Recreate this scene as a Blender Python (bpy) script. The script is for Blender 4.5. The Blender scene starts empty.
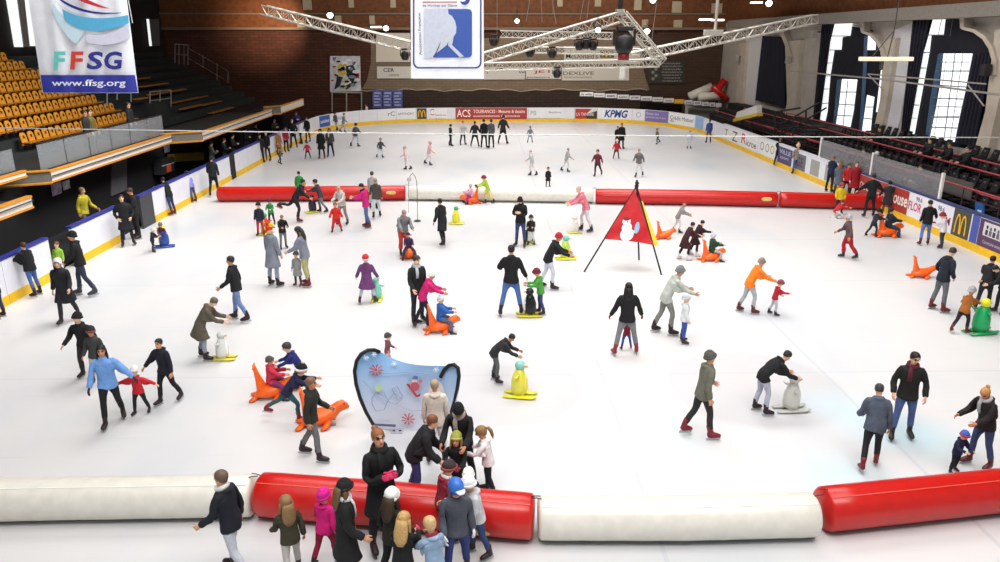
import bpy, bmesh, math, random
import numpy as np
from mathutils import Vector, Matrix
random.seed(7)
rng = np.random.default_rng(7)
SC = bpy.context.scene
COL = SC.collection
R = math.radians

# ------------------------------------------------------------------ camera
F_PX, CAM_H = 750.0, 6.5
PITCH = math.atan((281 - 39) / F_PX)
YAW = math.atan(16 / F_PX * math.cos(PITCH))
cam_d = bpy.data.cameras.new('camera'); cam = bpy.data.objects.new('camera', cam_d); COL.objects.link(cam)
cam_d.sensor_width = 36.0; cam_d.lens = F_PX * 36.0 / 1000.0
cam_d.clip_start = 0.1; cam_d.clip_end = 300
cam.location = (0, 0, CAM_H)
cam.rotation_euler = (math.pi / 2 - PITCH, 0, -YAW)
SC.camera = cam
CW = np.array([[math.cos(YAW), math.sin(YAW) , 0]])
_f = np.array([math.sin(YAW) * math.cos(PITCH), math.cos(YAW) * math.cos(PITCH), -math.sin(PITCH)])
_r = np.array([math.cos(YAW), -math.sin(YAW), 0.0])
_u = np.cross(_r, _f)
def ray(px, py):
    return _f + _r * (px - 500) / F_PX - _u * (py - 281) / F_PX
def G(px, py, z=0.0):
    d = ray(px, py); t = (z - CAM_H) / d[2]
    return Vector((d[0] * t, d[1] * t, z))
def onX(px, py, X):
    d = ray(px, py); t = X / d[0]
    return Vector((X, d[1] * t, CAM_H + d[2] * t))
def onY(px, py, Y):
    d = ray(px, py); t = Y / d[1]
    return Vector((d[0] * t, Y, CAM_H + d[2] * t))
def top_z(px, py, p):
    """height above p of the point seen at row py straight above ground point p"""
    d = ray(px, py); hd = math.hypot(p.x, p.y)
    return CAM_H + d[2] * hd / math.hypot(d[0], d[1])

# ------------------------------------------------------------------ materials
def lin(c):
    if isinstance(c, str):
        c = [int(c[i:i + 2], 16) / 255 for i in (0, 2, 4)]
    return tuple((x / 12.92 if x <= 0.04045 else ((x + 0.055) / 1.055) ** 2.4) for x in c[:3]) + (1.0,)
_M = {}
def mat(name, col, rough=0.7, metal=0.0, emit=0.0, noise=0.12, scale=12.0, bump=0.0, spec=0.4, alpha=1.0, trans=0.0, ecol=None):
    key = (name, str(col), rough, metal, emit, noise, scale, bump, spec, alpha, trans)
    if key in _M: return _M[key]
    m = bpy.data.materials.new(name); m.use_nodes = True
    nt = m.node_tree; b = nt.nodes['Principled BSDF']
    c = lin(col)
    b.inputs['Roughness'].default_value = rough; b.inputs['Metallic'].default_value = metal
    b.inputs['Specular IOR Level'].default_value = spec
    if noise > 0:
        tc = nt.nodes.new('ShaderNodeTexCoord'); no = nt.nodes.new('ShaderNodeTexNoise')
        no.inputs['Scale'].default_value = scale; no.inputs['Detail'].default_value = 4
        rp = nt.nodes.new('ShaderNodeValToRGB')
        rp.color_ramp.elements[0].position = 0.3; rp.color_ramp.elements[1].position = 0.7
        rp.color_ramp.elements[0].color = tuple(x * (1 - noise) for x in c[:3]) + (1,)
        rp.color_ramp.elements[1].color = tuple(min(1, x * (1 + noise)) for x in c[:3]) + (1,)
        nt.links.new(tc.outputs['Object'], no.inputs['Vector']); nt.links.new(no.outputs['Fac'], rp.inputs['Fac'])
        nt.links.new(rp.outputs['Color'], b.inputs['Base Color'])
        if bump > 0:
            bp = nt.nodes.new('ShaderNodeBump'); bp.inputs['Strength'].default_value = bump
            bp.inputs['Distance'].default_value = 0.02
            nt.links.new(no.outputs['Fac'], bp.inputs['Height']); nt.links.new(bp.outputs['Normal'], b.inputs['Normal'])
    else:
        b.inputs['Base Color'].default_value = c
    if emit > 0:
        b.inputs['Emission Color'].default_value = lin(ecol or col); b.inputs['Emission Strength'].default_value = emit
    if alpha < 1: b.inputs['Alpha'].default_value = alpha
    if trans > 0: b.inputs['Transmission Weight'].default_value = trans
    _M[key] = m
    return m

# ------------------------------------------------------------------ object helpers
def link(o, parent=None):
    COL.objects.link(o)
    if parent is not None: o.parent = parent
    return o
def tag(o, label=None, cat=None, group=None, kind=None):
    if label: o['label'] = label
    if cat: o['category'] = cat
    if group: o['group'] = group
    if kind: o['kind'] = kind
    return o
def empty(name, loc=(0, 0, 0), rz=0.0, label=None, cat=None, group=None, kind=None):
    o = bpy.data.objects.new(name, None); link(o)
    o.empty_display_size = 0.2
    o.location = loc; o.rotation_euler = (0, 0, rz)
    return tag(o, label, cat, group, kind)
class MB:
    """collects shapes into ONE mesh object"""
    def __init__(s): s.v = []; s.f = []; s.mi = []
    def add(s, vs, fs, mi=0):
        n = len(s.v); s.v += [tuple(v) for v in vs]
        s.f += [tuple(i + n for i in f) for f in fs]; s.mi += [mi] * len(fs)
        return s
    def box(s, lo, hi, mi=0):
        x0, y0, z0 = lo; x1, y1, z1 = hi
        return s.add([(x0, y0, z0), (x1, y0, z0), (x1, y1, z0), (x0, y1, z0), (x0, y0, z1), (x1, y0, z1), (x1, y1, z1), (x0, y1, z1)],
                     [(0, 3, 2, 1), (4, 5, 6, 7), (0, 1, 5, 4), (1, 2, 6, 5), (2, 3, 7, 6), (3, 0, 4, 7)], mi)
    def hexa(s, b, t, mi=0):
        return s.add(list(b) + list(t), [(0, 3, 2, 1), (4, 5, 6, 7), (0, 1, 5, 4), (1, 2, 6, 5), (2, 3, 7, 6), (3, 0, 4, 7)], mi)
    def quad(s, a, b, c, d, mi=0): return s.add([a, b, c, d], [(0, 1, 2, 3)], mi)
    def poly(s, pts, mi=0): return s.add(pts, [tuple(range(len(pts)))], mi)
    def prism(s, pts, off, mi=0):
        """extrude polygon pts (3d list) by vector off"""
        n = len(pts); q = [tuple(Vector(p) + Vector(off)) for p in pts]
        return s.add(list(pts) + q, [tuple(range(n))[::-1], tuple(range(n, 2 * n))] + [(i, (i + 1) % n, n + (i + 1) % n, n + i) for i in range(n)], mi)
    def tube(s, pts, rad, n=8, mi=0, cap=True, ref=None):
        """pts list of 3d; rad scalar / list of r / list of (ra, rb)"""
        P = [Vector(p) for p in pts]; m = len(P)
        if not isinstance(rad, (list, tuple)): rad = [rad] * m
        vs = []; prev = None
        for i, p in enumerate(P):
            t = (P[min(i + 1, m - 1)] - P[max(i - 1, 0)])
            t = t.normalized() if t.length > 1e-9 else Vector((0, 0, 1))
            rf = Vector(ref) if ref is not None else (prev if prev is not None else (Vector((0, 0, 1)) if abs(t.z) < 0.9 else Vector((1, 0, 0))))
            b = t.cross(rf)
            if b.length < 1e-6: b = t.cross(Vector((0.3, 1, 0.2)))
            b.normalize(); a = b.cross(t); prev = a
            ra, rb = rad[i] if isinstance(rad[i], (list, tuple)) else (rad[i], rad[i])
            for k in range(n):
                an = 2 * math.pi * k / n
                vs.append(p + a * (ra * math.cos(an)) + b * (rb * math.sin(an)))
        fs = []
        for i in range(m - 1):
            for k in range(n):
                fs.append((i * n + k, i * n + (k + 1) % n, (i + 1) * n + (k + 1) % n, (i + 1) * n + k))
        if cap: fs += [tuple(range(n))[::-1], tuple(range((m - 1) * n, m * n))]
        return s.add(vs, fs, mi)
    def sphere(s, c, r, n=12, m=8, mi=0):
        rx, ry, rz = r if isinstance(r, (list, tuple)) else (r, r, r)
        vs = [(c[0], c[1], c[2] - rz)]; fs = []
        for i in range(1, m):
            ph = -math.pi / 2 + math.pi * i / m
            for k in range(n):
                an = 2 * math.pi * k / n
                vs.append((c[0] + rx * math.cos(ph) * math.cos(an), c[1] + ry * math.cos(ph) * math.sin(an), c[2] + rz * math.sin(ph)))
        vs.append((c[0], c[1], c[2] + rz)); L = len(vs) - 1
        for k in range(n):
            fs.append((0, 1 + (k + 1) % n, 1 + k)); fs.append((L, 1 + (m - 2) * n + k, 1 + (m - 2) * n + (k + 1) % n))
        for i in range(m - 2):
            for k in range(n):
                fs.append((1 + i * n + k, 1 + i * n + (k + 1) % n, 1 + (i + 1) * n + (k + 1) % n, 1 + (i + 1) * n + k))
        return s.add(vs, fs, mi)
    def mesh(s, name, mats, smooth=False):
        me = bpy.data.meshes.new(name); me.from_pydata(s.v, [], s.f)
        for m in (mats if isinstance(mats, (list, tuple)) else [mats]): me.materials.append(m)
        me.polygons.foreach_set('material_index', s.mi)
        if smooth: me.polygons.foreach_set('use_smooth', [True] * len(s.f))
        me.update(); return me
    def build(s, name, mats, parent=None, smooth=False, bevel=0.0, loc=None, fix=True):
        me = s.mesh(name, mats, smooth)
        if fix:
            bm = bmesh.new(); bm.from_mesh(me); bmesh.ops.recalc_face_normals(bm, faces=bm.faces); bm.to_mesh(me); bm.free()
        o = bpy.data.objects.new(name, me); link(o, parent)
        if loc is not None: o.location = loc
        if bevel > 0:
            md = o.modifiers.new('bevel', 'BEVEL'); md.width = bevel; md.segments = 2; md.limit_method = 'ANGLE'
        return o
def copy_tree(o, parent=None):
    c = o.copy(); COL.objects.link(c); c.parent = parent
    for ch in list(o.children): copy_tree(ch, c)
    return c
_fontcache = {}
def text_mesh(s, size=1.0, ext=0.0, bold=0.0, shear=0.0):
    cu = bpy.data.curves.new('writing', 'FONT'); cu.body = s; cu.size = size
    cu.align_x = 'CENTER'; cu.align_y = 'CENTER'; cu.extrude = ext; cu.offset = bold; cu.shear = shear; cu.resolution_u = 3
    o = bpy.data.objects.new('writing', cu); COL.objects.link(o)
    dg = bpy.context.evaluated_depsgraph_get()
    me = bpy.data.meshes.new_from_object(o.evaluated_get(dg))
    bpy.data.objects.remove(o); bpy.data.curves.remove(cu)
    return me
def writing(s, center, right, up, w, h, m, parent=None, name='lettering', bold=0.0, shear=0.0, keep=False):
    """text fitted in a w x h box centred at center in the plane right/up"""
    me = text_mesh(s, 1.0, 0.0, bold, shear)
    co = np.empty(len(me.vertices) * 3); me.vertices.foreach_get('co', co); co = co.reshape(-1, 3)
    lo, hi = co.min(0), co.max(0); c = (lo + hi) / 2; sz = np.maximum(hi - lo, 1e-4)
    sx, sy = w / sz[0], h / sz[1]
    if keep: sx = sy = min(sx, sy)
    rv = np.array(Vector(right).normalized()); uv = np.array(Vector(up).normalized())
    p = np.array(center) + np.outer((co[:, 0] - c[0]) * sx, rv) + np.outer((co[:, 1] - c[1]) * sy, uv)
    me.vertices.foreach_set('co', p.ravel()); me.materials.clear(); me.materials.append(m); me.name = name; me.update()
    o = bpy.data.objects.new(name, me); link(o, parent)
    return o
# ------------------------------------------------------------------ human figure templates (rest pose faces +Y, arms 25 deg out)
A0 = 25.0
_ad = Vector((math.sin(R(A0)), 0, -math.cos(R(A0))))
def _arm(s):
    sh = Vector((s * .172, 0, 1.395)); d = Vector((s * _ad.x, 0, _ad.z))
    el = sh + d * .285; wr = el + d * .25; ha = wr + d * .17
    return sh, el, wr, ha
BONES = ['pelvis', 'spine', 'chest', 'head', 'uaR', 'faR', 'haR', 'uaL', 'faL', 'haL', 'thR', 'shR', 'ftR', 'thL', 'shL', 'ftL']
BI = {b: i for i, b in enumerate(BONES)}
REST = {'pelvis': ((0, 0, .93), (0, 0, 1.06), .10), 'spine': ((0, 0, 1.06), (0, 0, 1.26), .10), 'chest': ((0, 0, 1.26), (0, 0, 1.44), .12), 'head': ((0, 0, 1.49), (0, .015, 1.72), .07)}
for _s, _n in ((1, 'R'), (-1, 'L')):
    _sh, _el, _wr, _ha = _arm(_s)
    REST['ua' + _n] = (_sh, _el, .05); REST['fa' + _n] = (_el, _wr, .04); REST['ha' + _n] = (_wr, _ha, .03)
    REST['th' + _n] = ((_s * .088, 0, .90), (_s * .098, 0, .49), .08); REST['sh' + _n] = ((_s * .098, 0, .49), (_s * .10, -.01, .09), .055)
    REST['ft' + _n] = ((_s * .10, -.01, .09), (_s * .105, .15, .03), .04)
PARENT = {'spine': 'pelvis', 'chest': 'spine', 'head': 'chest', 'uaR': 'chest', 'uaL': 'chest', 'faR': 'uaR', 'faL': 'uaL', 'haR': 'faR', 'haL': 'faL',
          'thR': 'pelvis', 'thL': 'pelvis', 'shR': 'thR', 'shL': 'thL', 'ftR': 'shR', 'ftL': 'shL'}
RH = {b: np.array(Vector(REST[b][0])) for b in BONES}
def weights(co, skirt=False):
    n = len(co); D = np.zeros((n, len(BONES)))
    for b in BONES:
        a = np.array(Vector(REST[b][0])); t = np.array(Vector(REST[b][1])); r = REST[b][2]
        ab = t - a; u = np.clip(((co - a) @ ab) / (ab @ ab), 0, 1)
        d = np.linalg.norm(co - a - np.outer(u, ab), axis=1) - r
        if b[-1] in 'RL' and b != 'pelvis':
            s = 1 if b[-1] == 'R' else -1
            side = 1 / (1 + np.exp(-(co[:, 0] * s) / (.05 if skirt else .018)))
            d = d + (1 - side) * .6
            if b[:2] in ('ua', 'fa', 'ha'):           # keep the arms off the trunk
                sh = np.array(Vector(REST['ua' + b[-1]][0])); lim = (np.abs(co[:, 0]) - (.185 + (sh[2] - co[:, 2]) * .28))
                d = d + np.clip(-lim, 0, .06) * 6 * (co[:, 2] < 1.36)
            elif skirt and b[:2] in ('sh', 'ft'): d = d + 1
        D[:, BI[b]] = d
    D -= D.min(1)[:, None]
    W = np.exp(-(D / .028) ** 2 * .5) if not skirt else np.exp(-(D / .04) ** 2 * .5)
    W[W < .01] = 0
    return W / W.sum(1)[:, None]
def remeshed(mb, voxel, name, smooth=2, fac=.5):
    me = mb.mesh(name, [bpy.data.materials.new('tmp')]); o = bpy.data.objects.new(name, me); COL.objects.link(o)
    bm = bmesh.new(); bm.from_mesh(me); bmesh.ops.recalc_face_normals(bm, faces=bm.faces); bm.to_mesh(me); bm.free()
    md = o.modifiers.new('r', 'REMESH'); md.mode = 'VOXEL'; md.voxel_size = voxel
    ms = o.modifiers.new('s', 'SMOOTH'); ms.factor = fac; ms.iterations = smooth
    out = bpy.data.meshes.new_from_object(o.evaluated_get(bpy.context.evaluated_depsgraph_get()))
    bpy.data.objects.remove(o); return out
def zrings(mb, rings, n=16):
    mb.tube([(0, r[3] if len(r) > 3 else 0, r[0]) for r in rings], [(r[2], r[1]) for r in rings], n=n, ref=(0, 1, 0))
def limb(mb, pts, rad, n=12): mb.tube(pts, rad, n=n, ref=(0, 1, 0.001))
def hand(mb, s, infl=0.0):
    sh, el, wr, ha = _arm(s); d = (wr - el).normalized(); inn = Vector((-s * -d.z, 0, s * d.x * 1)).normalized()
    inn = Vector((d.z * s, 0, -d.x * s)).normalized()      # palm normal, towards the body
    if inn.x * s > 0: inn = -inn
    f = Vector((0, 1, 0)); k = 1.0
    mb.tube([wr - d * .03, wr + d * .02, wr + d * .06, wr + d * .095], [(.026 + infl, .02 + infl), (.036 + infl, .018 + infl), (.042 + infl, .016 + infl), (.036 + infl, .013 + infl)], n=8, ref=(0, 1, 0.001))
    for i, (off, L) in enumerate(((.030, .068), (.010, .078), (-.011, .072), (-.030, .056))):
        b = wr + d * .085 + f * off; p = [b]; a = R(14 + i * 5)
        for j, fr in enumerate((.45, .32, .23)):
            p.append(p[-1] + (d * math.cos(a) + inn * math.sin(a)) * L * fr); a += R(26)
        mb.tube(p, [.0095 + infl, .009 + infl, .008 + infl, .006 + infl], n=6)
    b = wr + d * .025 + f * .03
    mb.tube([b, b + d * .03 + f * .025 + inn * .008, b + d * .058 + f * .034 + inn * .018, b + d * .078 + f * .032 + inn * .026], [.013 + infl, .0115 + infl, .010 + infl, .007 + infl], n=6)
def body_mb():
    mb = MB()
    zrings(mb, [(.85, .10, .085), (.90, .155, .11, -.005), (.95, .165, .115, -.01), (1.03, .150, .105, -.005), (1.10, .138, .098), (1.2, .15, .102, .003), (1.31, .168, .112, .004), (1.39, .16, .10, 0), (1.44, .11, .075, -.005), (1.48, .06, .055)])
    zrings(mb, [(1.42, .062, .06, -.008), (1.50, .052, .055, 0), (1.56, .052, .056, .005)], 12)
    zrings(mb, [(1.518, .026, .025, .062), (1.535, .045, .05, .045), (1.57, .060, .078, .024), (1.61, .070, .090, .012), (1.65, .075, .097, .003), (1.69, .073, .093, -.002), (1.722, .058, .075, -.006), (1.742, .034, .045, -.006), (1.75, .01, .012, -.006)], 16)
    mb.tube([(0, .088, 1.648), (0, .106, 1.622), (0, .116, 1.604), (0, .096, 1.596)], [.009, .013, .016, .010], n=8)
    for s in (1, -1):
        mb.sphere((s * .077, -.008, 1.632), (.010, .018, .030), 8, 6)
        sh, el, wr, ha = _arm(s); d = (el - sh).normalized()
        limb(mb, [Vector((s * .10, -.003, 1.39)), sh + Vector((0, 0, -.004)), sh + d * .07, sh + d * .16, el, el + d * .07, wr - d * .03, wr + d * .02], [.060, .058, .054, .048, .041, .043, .030, .026])
        limb(mb, [(s * .08, -.002, .95), (s * .09, 0, .86), (s * .094, .002, .74), (s * .097, .004, .60), (s * .098, .004, .49), (s * .099, -.012, .38), (s * .10, -.014, .28), (s * .10, -.01, .14), (s * .10, -.01, .06)], [.088, .09, .080, .064, .053, .055, .048, .036, .036])
        mb.tube([(s * .10, -.05, .045), (s * .10, 0, .05), (s * .104, .07, .04), (s * .107, .14, .028), (s * .108, .17, .024)], [(.04, .03), (.048, .036), (.038, .04), (.024, .042), (.014, .03)], n=10, ref=(0, 0, 1))
    return mb
def top_mb(kind):
    mb = MB()
    e, se = {'jacket': (.022, .016), 'puffer': (.042, .030), 'coat': (.026, .018), 'sweater': (.013, .010)}[kind]
    hem = {'jacket': .80, 'puffer': .80, 'coat': .52, 'sweater': .86}[kind]
    rings = []
    if kind == 'coat': rings += [(hem, .20 + e, .165 + e, -.01), (hem + .01, .205 + e, .17 + e, -.01), (.68, .187 + e, .145 + e, -.01), (.80, .175 + e, .13 + e, -.01)]
    else: rings += [(hem, .168 + e, .128 + e, .0), (hem + .012, .172 + e, .132 + e, .0)]
    rings += [(.92, .168 + e, .118 + e, -.01), (1.03, .155 + e, .11 + e, -.005), (1.10, .146 + e, .103 + e), (1.2, .155 + e, .108 + e, .003), (1.31, .172 + e, .116 + e, .004), (1.39, .165 + e, .105 + e, 0), (1.44, .118 + e, .082 + e, -.005), (1.475, .068 + e, .066 + e, -.004), (1.505, .060 + e, .066 + e, 0), (1.51, .05, .05, 0)]
    zrings(mb, rings)
    for s in (1, -1):
        sh, el, wr, ha = _arm(s); d = (el - sh).normalized()
        limb(mb, [Vector((s * .10, -.003, 1.385)), sh + Vector((-s * .006, 0, -.006)), sh + d * .07, sh + d * .16, el, el + d * .07, el + d * .16, wr - d * .012, wr - d * .004], [.060 + se * .7, .056 + se * .8, .057 + se, .054 + se, .048 + se, .049 + se, .043 + se, .038 + se, .034 + se])
    if kind != 'sweater':
        mb.tube([(-.095, -.055, 1.455), (-.06, -.105, 1.455), (0, -.125, 1.45), (.06, -.105, 1.455), (.095, -.055, 1.455)], [.02, .034, .04, .034, .02], n=8)
    return mb
def legs_mb(kind):
    mb = MB(); e = {'slim': .010, 'loose': .026}[kind]
    zrings(mb, [(.85, .10, .085), (.90, .150 + e, .107 + e, -.005), (.95, .157 + e, .110 + e, -.01), (1.02, .146 + e * .6, .100 + e * .6, -.005), (1.03, .13, .09)])
    zb = .16
    for s in (1, -1):
        limb(mb, [(s * .08, -.002, .95), (s * .09, 0, .86), (s * .094, .002, .74), (s * .097, .004, .60), (s * .098, .004, .49), (s * .099, -.010, .38), (s * .10, -.012, .27), (s * .10, -.01, zb + .01), (s * .10, -.01, zb)], [.086 + e, .086 + e, .078 + e, .064 + e, .054 + e, .054 + e, .047 + e * 1.4, .043 + e * 1.6, .04 + e])
    return mb
def bare_hand_mb():
    mb = MB(); hand(mb, 1); hand(mb, -1); return mb
class Tpl: pass
def make_tpl(me, skirt=False, rigid=None, smooth=True):
    t = Tpl(); t.me = me; n = len(me.vertices)
    co = np.empty(n * 3); me.vertices.foreach_get('co', co); t.co = co.reshape(-1, 3)
    if rigid: t.W = np.zeros((n, len(BONES))); t.W[:, BI[rigid]] = 1
    else: t.W = weights(t.co, skirt)
    me.polygons.foreach_set('use_smooth', [smooth] * len(me.polygons))
    return t
def add_hands(me_body):
    hb = MB(); hand(hb, 1); hand(hb, -1)
    n = len(me_body.vertices); co = np.empty(n * 3); me_body.vertices.foreach_get('co', co)
    vs = [tuple(v) for v in co.reshape(-1, 3)] + hb.v
    fs = [tuple(p.vertices) for p in me_body.polygons] + [tuple(i + n for i in f) for f in hb.f]
    me = bpy.data.meshes.new('body'); me.from_pydata(vs, [], fs)
    for k in range(5): me.materials.append(None)
    mi = []
    for p in me.polygons:
        c = p.center; m = 0
        if c.z > 1.5 and c.y > .05:
            ax = abs(c.x)
            if abs(c.z - 1.645) < .0095 and .018 < ax < .048: m = 1
            elif abs(c.z - 1.668) < .006 and .014 < ax < .052: m = 1
            elif abs(c.z - 1.566) < .008 and ax < .026: m = 2
        if 1.0 < c.z < 1.44 and abs(c.x) < .38: m = 3
        elif c.z <= 1.0 and abs(c.x) < .26: m = 4
        mi.append(m)
    me.polygons.foreach_set('material_index', mi)
    nr = np.empty(len(vs) * 3); me.vertices.foreach_get('normal', nr); nr = nr.reshape(-1, 3)
    C = np.array(vs); ax = np.abs(C[:, 0]); cov = np.clip((1.455 - C[:, 2]) / .03, 0, 1)
    fore = np.clip((.395 - ax) / .03, 0, 1); cov = np.minimum(cov, fore); cov[n:] = 0
    amt = np.where(ax > .215, .009, np.where(C[:, 2] < .12, .011, np.where((ax > .08) & (C[:, 2] > 1.2), .032, .016)))
    C = C - nr * (cov * amt)[:, None]; me.vertices.foreach_set('co', C.ravel()); me.update()
    t = make_tpl(me)
    for k in range(n, len(vs)):
        t.W[k] = 0; t.W[k, BI['haR' if vs[k][0] > 0 else 'haL']] = 1
    return t
LOD = {}
for _lod, _vx in ((0, .0125), (1, .019), (2, .027)):
    L = {}
    L['body'] = add_hands(remeshed(body_mb(), _vx, 'body', 1))
    for k in ('jacket', 'puffer', 'coat', 'sweater'): L[k] = make_tpl(remeshed(top_mb(k), max(_vx * 1.15, .016), k, 3), k == 'coat')
    for k in ('slim', 'loose'): L[k] = make_tpl(remeshed(legs_mb(k), max(_vx * 1.15, .016), k, 2))
    LOD[_lod] = L
# rigid bits -------------------------------------------------------
RIG = {}
def _rig(key, mb, bone, nm=1, smooth=True, weights_=False):
    me = mb.mesh(key, [bpy.data.materials.new('tmp')] * 1, smooth)
    bm = bmesh.new(); bm.from_mesh(me); bmesh.ops.recalc_face_normals(bm, faces=bm.faces); bm.to_mesh(me); bm.free()
    me.materials.clear()
    for k in range(nm): me.materials.append(None)
    me.polygons.foreach_set('material_index', mb.mi)
    RIG[key] = make_tpl(me, rigid=None if weights_ else bone, smooth=smooth)
for _s, _n in ((1, 'R'), (-1, 'L')):
    b = MB()
    b.tube([(_s * .10, -.062, .02), (_s * .10, -.02, .03), (_s * .104, .06, .025), (_s * .107, .14, .012), (_s * .108, .185, .008), (_s * .108, .198, .006)], [(.03, .036), (.066, .048), (.064, .050), (.046, .052), (.032, .040), (.014, .02)], n=12, ref=(0, 0, 1))
    b.tube([(_s * .10, -.012, .03), (_s * .10, -.012, .10), (_s * .10, -.016, .17), (_s * .10, -.018, .225), (_s * .10, -.018, .228)], [(.062, .048), (.054, .047), (.060, .052), (.066, .056), (.05, .04)], n=12, ref=(0, 1, 0.001))
    b.tube([(_s * .10, .05, .085), (_s * .10, .03, .12), (_s * .10, .035, .19), (_s * .10, .02, .235)], [(.012, .022), (.016, .026), (.014, .026), (.01, .02)], n=8, ref=(0, 1, 0.1))
    _rig('boot' + _n, b, 'ft' + _n)
    RIG['boot' + _n].W[:] = 0
    z = RIG['boot' + _n].co[:, 2]; w = np.clip((z - .10) / .08, 0, 1)
    RIG['boot' + _n].W[:, BI['sh' + _n]] = w; RIG['boot' + _n].W[:, BI['ft' + _n]] = 1 - w
    b = MB(); x = _s * .104
    b.box((x - .012, -.055, -.045), (x + .012, -.015, -.008)); b.box((x - .012, .085, -.045), (x + .012, .14, -.012))
    b.prism([(x - .006, -.085, -.078), (x - .006, .17, -.078), (x - .006, .20, -.055), (x - .006, .20, -.04), (x - .006, -.085, -.04)], (.012, 0, 0))
    _rig('blade' + _n, b, 'ft' + _n, smooth=False)
    b = MB(); hand(b, _s, .006); _rig('glove' + _n, b, 'ha' + _n)
def headcap(grow=.012, zlo=1.60, front=1.69, extra=None, n=16, back=None, bottom_flare=1.0):
    """shell over the skull: brow line at the front, down to zlo at the back"""
    b = MB(); rings = [(1.545, .056, .068, .02), (1.58, .064, .085, .014), (1.61, .070, .092, .010), (1.65, .075, .098, .003), (1.69, .073, .094, -.002), (1.722, .060, .077, -.006), (1.742, .038, .048, -.006), (1.752, .01, .012, -.006)]
    zz = [r[0] for r in rings]
    def at(z):
        return [np.interp(z, zz, [r[k] for r in rings]) for k in (1, 2, 3)]
    vs = []; m = 7
    for i in range(m + 1):
        for k in range(n):
            an = 2 * math.pi * k / n; fr = .5 + .5 * math.sin(an)      # 1 at the face side
            fr = fr ** 1.6
            z0 = zlo + (front - zlo) * fr
            z = z0 + (1.752 - z0) * (i / m) ** .8
            rx, ry, oy = at(z)
            vs.append(((rx + grow) * math.cos(an), oy + (ry + grow) * math.sin(an), z + grow * .8 * (i / m)))
    fs = [(i * n + k, i * n + (k + 1) % n, (i + 1) * n + (k + 1) % n, (i + 1) * n + k) for i in range(m) for k in range(n)]
    fs.append(tuple(range(m * n, (m + 1) * n)))
    b.add(vs, fs); 
    # inner rim closes the shell
    inner = [(v[0] * .9, v[1] * .9, v[2] + .004) for v in vs[:n]]
    b.add(vs[:n] + inner, [(k, n + k, n + (k + 1) % n, (k + 1) % n) for k in range(n)])
    return b
_rig('hair_short', headcap(.012, 1.585, 1.705), 'head')
b = headcap(.014, 1.57, 1.70)
b.tube([(0, -.085, 1.66), (0, -.10, 1.58), (0, -.105, 1.48), (0, -.115, 1.38), (0, -.112, 1.30)], [(.05, .075), (.05, .09), (.045, .10), (.035, .09), (.01, .04)], n=12, ref=(0, 1, 0.001))
for s in (1, -1): b.tube([(s * .078, -.02, 1.66), (s * .085, -.01, 1.58), (s * .09, -.005, 1.50), (s * .10, .03, 1.42)], [(.035, .018), (.04, .022), (.035, .022), (.012, .01)], n=8, ref=(0, 1, 0.001))
_rig('hair_long', b, 'head')
b = headcap(.012, 1.575, 1.70); b.tube([(0, -.095, 1.69), (0, -.14, 1.69), (0, -.165, 1.62), (0, -.16, 1.52), (0, -.15, 1.46)], [.02, .03, .034, .026, .008], n=10)
_rig('hair_ponytail', b, 'head')
b = headcap(.012, 1.575, 1.70); b.sphere((0, -.10, 1.735), .042, 10, 8)
_rig('hair_bun', b, 'head')
def beanie(pom=False, tall=False):
    b = headcap(.020, 1.615, 1.675)
    pts = []
    n = 16
    for k in range(n + 1):
        an = 2 * math.pi * k / n; fr = (.5 + .5 * math.sin(an)) ** 1.6; z = 1.622 + .06 * fr
        pts.append((.094 * math.cos(an), .003 + .119 * math.sin(an), z))
    b.tube(pts, [(.026, .010)] * len(pts), n=8, mi=1, ref=(0, 0, 1), cap=False)
    b.sphere((0, -.01, 1.755), (.055, .065, .03 if not tall else .05), 12, 8)
    if pom: b.sphere((0, -.01, 1.805), .042, 10, 8, mi=1)
    return b
_rig('beanie', beanie(), 'head', 2)
_rig('bobble_hat', beanie(True), 'head', 2)
b = MB()
b.tube([(0, -.01, 1.60), (0, -.01, 1.65), (0, -.012, 1.71), (0, -.015, 1.76), (0, -.015, 1.79), (0, -.015, 1.795)], [(.118, .098), (.124, .102), (.118, .097), (.085, .07), (.03, .03), (.005, .005)], n=16, ref=(0, 1, 0.001))
b.tube([(0, .10, 1.675), (0, .135, 1.668), (0, .165, 1.655)], [(.012, .07), (.01, .06), (.006, .035)], n=8, ref=(0, 0, 1), mi=1)
_rig('helmet', b, 'head', 2)
b = headcap(.030, 1.50, 1.70); b.tube([(0, -.07, 1.56), (0, -.08, 1.50), (0, -.06, 1.44)], [(.06, .085), (.07, .10), (.05, .10)], n=12, ref=(0, 1, 0.001))
_rig('hood', b, 'head')
b = headcap(.02, 1.615, 1.675)
for s in (1, -1):
    b.tube([(s * .04, 0, 1.74), (s * .09, 0, 1.80), (s * .15, 0, 1.80), (s * .19, 0, 1.72)], [.06, .05, .035, .012], n=10, mi=1); b.sphere((s * .195, 0, 1.71), .026, 8, 6, mi=2)
b.tube([(0, -.02, 1.74), (0, -.04, 1.83), (0, -.10, 1.86), (0, -.15, 1.80)], [.06, .05, .034, .012], n=10, mi=0); b.sphere((0, -.155, 1.79), .026, 8, 6, mi=2)
_rig('jester_hat', b, 'head', 3)
b = MB(); pts = []
for k in range(13):
    an = 2 * math.pi * k / 12; pts.append((.085 * math.cos(an), .005 + .085 * math.sin(an), 1.495 - .02 * math.sin(an)))
b.tube(pts, [(.042, .03)] * 13, n=8, ref=(0, 0, 1), cap=False)
b.tube([(.035, .09, 1.48), (.045, .135, 1.40), (.045, .15, 1.30), (.045, .145, 1.20)], [(.016, .035), (.016, .042), (.014, .042), (.012, .04)], n=8, ref=(0, 1, 0.001))
_rig('scarf', b, 'chest')
b = MB()
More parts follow.
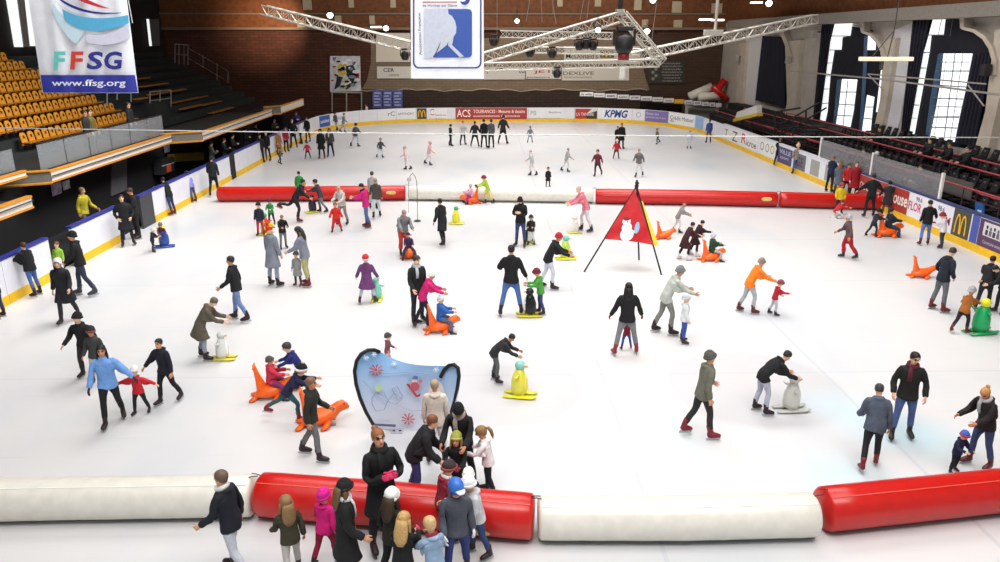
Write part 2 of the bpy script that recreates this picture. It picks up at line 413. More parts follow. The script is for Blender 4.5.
for s in (1, -1):
    pts = [(s * .035 + .022 * math.cos(2 * math.pi * k / 10), .102, 1.645 + .018 * math.sin(2 * math.pi * k / 10)) for k in range(11)]
    b.tube(pts, .0022, n=5, cap=False); b.tube([(s * .057, .10, 1.648), (s * .08, .0, 1.648)], .0028, n=5)
b.tube([(-.013, .103, 1.648), (.013, .103, 1.648)], .004, n=5)
_rig('glasses', b, 'head')

def Rx(a): c, s = math.cos(R(a)), math.sin(R(a)); return np.array([[1, 0, 0], [0, c, -s], [0, s, c]])
def Ry(a): c, s = math.cos(R(a)), math.sin(R(a)); return np.array([[c, 0, s], [0, 1, 0], [-s, 0, c]])
def Rz(a): c, s = math.cos(R(a)), math.sin(R(a)); return np.array([[c, -s, 0], [s, c, 0], [0, 0, 1]])
# pose: lean, twist, head=(pitch down, yaw), aR/aL=(flex, abd, elbow, twist in), lR/lL=(flex, abd, knee)
POSE = {
 'stand': dict(), 
 'stand2': dict(aR=(12, 8, 35, 10), aL=(-6, 9, 20, 0), lR=(6, 4, 4), lL=(-4, 5, 8), head=(8, 20)),
 'pockets': dict(aR=(-12, 22, 62, 35), aL=(-12, 22, 62, 35), lR=(3, 5, 3), lL=(-2, 6, 5)),
 'fold': dict(aR=(25, 10, 95, 50), aL=(25, 10, 95, 50), head=(12, 0)),
 'walk': dict(lean=7, aR=(-14, 10, 22, 0), aL=(18, 10, 32, 0), lR=(15, 3, 9), lL=(-12, 4, 14)),
 'skate': dict(lean=13, aR=(22, 16, 30, 0), aL=(-14, 18, 25, 0), lR=(16, 2, 20), lL=(-16, 9, 16), head=(-4, 0)),
 'skateL': dict(lean=16, aL=(28, 22, 30, 0), aR=(-18, 26, 25, 0), lL=(22, 2, 26), lR=(-24, 12, 24), head=(-4, 0)),
 'wide': dict(lean=4, aR=(5, 22, 18, 0), aL=(5, 22, 18, 0), lR=(6, 11, 6), lL=(-6, 11, 8)),
 'arms': dict(lean=5, aR=(12, 62, 14, 0), aL=(12, 62, 14, 0), lR=(8, 7, 8), lL=(-6, 8, 8)),
 'push': dict(lean=30, aR=(48, 6, 22, 5), aL=(48, 6, 22, 5), lR=(19, 3, 20), lL=(-9, 4, 12), head=(6, 0)),
 'pushkid': dict(lean=22, aR=(58, 8, 18, 5), aL=(58, 8, 18, 5), lR=(20, 3, 22), lL=(-18, 4, 16), head=(4, 0)),
 'lunge': dict(lean=42, aR=(70, 8, 12, 5), aL=(70, 8, 12, 5), lR=(34, 4, 30), lL=(-42, 4, 14), head=(5, 0)),
 'bend': dict(lean=56, aR=(42, 8, 30, 10), aL=(42, 8, 30, 10), lR=(14, 4, 16), lL=(2, 5, 10), head=(20, 0)),
 'bend2': dict(lean=36, aR=(40, 8, 35, 15), aL=(40, 8, 35, 15), lR=(8, 4, 8), lL=(-4, 5, 8), head=(30, 0)),
 'kick': dict(lean=40, aR=(40, 20, 20, 0), aL=(-30, 26, 15, 0), lR=(16, 2, 24), lL=(-48, 6, 44), head=(-10, 0)),
 'sit': dict(lean=4, aR=(42, 8, 35, 12), aL=(42, 8, 35, 12), lR=(82, 14, 80), lL=(82, 14, 80), sit=1),
 'ride': dict(lean=2, aR=(50, 6, 30, 8), aL=(50, 6, 30, 8), lR=(68, 26, 62), lL=(68, 26, 62), sit=1),
 'hold': dict(lean=10, aR=(42, 6, 50, 20), aL=(42, 6, 50, 20), lR=(5, 4, 6), lL=(-5, 4, 8), head=(14, 0)),
 'reach': dict(lean=12, aR=(60, 8, 25, 10), aL=(14, 10, 40, 10), lR=(8, 4, 8), lL=(-8, 5, 8), head=(14, 0)),
 'board': dict(lean=26, aR=(52, 14, 50, 25), aL=(52, 14, 50, 25), lR=(-2, 5, 4), lL=(-12, 6, 4), head=(0, 0)),
 'kneel': dict(lean=38, aR=(70, 10, 20, 0), aL=(60, 16, 30, 0), lR=(60, 8, 100), lL=(20, 8, 85), head=(0, 0), sit=1),
}
def pose_mats(p, headscale):
    lean = p.get('lean', 0); tw = p.get('twist', 0); hp, hy = p.get('head', (-3, 0))
    Rg = {}
    Rg['pelvis'] = Rx(-lean * .55); Rg['spine'] = Rz(tw * .5) @ Rx(-lean * .85); Rg['chest'] = Rz(tw) @ Rx(-lean)
    Rg['head'] = Rz(tw + hy) @ Rx(-(hp + lean * .35))
    for n, s in (('R', 1), ('L', -1)):
        fl, ab, el, ti = p.get('a' + n, (4, 7, 12, 0))
        U = Rz(tw) @ Rx(fl - lean * .15) @ Ry(-s * (ab - A0)); Rg['ua' + n] = U
        E = U @ Ry(s * A0) if False else U
        # bend the elbow about the arm's own axes
        ax = Ry(-s * A0); Rg['fa' + n] = U @ ax @ Rz(s * ti) @ Rx(el) @ ax.T
        Rg['ha' + n] = U @ ax @ Rz(s * ti) @ Rx(el + 6) @ ax.T
        f, a, k = p.get('l' + n, (0, 4, 2))
        T = Rx(f) @ Ry(-s * a); Rg['th' + n] = T; Rg['sh' + n] = T @ Rx(-k)
        Rg['ft' + n] = Rz(-s * 8) @ (Rx(p.get('foot' + n, max(-30, min(12, (f - k) * .35)))))
    H = {'pelvis': RH['pelvis'].copy()}
    for b in BONES[1:]:
        pa = PARENT[b]; H[b] = H[pa] + Rg[pa] @ (RH[b] - RH[pa])
    S = {b: 1.0 for b in BONES}; S['head'] = headscale
    return Rg, H, S
def deform(t, PM):
    Rg, H, S = PM; out = np.zeros_like(t.co)
    for b in BONES:
        w = t.W[:, BI[b]]
        if w.max() <= 0: continue
        out += w[:, None] * (((t.co - RH[b]) * S[b]) @ Rg[b].T + H[b])
    return out
SKINS = ['e3b08f', 'd9a07c', 'eabf9f', 'c98d69']
def skin_mat(i): return mat('skin', SKINS[i % 4], .55, noise=.05)
def cloth(c, rough=.85): return mat('cloth', c, rough, noise=.18, scale=9.0, bump=.25)
N_PEOPLE = 0
SKATERS = 'skaters on the ice'
def person(label, px, py, top, face, pose='stand', topk='jacket', tc='151517', legk='slim', lc='22242b', hat='beanie', hc='141416', skates='2a1a1c',
           kid=None, group=SKATERS, z0=None, at=None, H=None, hat2=None, scarf=None, gloves=None, extra=None, skin=None, mod=None, glasses=False, ground=0.0, hat3=None, noskate=False):
    """px,py the feet on the ice in the picture, top the row of the crown; face: heading, 0 away from the camera, 90 to the right, 180 to the camera"""
    global N_PEOPLE
    N_PEOPLE += 1; i = N_PEOPLE
    P = Vector(at) if at is not None else G(px, py, ground)
    dist = math.hypot(P.x, P.y)
    p = dict(POSE[pose]); 
    if mod: p.update(mod)
    want = H if H else top_z(px, top, P) - P.z
    hs = 1.0
    est = want if not p.get('sit') else want * 1.7
    if kid is None: kid = est < 1.45
    if kid: hs = float(np.interp(est, [.85, 1.1, 1.45], [1.5, 1.38, 1.15]))
    PM = pose_mats(p, hs)
    lod = 0 if dist < 16 else (1 if dist < 30 else 2)
    L = LOD[lod]
    tb = L['body']; body = deform(tb, PM)
    bl = {s: deform(RIG['blade' + s], PM) for s in 'RL'}
    bm_ = np.vstack([bl['R'], bl['L']]); zmin = bm_[:, 2].min() if not p.get('sit') else body[:, 2].min()
    ztop = body[:, 2].max() + (.035 if hat in ('beanie', 'helmet', 'bobble_hat') else .015)
    if p.get('sit') and z0 is not None:      # z0: world height of the seat under the hips
        seat = PM[1]['pelvis'][2] - .10
        sc = (want - z0) / (ztop - seat) if H is None else H / 1.83
        zoff = z0 - seat * sc
    else:
        sc = want / (ztop - zmin) if (H is None) else H / 1.83
        zoff = -zmin * sc
    sc = max(.40, min(sc, 1.12))
    if p.get('sit') and z0 is not None: zoff = z0 - seat * sc
    elif not (p.get('sit')): zoff = -zmin * sc
    else: zoff = -min(zmin, bm_[:, 2].min()) * sc
    wx = sc * (1.08 if kid else 1.0)
    cen = (bl['R'].mean(0) + bl['L'].mean(0)) / 2 if not p.get('sit') else PM[1]['pelvis']
    rz = -R(face); c, s = math.cos(rz), math.sin(rz)
    def place(co):
        q = (co - np.array([cen[0], cen[1], 0])) * np.array([wx, wx, sc]); x, y = q[:, 0] * c - q[:, 1] * s, q[:, 0] * s + q[:, 1] * c
        return np.stack([x, y, q[:, 2] + zoff], 1)
    def mk(name, t, co, mats, parent):
        me = t.me.copy(); me.name = name
        me.vertices.foreach_set('co', place(co).ravel())
        for k, m in enumerate(mats): me.materials[k] = m
        me.update(); o = bpy.data.objects.new(name, me); link(o, parent); return o
    sk = skin_mat(i if skin is None else skin)
    root = mk('person', tb, body, [sk, mat('eye', '2a1f1a', .4, noise=0), mat('lip', 'b0605a', .5, noise=0), cloth(tc), cloth(lc)], None)
    root.location = P
    tag(root, label, 'person', group)
    t = L[topk]; mk({'jacket': 'jacket', 'puffer': 'puffer_jacket', 'coat': 'coat', 'sweater': 'sweater'}[topk], t, deform(t, PM), [cloth(tc)], root)
    t = L[legk]; mk('trousers', t, deform(t, PM), [cloth(lc)], root)
    for n in 'RL':
        t = RIG['boot' + n]; o = mk('shoe' if noskate else 'skate_boot', t, deform(t, PM), [mat('boot', skates, .45, noise=.05)], root)
        if not noskate: mk('blade', RIG['blade' + n], bl[n], [mat('steel', 'b8bcc0', .25, .9, noise=0)], o)
        if gloves: t = RIG['glove' + n]; mk('glove', t, deform(t, PM), [cloth(gloves)], root)
    if hat:
        t = RIG[hat]; mm = [cloth(hc), cloth(hat2 or hc), cloth(hat3 or hc)][:len(t.me.materials)]
        if hat == 'helmet': mm = [mat('helmet_shell', hc, .35, noise=.03), mat('helmet_peak', hat2 or hc, .35, noise=.03)]
        if hat.startswith('hair'): mm = [mat('hair', hc, .6, noise=.2, scale=40)]
        mk({'hair_short': 'hair', 'hair_long': 'hair', 'hair_ponytail': 'hair', 'hair_bun': 'hair'}.get(hat, hat), t, deform(t, PM), mm, root)
    if hat in ('beanie', 'bobble_hat') and extra:
        t = RIG[extra[0]]; mk('hair', t, deform(t, PM), [mat('hair', extra[1], .6, noise=.2, scale=40)], root)
    if scarf: t = RIG['scarf']; mk('scarf', t, deform(t, PM), [cloth(scarf)], root)
    if glasses: t = RIG['glasses']; mk('glasses', t, deform(t, PM), [mat('glasses_frame', '101010', .4, noise=0)], root)
    return root
# ------------------------------------------------------------------ colours
ORD = ['first', 'second', 'third', 'fourth', 'fifth', 'sixth', 'seventh', 'eighth', 'ninth', 'tenth', 'eleventh', 'twelfth', 'thirteenth', 'fourteenth', 'fifteenth', 'sixteenth', 'seventeenth', 'eighteenth', 'nineteenth', 'twentieth', 'twenty-first', 'twenty-second', 'twenty-third', 'twenty-fourth', 'twenty-fifth', 'twenty-sixth', 'twenty-seventh', 'twenty-eighth', 'twenty-ninth', 'thirtieth'] + ['%d-th' % i for i in range(31, 99)]
XL, XR, YE, RC = -12.26, 15.7, 62.8, 8.3
def leftY(x): return G(x, 306 - .556 * (x - 4.5)).y
def rightY(x): return G(x, 164 + .434 * (x - 772)).y
WHITEB = mat('board_white', 'dcdde4', .45, noise=.05, scale=2); YEL = mat('kick_yellow', 'e8b818', .5, noise=.08, scale=3)
BLUEC = mat('cap_blue', '2c3484', .4, noise=.05); DARK = mat('dark_panel', '16151a', .7, noise=.15)
WALN = [0]
# ------------------------------------------------------------------ ice
def ice_material():
    m = bpy.data.materials.new('ice'); m.use_nodes = True; nt = m.node_tree; b = nt.nodes['Principled BSDF']; N = nt.nodes.new; L = nt.links.new
    g = N('ShaderNodeNewGeometry'); sep = N('ShaderNodeSeparateXYZ'); L(g.outputs['Position'], sep.inputs[0])
    def math_(op, a, b_=None, c=None):
        n = N('ShaderNodeMath'); n.operation = op
        for i, v in enumerate((a, b_, c)):
            if v is None: continue
            if isinstance(v, (int, float)): n.inputs[i].default_value = v
            else: L(v, n.inputs[i])
        return n.outputs[0]
    def mp(scale):
        n = N('ShaderNodeMapping'); n.inputs['Scale'].default_value = scale; L(g.outputs['Position'], n.inputs['Vector']); return n.outputs[0]
    n1 = N('ShaderNodeTexNoise'); n1.inputs['Scale'].default_value = .35; n1.inputs['Detail'].default_value = 5; L(mp((1, .6, 1)), n1.inputs['Vector'])
    n2 = N('ShaderNodeTexNoise'); n2.inputs['Scale'].default_value = 3.0; n2.inputs['Detail'].default_value = 6; L(mp((.25, 3, 1)), n2.inputs['Vector'])
    def ramp(f, stops):
        r = N('ShaderNodeValToRGB'); L(f, r.inputs[0]); el = r.color_ramp.elements
        while len(el) < len(stops): el.new(.5)
        for e, (p, c) in zip(el, stops): e.position = p; e.color = c
        return r.outputs[0]
    base = ramp(n1.outputs['Fac'], [(.30, lin('c6c9cd')), (.55, lin('d4d2d1'))])
    def mix(a, bcol, fac):
        n = N('ShaderNodeMix'); n.data_type = 'RGBA'
        L(fac, n.inputs[0]); L(a, n.inputs[6]); n.inputs[7].default_value = lin(bcol); return n.outputs[2]
    col = mix(base, 'bfc3c9', math_('MULTIPLY', ramp(n2.outputs['Fac'], [(.60, (0, 0, 0, 1)), (.75, (1, 1, 1, 1))]), .35))
    X, Y = sep.outputs[0], sep.outputs[1]
    def disc(c, r, soft=.25):
        dx = math_('SUBTRACT', X, c.x); dy = math_('SUBTRACT', Y, c.y)
        d = math_('SQRT', math_('ADD', math_('MULTIPLY', dx, dx), math_('MULTIPLY', dy, dy)))
        n = N('ShaderNodeMapRange'); L(d, n.inputs[0]); n.inputs[1].default_value = r - soft; n.inputs[2].default_value = r; n.inputs[3].default_value = 1; n.inputs[4].default_value = 0
        return n.outputs[0], d
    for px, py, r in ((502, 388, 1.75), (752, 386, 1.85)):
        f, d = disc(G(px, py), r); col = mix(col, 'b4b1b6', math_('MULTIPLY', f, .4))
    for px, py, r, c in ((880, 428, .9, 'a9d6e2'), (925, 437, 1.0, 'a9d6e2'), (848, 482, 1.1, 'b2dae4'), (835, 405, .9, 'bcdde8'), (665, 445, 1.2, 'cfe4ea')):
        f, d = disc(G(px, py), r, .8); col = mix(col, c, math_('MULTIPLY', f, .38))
    def stripe(axis, pos, w, c, k):
        s = math_('ABSOLUTE', math_('SUBTRACT', axis, pos)); return mix(col, c, math_('MULTIPLY', math_('LESS_THAN', s, w), k))
    for pos in (G(600, 370).x, G(780, 330).x): col = stripe(X, pos, .035, 'b4b6be', .4)
    for row in (241, 283, 375): col = stripe(Y, G(500, row).y, .03, 'b4b6be', .35)
    f = math_('LESS_THAN', math_('ABSOLUTE', math_('SUBTRACT', math_('SQRT', math_('ADD', math_('POWER', math_('SUBTRACT', X, G(500, 203).x), 2), math_('POWER', math_('SUBTRACT', Y, G(500, 203).y), 2))), 4.5)), .05)
    col = mix(col, 'c9c6cc', math_('MULTIPLY', f, .4))
    L(col, b.inputs['Base Color']); b.inputs['Roughness'].default_value = .32; b.inputs['Specular IOR Level'].default_value = .25
    return m
mb = MB(); mb.quad((XL - .3, 2, 0), (XR + .3, 2, 0), (XR + .3, YE + .4, 0), (XL - .3, YE + .4, 0))
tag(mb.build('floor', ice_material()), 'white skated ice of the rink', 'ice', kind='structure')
mb = MB(); mb.box((-26, 2, -.3), (XL - .12, 68, -.02)); tag(mb.build('floor_left', mat('rubber', '1b1a1c', .9, noise=.3)), 'dark floor behind the left boards', 'floor', kind='structure')
mb = MB(); mb.box((XR + .12, 2, -.3), (21, 68, -.02)); tag(mb.build('floor_right', mat('rubber', '1b1a1c', .9, noise=.3)), 'dark floor behind the right boards', 'floor', kind='structure')
mb = MB(); mb.box((-26, YE + .1, -.35), (21, 68, -.03)); tag(mb.build('floor_back', mat('rubber', '1b1a1c', .9, noise=.3)), 'dark floor behind the far boards', 'floor', kind='structure')
mb = MB(); mb.box((-26, 2, -.6), (21, 68, -.36)); tag(mb.build('floor_slab', mat('slab', '404044', .9)), 'concrete slab under the rink', 'floor', kind='structure')
# ------------------------------------------------------------------ boards
def board(p, q, label, cap=None, h=1.15, m=None, group='rink boards', kick=True, name='rink_board'):
    """one panel from p to q (ground points), inner face on the line p-q; rink lies to the left of p->q"""
    p, q = Vector(p), Vector(q); d = q - p; Ln = d.length; ang = math.atan2(d.y, d.x)
    t = empty(name, p, ang, label, 'rink board', group)
    b = MB(); b.box((.008, -.07, .0), (Ln - .008, 0, h)); b.build('panel', m or WHITEB, t)
    if kick: b = MB(); b.box((.008, .001, .0), (Ln - .008, .022, .25)); b.build('kick_strip', YEL, t)
    if cap: b = MB(); b.box((0, -.16, h), (Ln, .02, h + .07)); b.build('cap_rail', cap, t, bevel=.01)
    return t, Ln
def ad(t, x0, x1, z0, z1, col, words=None, wcol='ffffff', shear=0, wbox=None, bold=0.0, name='advert'):
    b = MB(); b.box((x0, .0, z0), (x1, .012, z1)); a = b.build(name, mat('advert', col, .5, noise=.04, scale=2), t)
    for w in (words or []):
        s, u0, u1, v0, v1 = w[:5]; c = w[5] if len(w) > 5 else wcol
        cx = x1 - (x1 - x0) * (u0 + u1) / 2; cz = z0 + (z1 - z0) * (v0 + v1) / 2
        writing(s, (cx, .0145, cz), (-1, 0, 0), (0, 0, 1), (x1 - x0) * (u1 - u0), (z1 - z0) * (v1 - v0), mat('print', c, .5, noise=0), a, bold=bold, shear=shear)
    return a
# left side: rink lies to the right when going +Y, so go from far to near
def lboard(xa, xb, label, **k): return board((XL, leftY(xb), 0), (XL, leftY(xa), 0), label, **k)
segs = [(-75, -30), (-30, 8), (8, 54)]
for i, (a, b_) in enumerate(segs): lboard(a, b_, ['white board panel at the left picture edge, nearest', 'white board panel behind the person at the left edge', 'white board panel left of the doorway, person in jeans leaning on it'][i], cap=BLUEC)
lboard(76, 122, 'white scuffed board panel between the doorway and the open gate on the left', cap=BLUEC)
t, L_ = lboard(122, 124.5, 'narrow blue gate post on the left boards beside two standing people', m=BLUEC, kick=False, name='gate_post')
t, L_ = lboard(143, 155, 'dark grey gate panel of the left boards beside the leaning person', m=mat('gate_grey', '3c3d42', .6, noise=.2), kick=False, cap=BLUEC, name='rink_gate')
lefts = [155, 192, 222, 231, 236, 248, 263, 279, 290, 300, 308]
for i in range(len(lefts) - 1):
    a, b_ = lefts[i], lefts[i + 1]
    if i == 3: lboard(a, b_, 'black door post panel in the left boards', m=DARK, kick=False, name='gate_post', h=1.25)
    else: lboard(a, b_, 'white board panel of the left side, %s after the grey gate going back' % ORD[i - (i > 3)], cap=BLUEC)
# far left corner
cl = Vector((XL + RC, YE - RC, 0)); cr = Vector((XR - RC, YE - RC, 0))
def arc(c, a): return Vector((c.x + RC * math.cos(R(a)), c.y + RC * math.sin(R(a)), 0))
ystart = leftY(308)
board((XL, cl.y, 0), (XL, ystart, 0), 'short white board panel before the far left corner')
LC = []
for i in range(8):
    a1, a0 = 180 - i * 11.25, 180 - (i + 1) * 11.25
    LC.append(board(arc(cl, a0), arc(cl, a1), 'curved corner board panel at the far left, %s from the left' % ORD[i]))
for t, L_ in LC[1:2]: ad(t, .02, L_ - .02, .3, 1.1, '2f55a4', [('sanisfere', .08, .92, .35, .7)], shear=.2)
t, L_ = LC[2]; ad(t, .05, L_ - .05, .32, 1.08, 'e4e5ea', [('Crédit', .35, .95, .4, .8, '3050a0')])
t, L_ = LC[5]; ad(t, .05, L_ - .05, .32, 1.08, 'e4e5ea', [('rC', .55, .95, .35, .8, '3a4a5a')])
END = []
xs = [cl.x, -1.6, .7, 3.0, 5.2, cr.x]
pxs = [(447, 'a')]
n_end = 6; step = (cr.x - cl.x) / n_end
for i in range(n_end):
    a = cl.x + i * step; b_ = a + step
    END.append(board((b_, YE, 0), (a, YE, 0), 'white board panel of the straight far end, %s from the left' % ORD[i]))
RCN = []
def corner_angle(px):
    a = 90.0
    while a > 0:
        p = arc(cr, a); d = np.array([p.x, p.y, -CAM_H + .6])
        if 500 + F_PX * (d @ _r) / (d @ _f) >= px: return a
        a -= .1
    return 0.0
CA = [90.0] + [corner_angle(x) for x in (597, 632, 644.5, 668.5, 695, 705.5, 716)] + [0.0]
for i in range(8):
    a1, a0 = CA[i], CA[i + 1]
    RCN.append(board(arc(cr, a0), arc(cr, a1), 'curved corner board panel at the far right, %s from the left' % ORD[i]))
def end_ad(x0, x1, z0, z1, label, col, words, shear=0, bold=0.0):
    p0, p1 = onY(x0, 115, YE - .03).x, onY(x1, 115, YE - .03).x
    t = empty('advert_panel', (p1, YE - .03, 0), math.pi, label, 'advert', 'adverts on the far end boards')
    return ad(t, 0, p1 - p0, z0, z1, col, words, shear=shear, bold=bold), p1 - p0
t, L_ = LC[6]; ad(t, .03, L_ - .03, .3, 1.1, 'e4e4e8', [('AMITHORY', .05, .9, .4, .62, '3a3a44')])
t, L_ = LC[7]; a = ad(t, L_ * .48, L_ * .96, .26, 1.12, '3c4238', []); w = L_ * 1.44
def arches(parent, c, right, up, w, h, m, n=None):
    b = MB(); r_, u_ = Vector(right), Vector(up); c = Vector(c); nn = r_.cross(u_).normalized() * .006
    for s in (-1, 1):
        o, i_ = [], []
        for k in range(13):
            a = math.pi * k / 12
            o.append((s * w * .25 + w * .25 * math.cos(a), -h / 2 + h * math.sin(a) ** .75))
            i_.append((s * w * .25 + w * .15 * math.cos(a), -h / 2 + h * .88 * math.sin(a) ** .75))
        for k in range(12):
            q = [o[k], o[k + 1], i_[k + 1], i_[k]]
            b.quad(*[tuple(c + r_ * x + u_ * y + nn) for x, y in q])
    return b.build('arches_emblem', m, parent, fix=False)
ARCHY = mat('arch_yellow', 'f0b81c', .5, noise=0)
arches(a, (w / 2, .02, .7), (-1, 0, 0), (0, 0, 1), L_ * .36, .55, ARCHY)
a, w = end_ad(429, 447, .3, 1.1, 'white advert with red swirl and grey lettering on the far end boards', 'e8e6e8', [('laplace', .35, .95, .2, .45, '8a6068'), ('C', .05, .3, .3, .95, 'b02048')])
end_ad(455.5, 527, .22, 1.13, 'long dull red advert with white lettering on the far end boards', 'a03c3c', [('ACS', .02, .21, .2, .85, 'f4e8e0'), ('TOLERANCES - Mesures & dessins', .25, .97, .55, .85, 'f4e0d8'), ('automatismes & process', .25, .9, .15, .4, 'f4e0d8')], bold=.01)
end_ad(529, 562, .3, 1.1, 'white advert with faint grey lettering on the far end boards', 'dedfe2', [('PB', .05, .22, .3, .75, '8a9098'), ('Boulanc', .6, .98, .5, .7, '6a7078')])
# angled red and black sign
t, L_ = RCN[0]; w = L_ - .06; a = ad(t, .03, w, .2, 1.12, 'd4d4d8', [])
b = MB(); b.poly([(w, .016, .25), (w, .016, 1.05), (w * .25, .016, 1.05), (w * .5, .016, .62), (w * .45, .016, .25)][::-1]); f1 = b.build('red_field', mat('print', 'b03a34', .5, noise=0), a, fix=False)
b = MB(); b.poly([(w * .45, .017, .22), (w * .55, .017, .62), (0, .017, .9), (0, .017, .2)][::-1]); b.build('black_field', mat('print', '3a3434', .5, noise=0), a, fix=False)
writing('LA TANIERE', (w * .55, .02, .62), (-1, 0, 0), (0, 0, 1), w * .8, .25, mat('print', 'f0e8e4', .5, noise=0), a)
# far right corner adverts
def corner_ad(i, u0, u1, z0, z1, col, words, shear=0, bold=0, both=False):
    t, L_ = RCN[i]; return ad(t, L_ * (1 - u1), L_ * (1 - u0), z0, z1, col, words, shear=shear, bold=bold)
corner_ad(1, .02, .98, .28, 1.1, 'e8e8ec', [('KPMG', .2, .9, .15, .9, '1f3c8c')], shear=.25, bold=.03)
corner_ad(2, .05, .95, .3, 1.1, 'e4e4ea', [('O', .3, .75, .25, .8, 'a8aec8')])
corner_ad(3, .02, .98, .2, 1.12, '7a6ea8', [('Relais des', .05, .6, .62, .85, 'cfc8e4'), ('patinoires', .05, .9, .3, .52, 'cfc8e4')])
corner_ad(4, .02, .98, .25, 1.1, 'e8e8ea', [('Crédit Mutuel', .05, .95, .4, .75, '34343c'), ('du', .05, .2, .2, .4, '34343c')])
corner_ad(5, .05, .95, .15, 1.12, '8fb4e0', [])
corner_ad(6, .05, .95, .15, 1.12, '9aa0c8', [])
corner_ad(7, .1, .6, .25, 1.1, 'e4e2de', [('T', .1, .5, .25, .8, '4a4a44')])
# right side
rights = [722, 738, 757, 775, 791, 806, 820, 836, 853, 871, 888, 905, 927, 949, 967, 1003, 1045]
BLK = mat('board_dark', '24242a', .5, noise=.1)
def rboard(a, b_, label, **k): return board((XR, rightY(b_), 0), (XR, rightY(a), 0), label, **k)
RB = {}
names = ['panel with small dark lettering by the far right corner', 'panel with red initial and grey lettering', 'panel with three ringed emblems', 'panel with purple poster behind the person in dark clothes', 'panel with dark sketch behind the child in grey', 'gate panel with framed vent beside the white post', 'gate panel with grey frame behind the navy skater', 'panel behind the group in red coats', 'panel with red advert behind the dark pair', 'red advert panel left of the radio advert', 'red advert panel half covered by the long grey coat', 'panel with pink radio lettering', 'panel behind the adult in black jacket and jeans', 'panel with dark sign and yellow arches', 'panel with blue edge and purple advert', 'purple advert panel at the right picture edge']
board((XR, rightY(722), 0), (XR, cr.y, 0), 'short white board panel after the far right corner') if rightY(722) < cr.y - .05 else None
for i in range(len(rights) - 1):
    a, b_ = rights[i], rights[i + 1]
    q0, q1 = (XR, rightY(b_), 0), (XR, rightY(a), 0)
    # keep the rink on the inner side: panel local +y must point to -X
    p, q = Vector(q0), Vector(q1)
    RB[i] = board(p, q, 'right side board ' + names[i], cap=mat('cap_white', 'd8d8e0', .4, noise=.03) if i < 7 else mat('cap_navy', '34406c', .4, noise=.05))
def rad(i, u0, u1, z0, z1, col, words, **k):
    t, L_ = RB[i]; return ad(t, L_ * (1 - u1), L_ * (1 - u0), z0, z1, col, words, **k), L_
rad(0, .05, .95, .3, 1.1, 'e4e2de', [('T', .08, .3, .25, .8, '4a4a44'), ('Z', .6, .95, .1, .85, '3a3a36')])
rad(1, .05, .95, .3, 1.1, 'e6e4e2', [('R', .1, .38, .2, .95, 'c84030'), ('icroe', .4, .95, .15, .6, '5a4a44')], bold=.01)
rad(2, .05, .95, .3, 1.1, 'e4e4e0', [('O', .08, .3, .25, .85, '707074'), ('O', .4, .62, .25, .85, '8a7a54'), ('O', .7, .92, .25, .85, 'a89048')])
rad(3, .1, .95, .25, 1.08, '484068', [('VILLE', .1, .9, .6, .85, 'd8d4e8'), ('sport', .2, .8, .25, .45, 'd8d4e8')])
rad(4, .15, .85, .28, 1.05, '6a6870', [('GE', .2, .8, .2, .8, '2a2a30')])
for i in (5, 6):
    a, L_ = rad(i, .2, .8, .3, 1.02, '9a9a92', []); 
rad(8, .02, .98, .25, 1.12, 'a83a34', [('ROUGE', .1, .9, .35, .7, 'e8d8d0')])
rad(9, .02, .98, .25, 1.12, 'a23830', [('oo', .15, .7, .15, .5, 'd8c0b8')])
rad(10, .02, .98, .25, 1.12, 'a63830', [('ouse', .15, .98, .3, .68, 'f0e4dc')], bold=.02)
rad(11, .02, .98, .25, 1.1, 'e6e4ea', [('FLOR', .02, .62, .3, .68, 'c02058'), ('98.6', .32, .6, .75, .95, '50505a')], bold=.02)
rad(12, .02, .98, .25, 1.1, 'e4e2ea', [('98.6', .3, .6, .72, .92, '50505a'), ('FM', .55, .92, .28, .6, 'b0304c')], bold=.02)
a, L_ = rad(13, .0, .92, .2, 1.14, '4a4c42', [])
arches(a, (L_ * .54, .02, .68), (-1, 0, 0), (0, 0, 1), L_ * .62, .66, ARCHY)
a, L_ = rad(14, .0, .2, .0, 1.14, '4a58a8', []); 
a, L_ = rad(14, .22, 1.0, .26, 1.12, '5a3e5c', [('Construire ensemble', .2, .95, .14, .26, 'd0c0d0')])
b = MB(); b.box((.02, .012, .62), (L_ * .66, .02, 1.05)); pp = b.build('photo_field', mat('print', 'cfcdd0', .5, noise=.1), a)
for k in range(6):
    b = MB(); x = L_ * (.06 + .1 * k); b.sphere((x, .024, .88 + .03 * (k % 2)), (.05, .006, .06), 8, 6); b.box((x - .06, .02, .66), (x + .06, .026, .82)); b.build('printed_figure', mat('print', '3c3a40' if k % 2 else '6a6068', .5, noise=0), pp)
rad(15, .0, .98, .26, 1.12, '5a3e5c', [('OR', .2, .6, .5, .85, 'cfc0cc')])
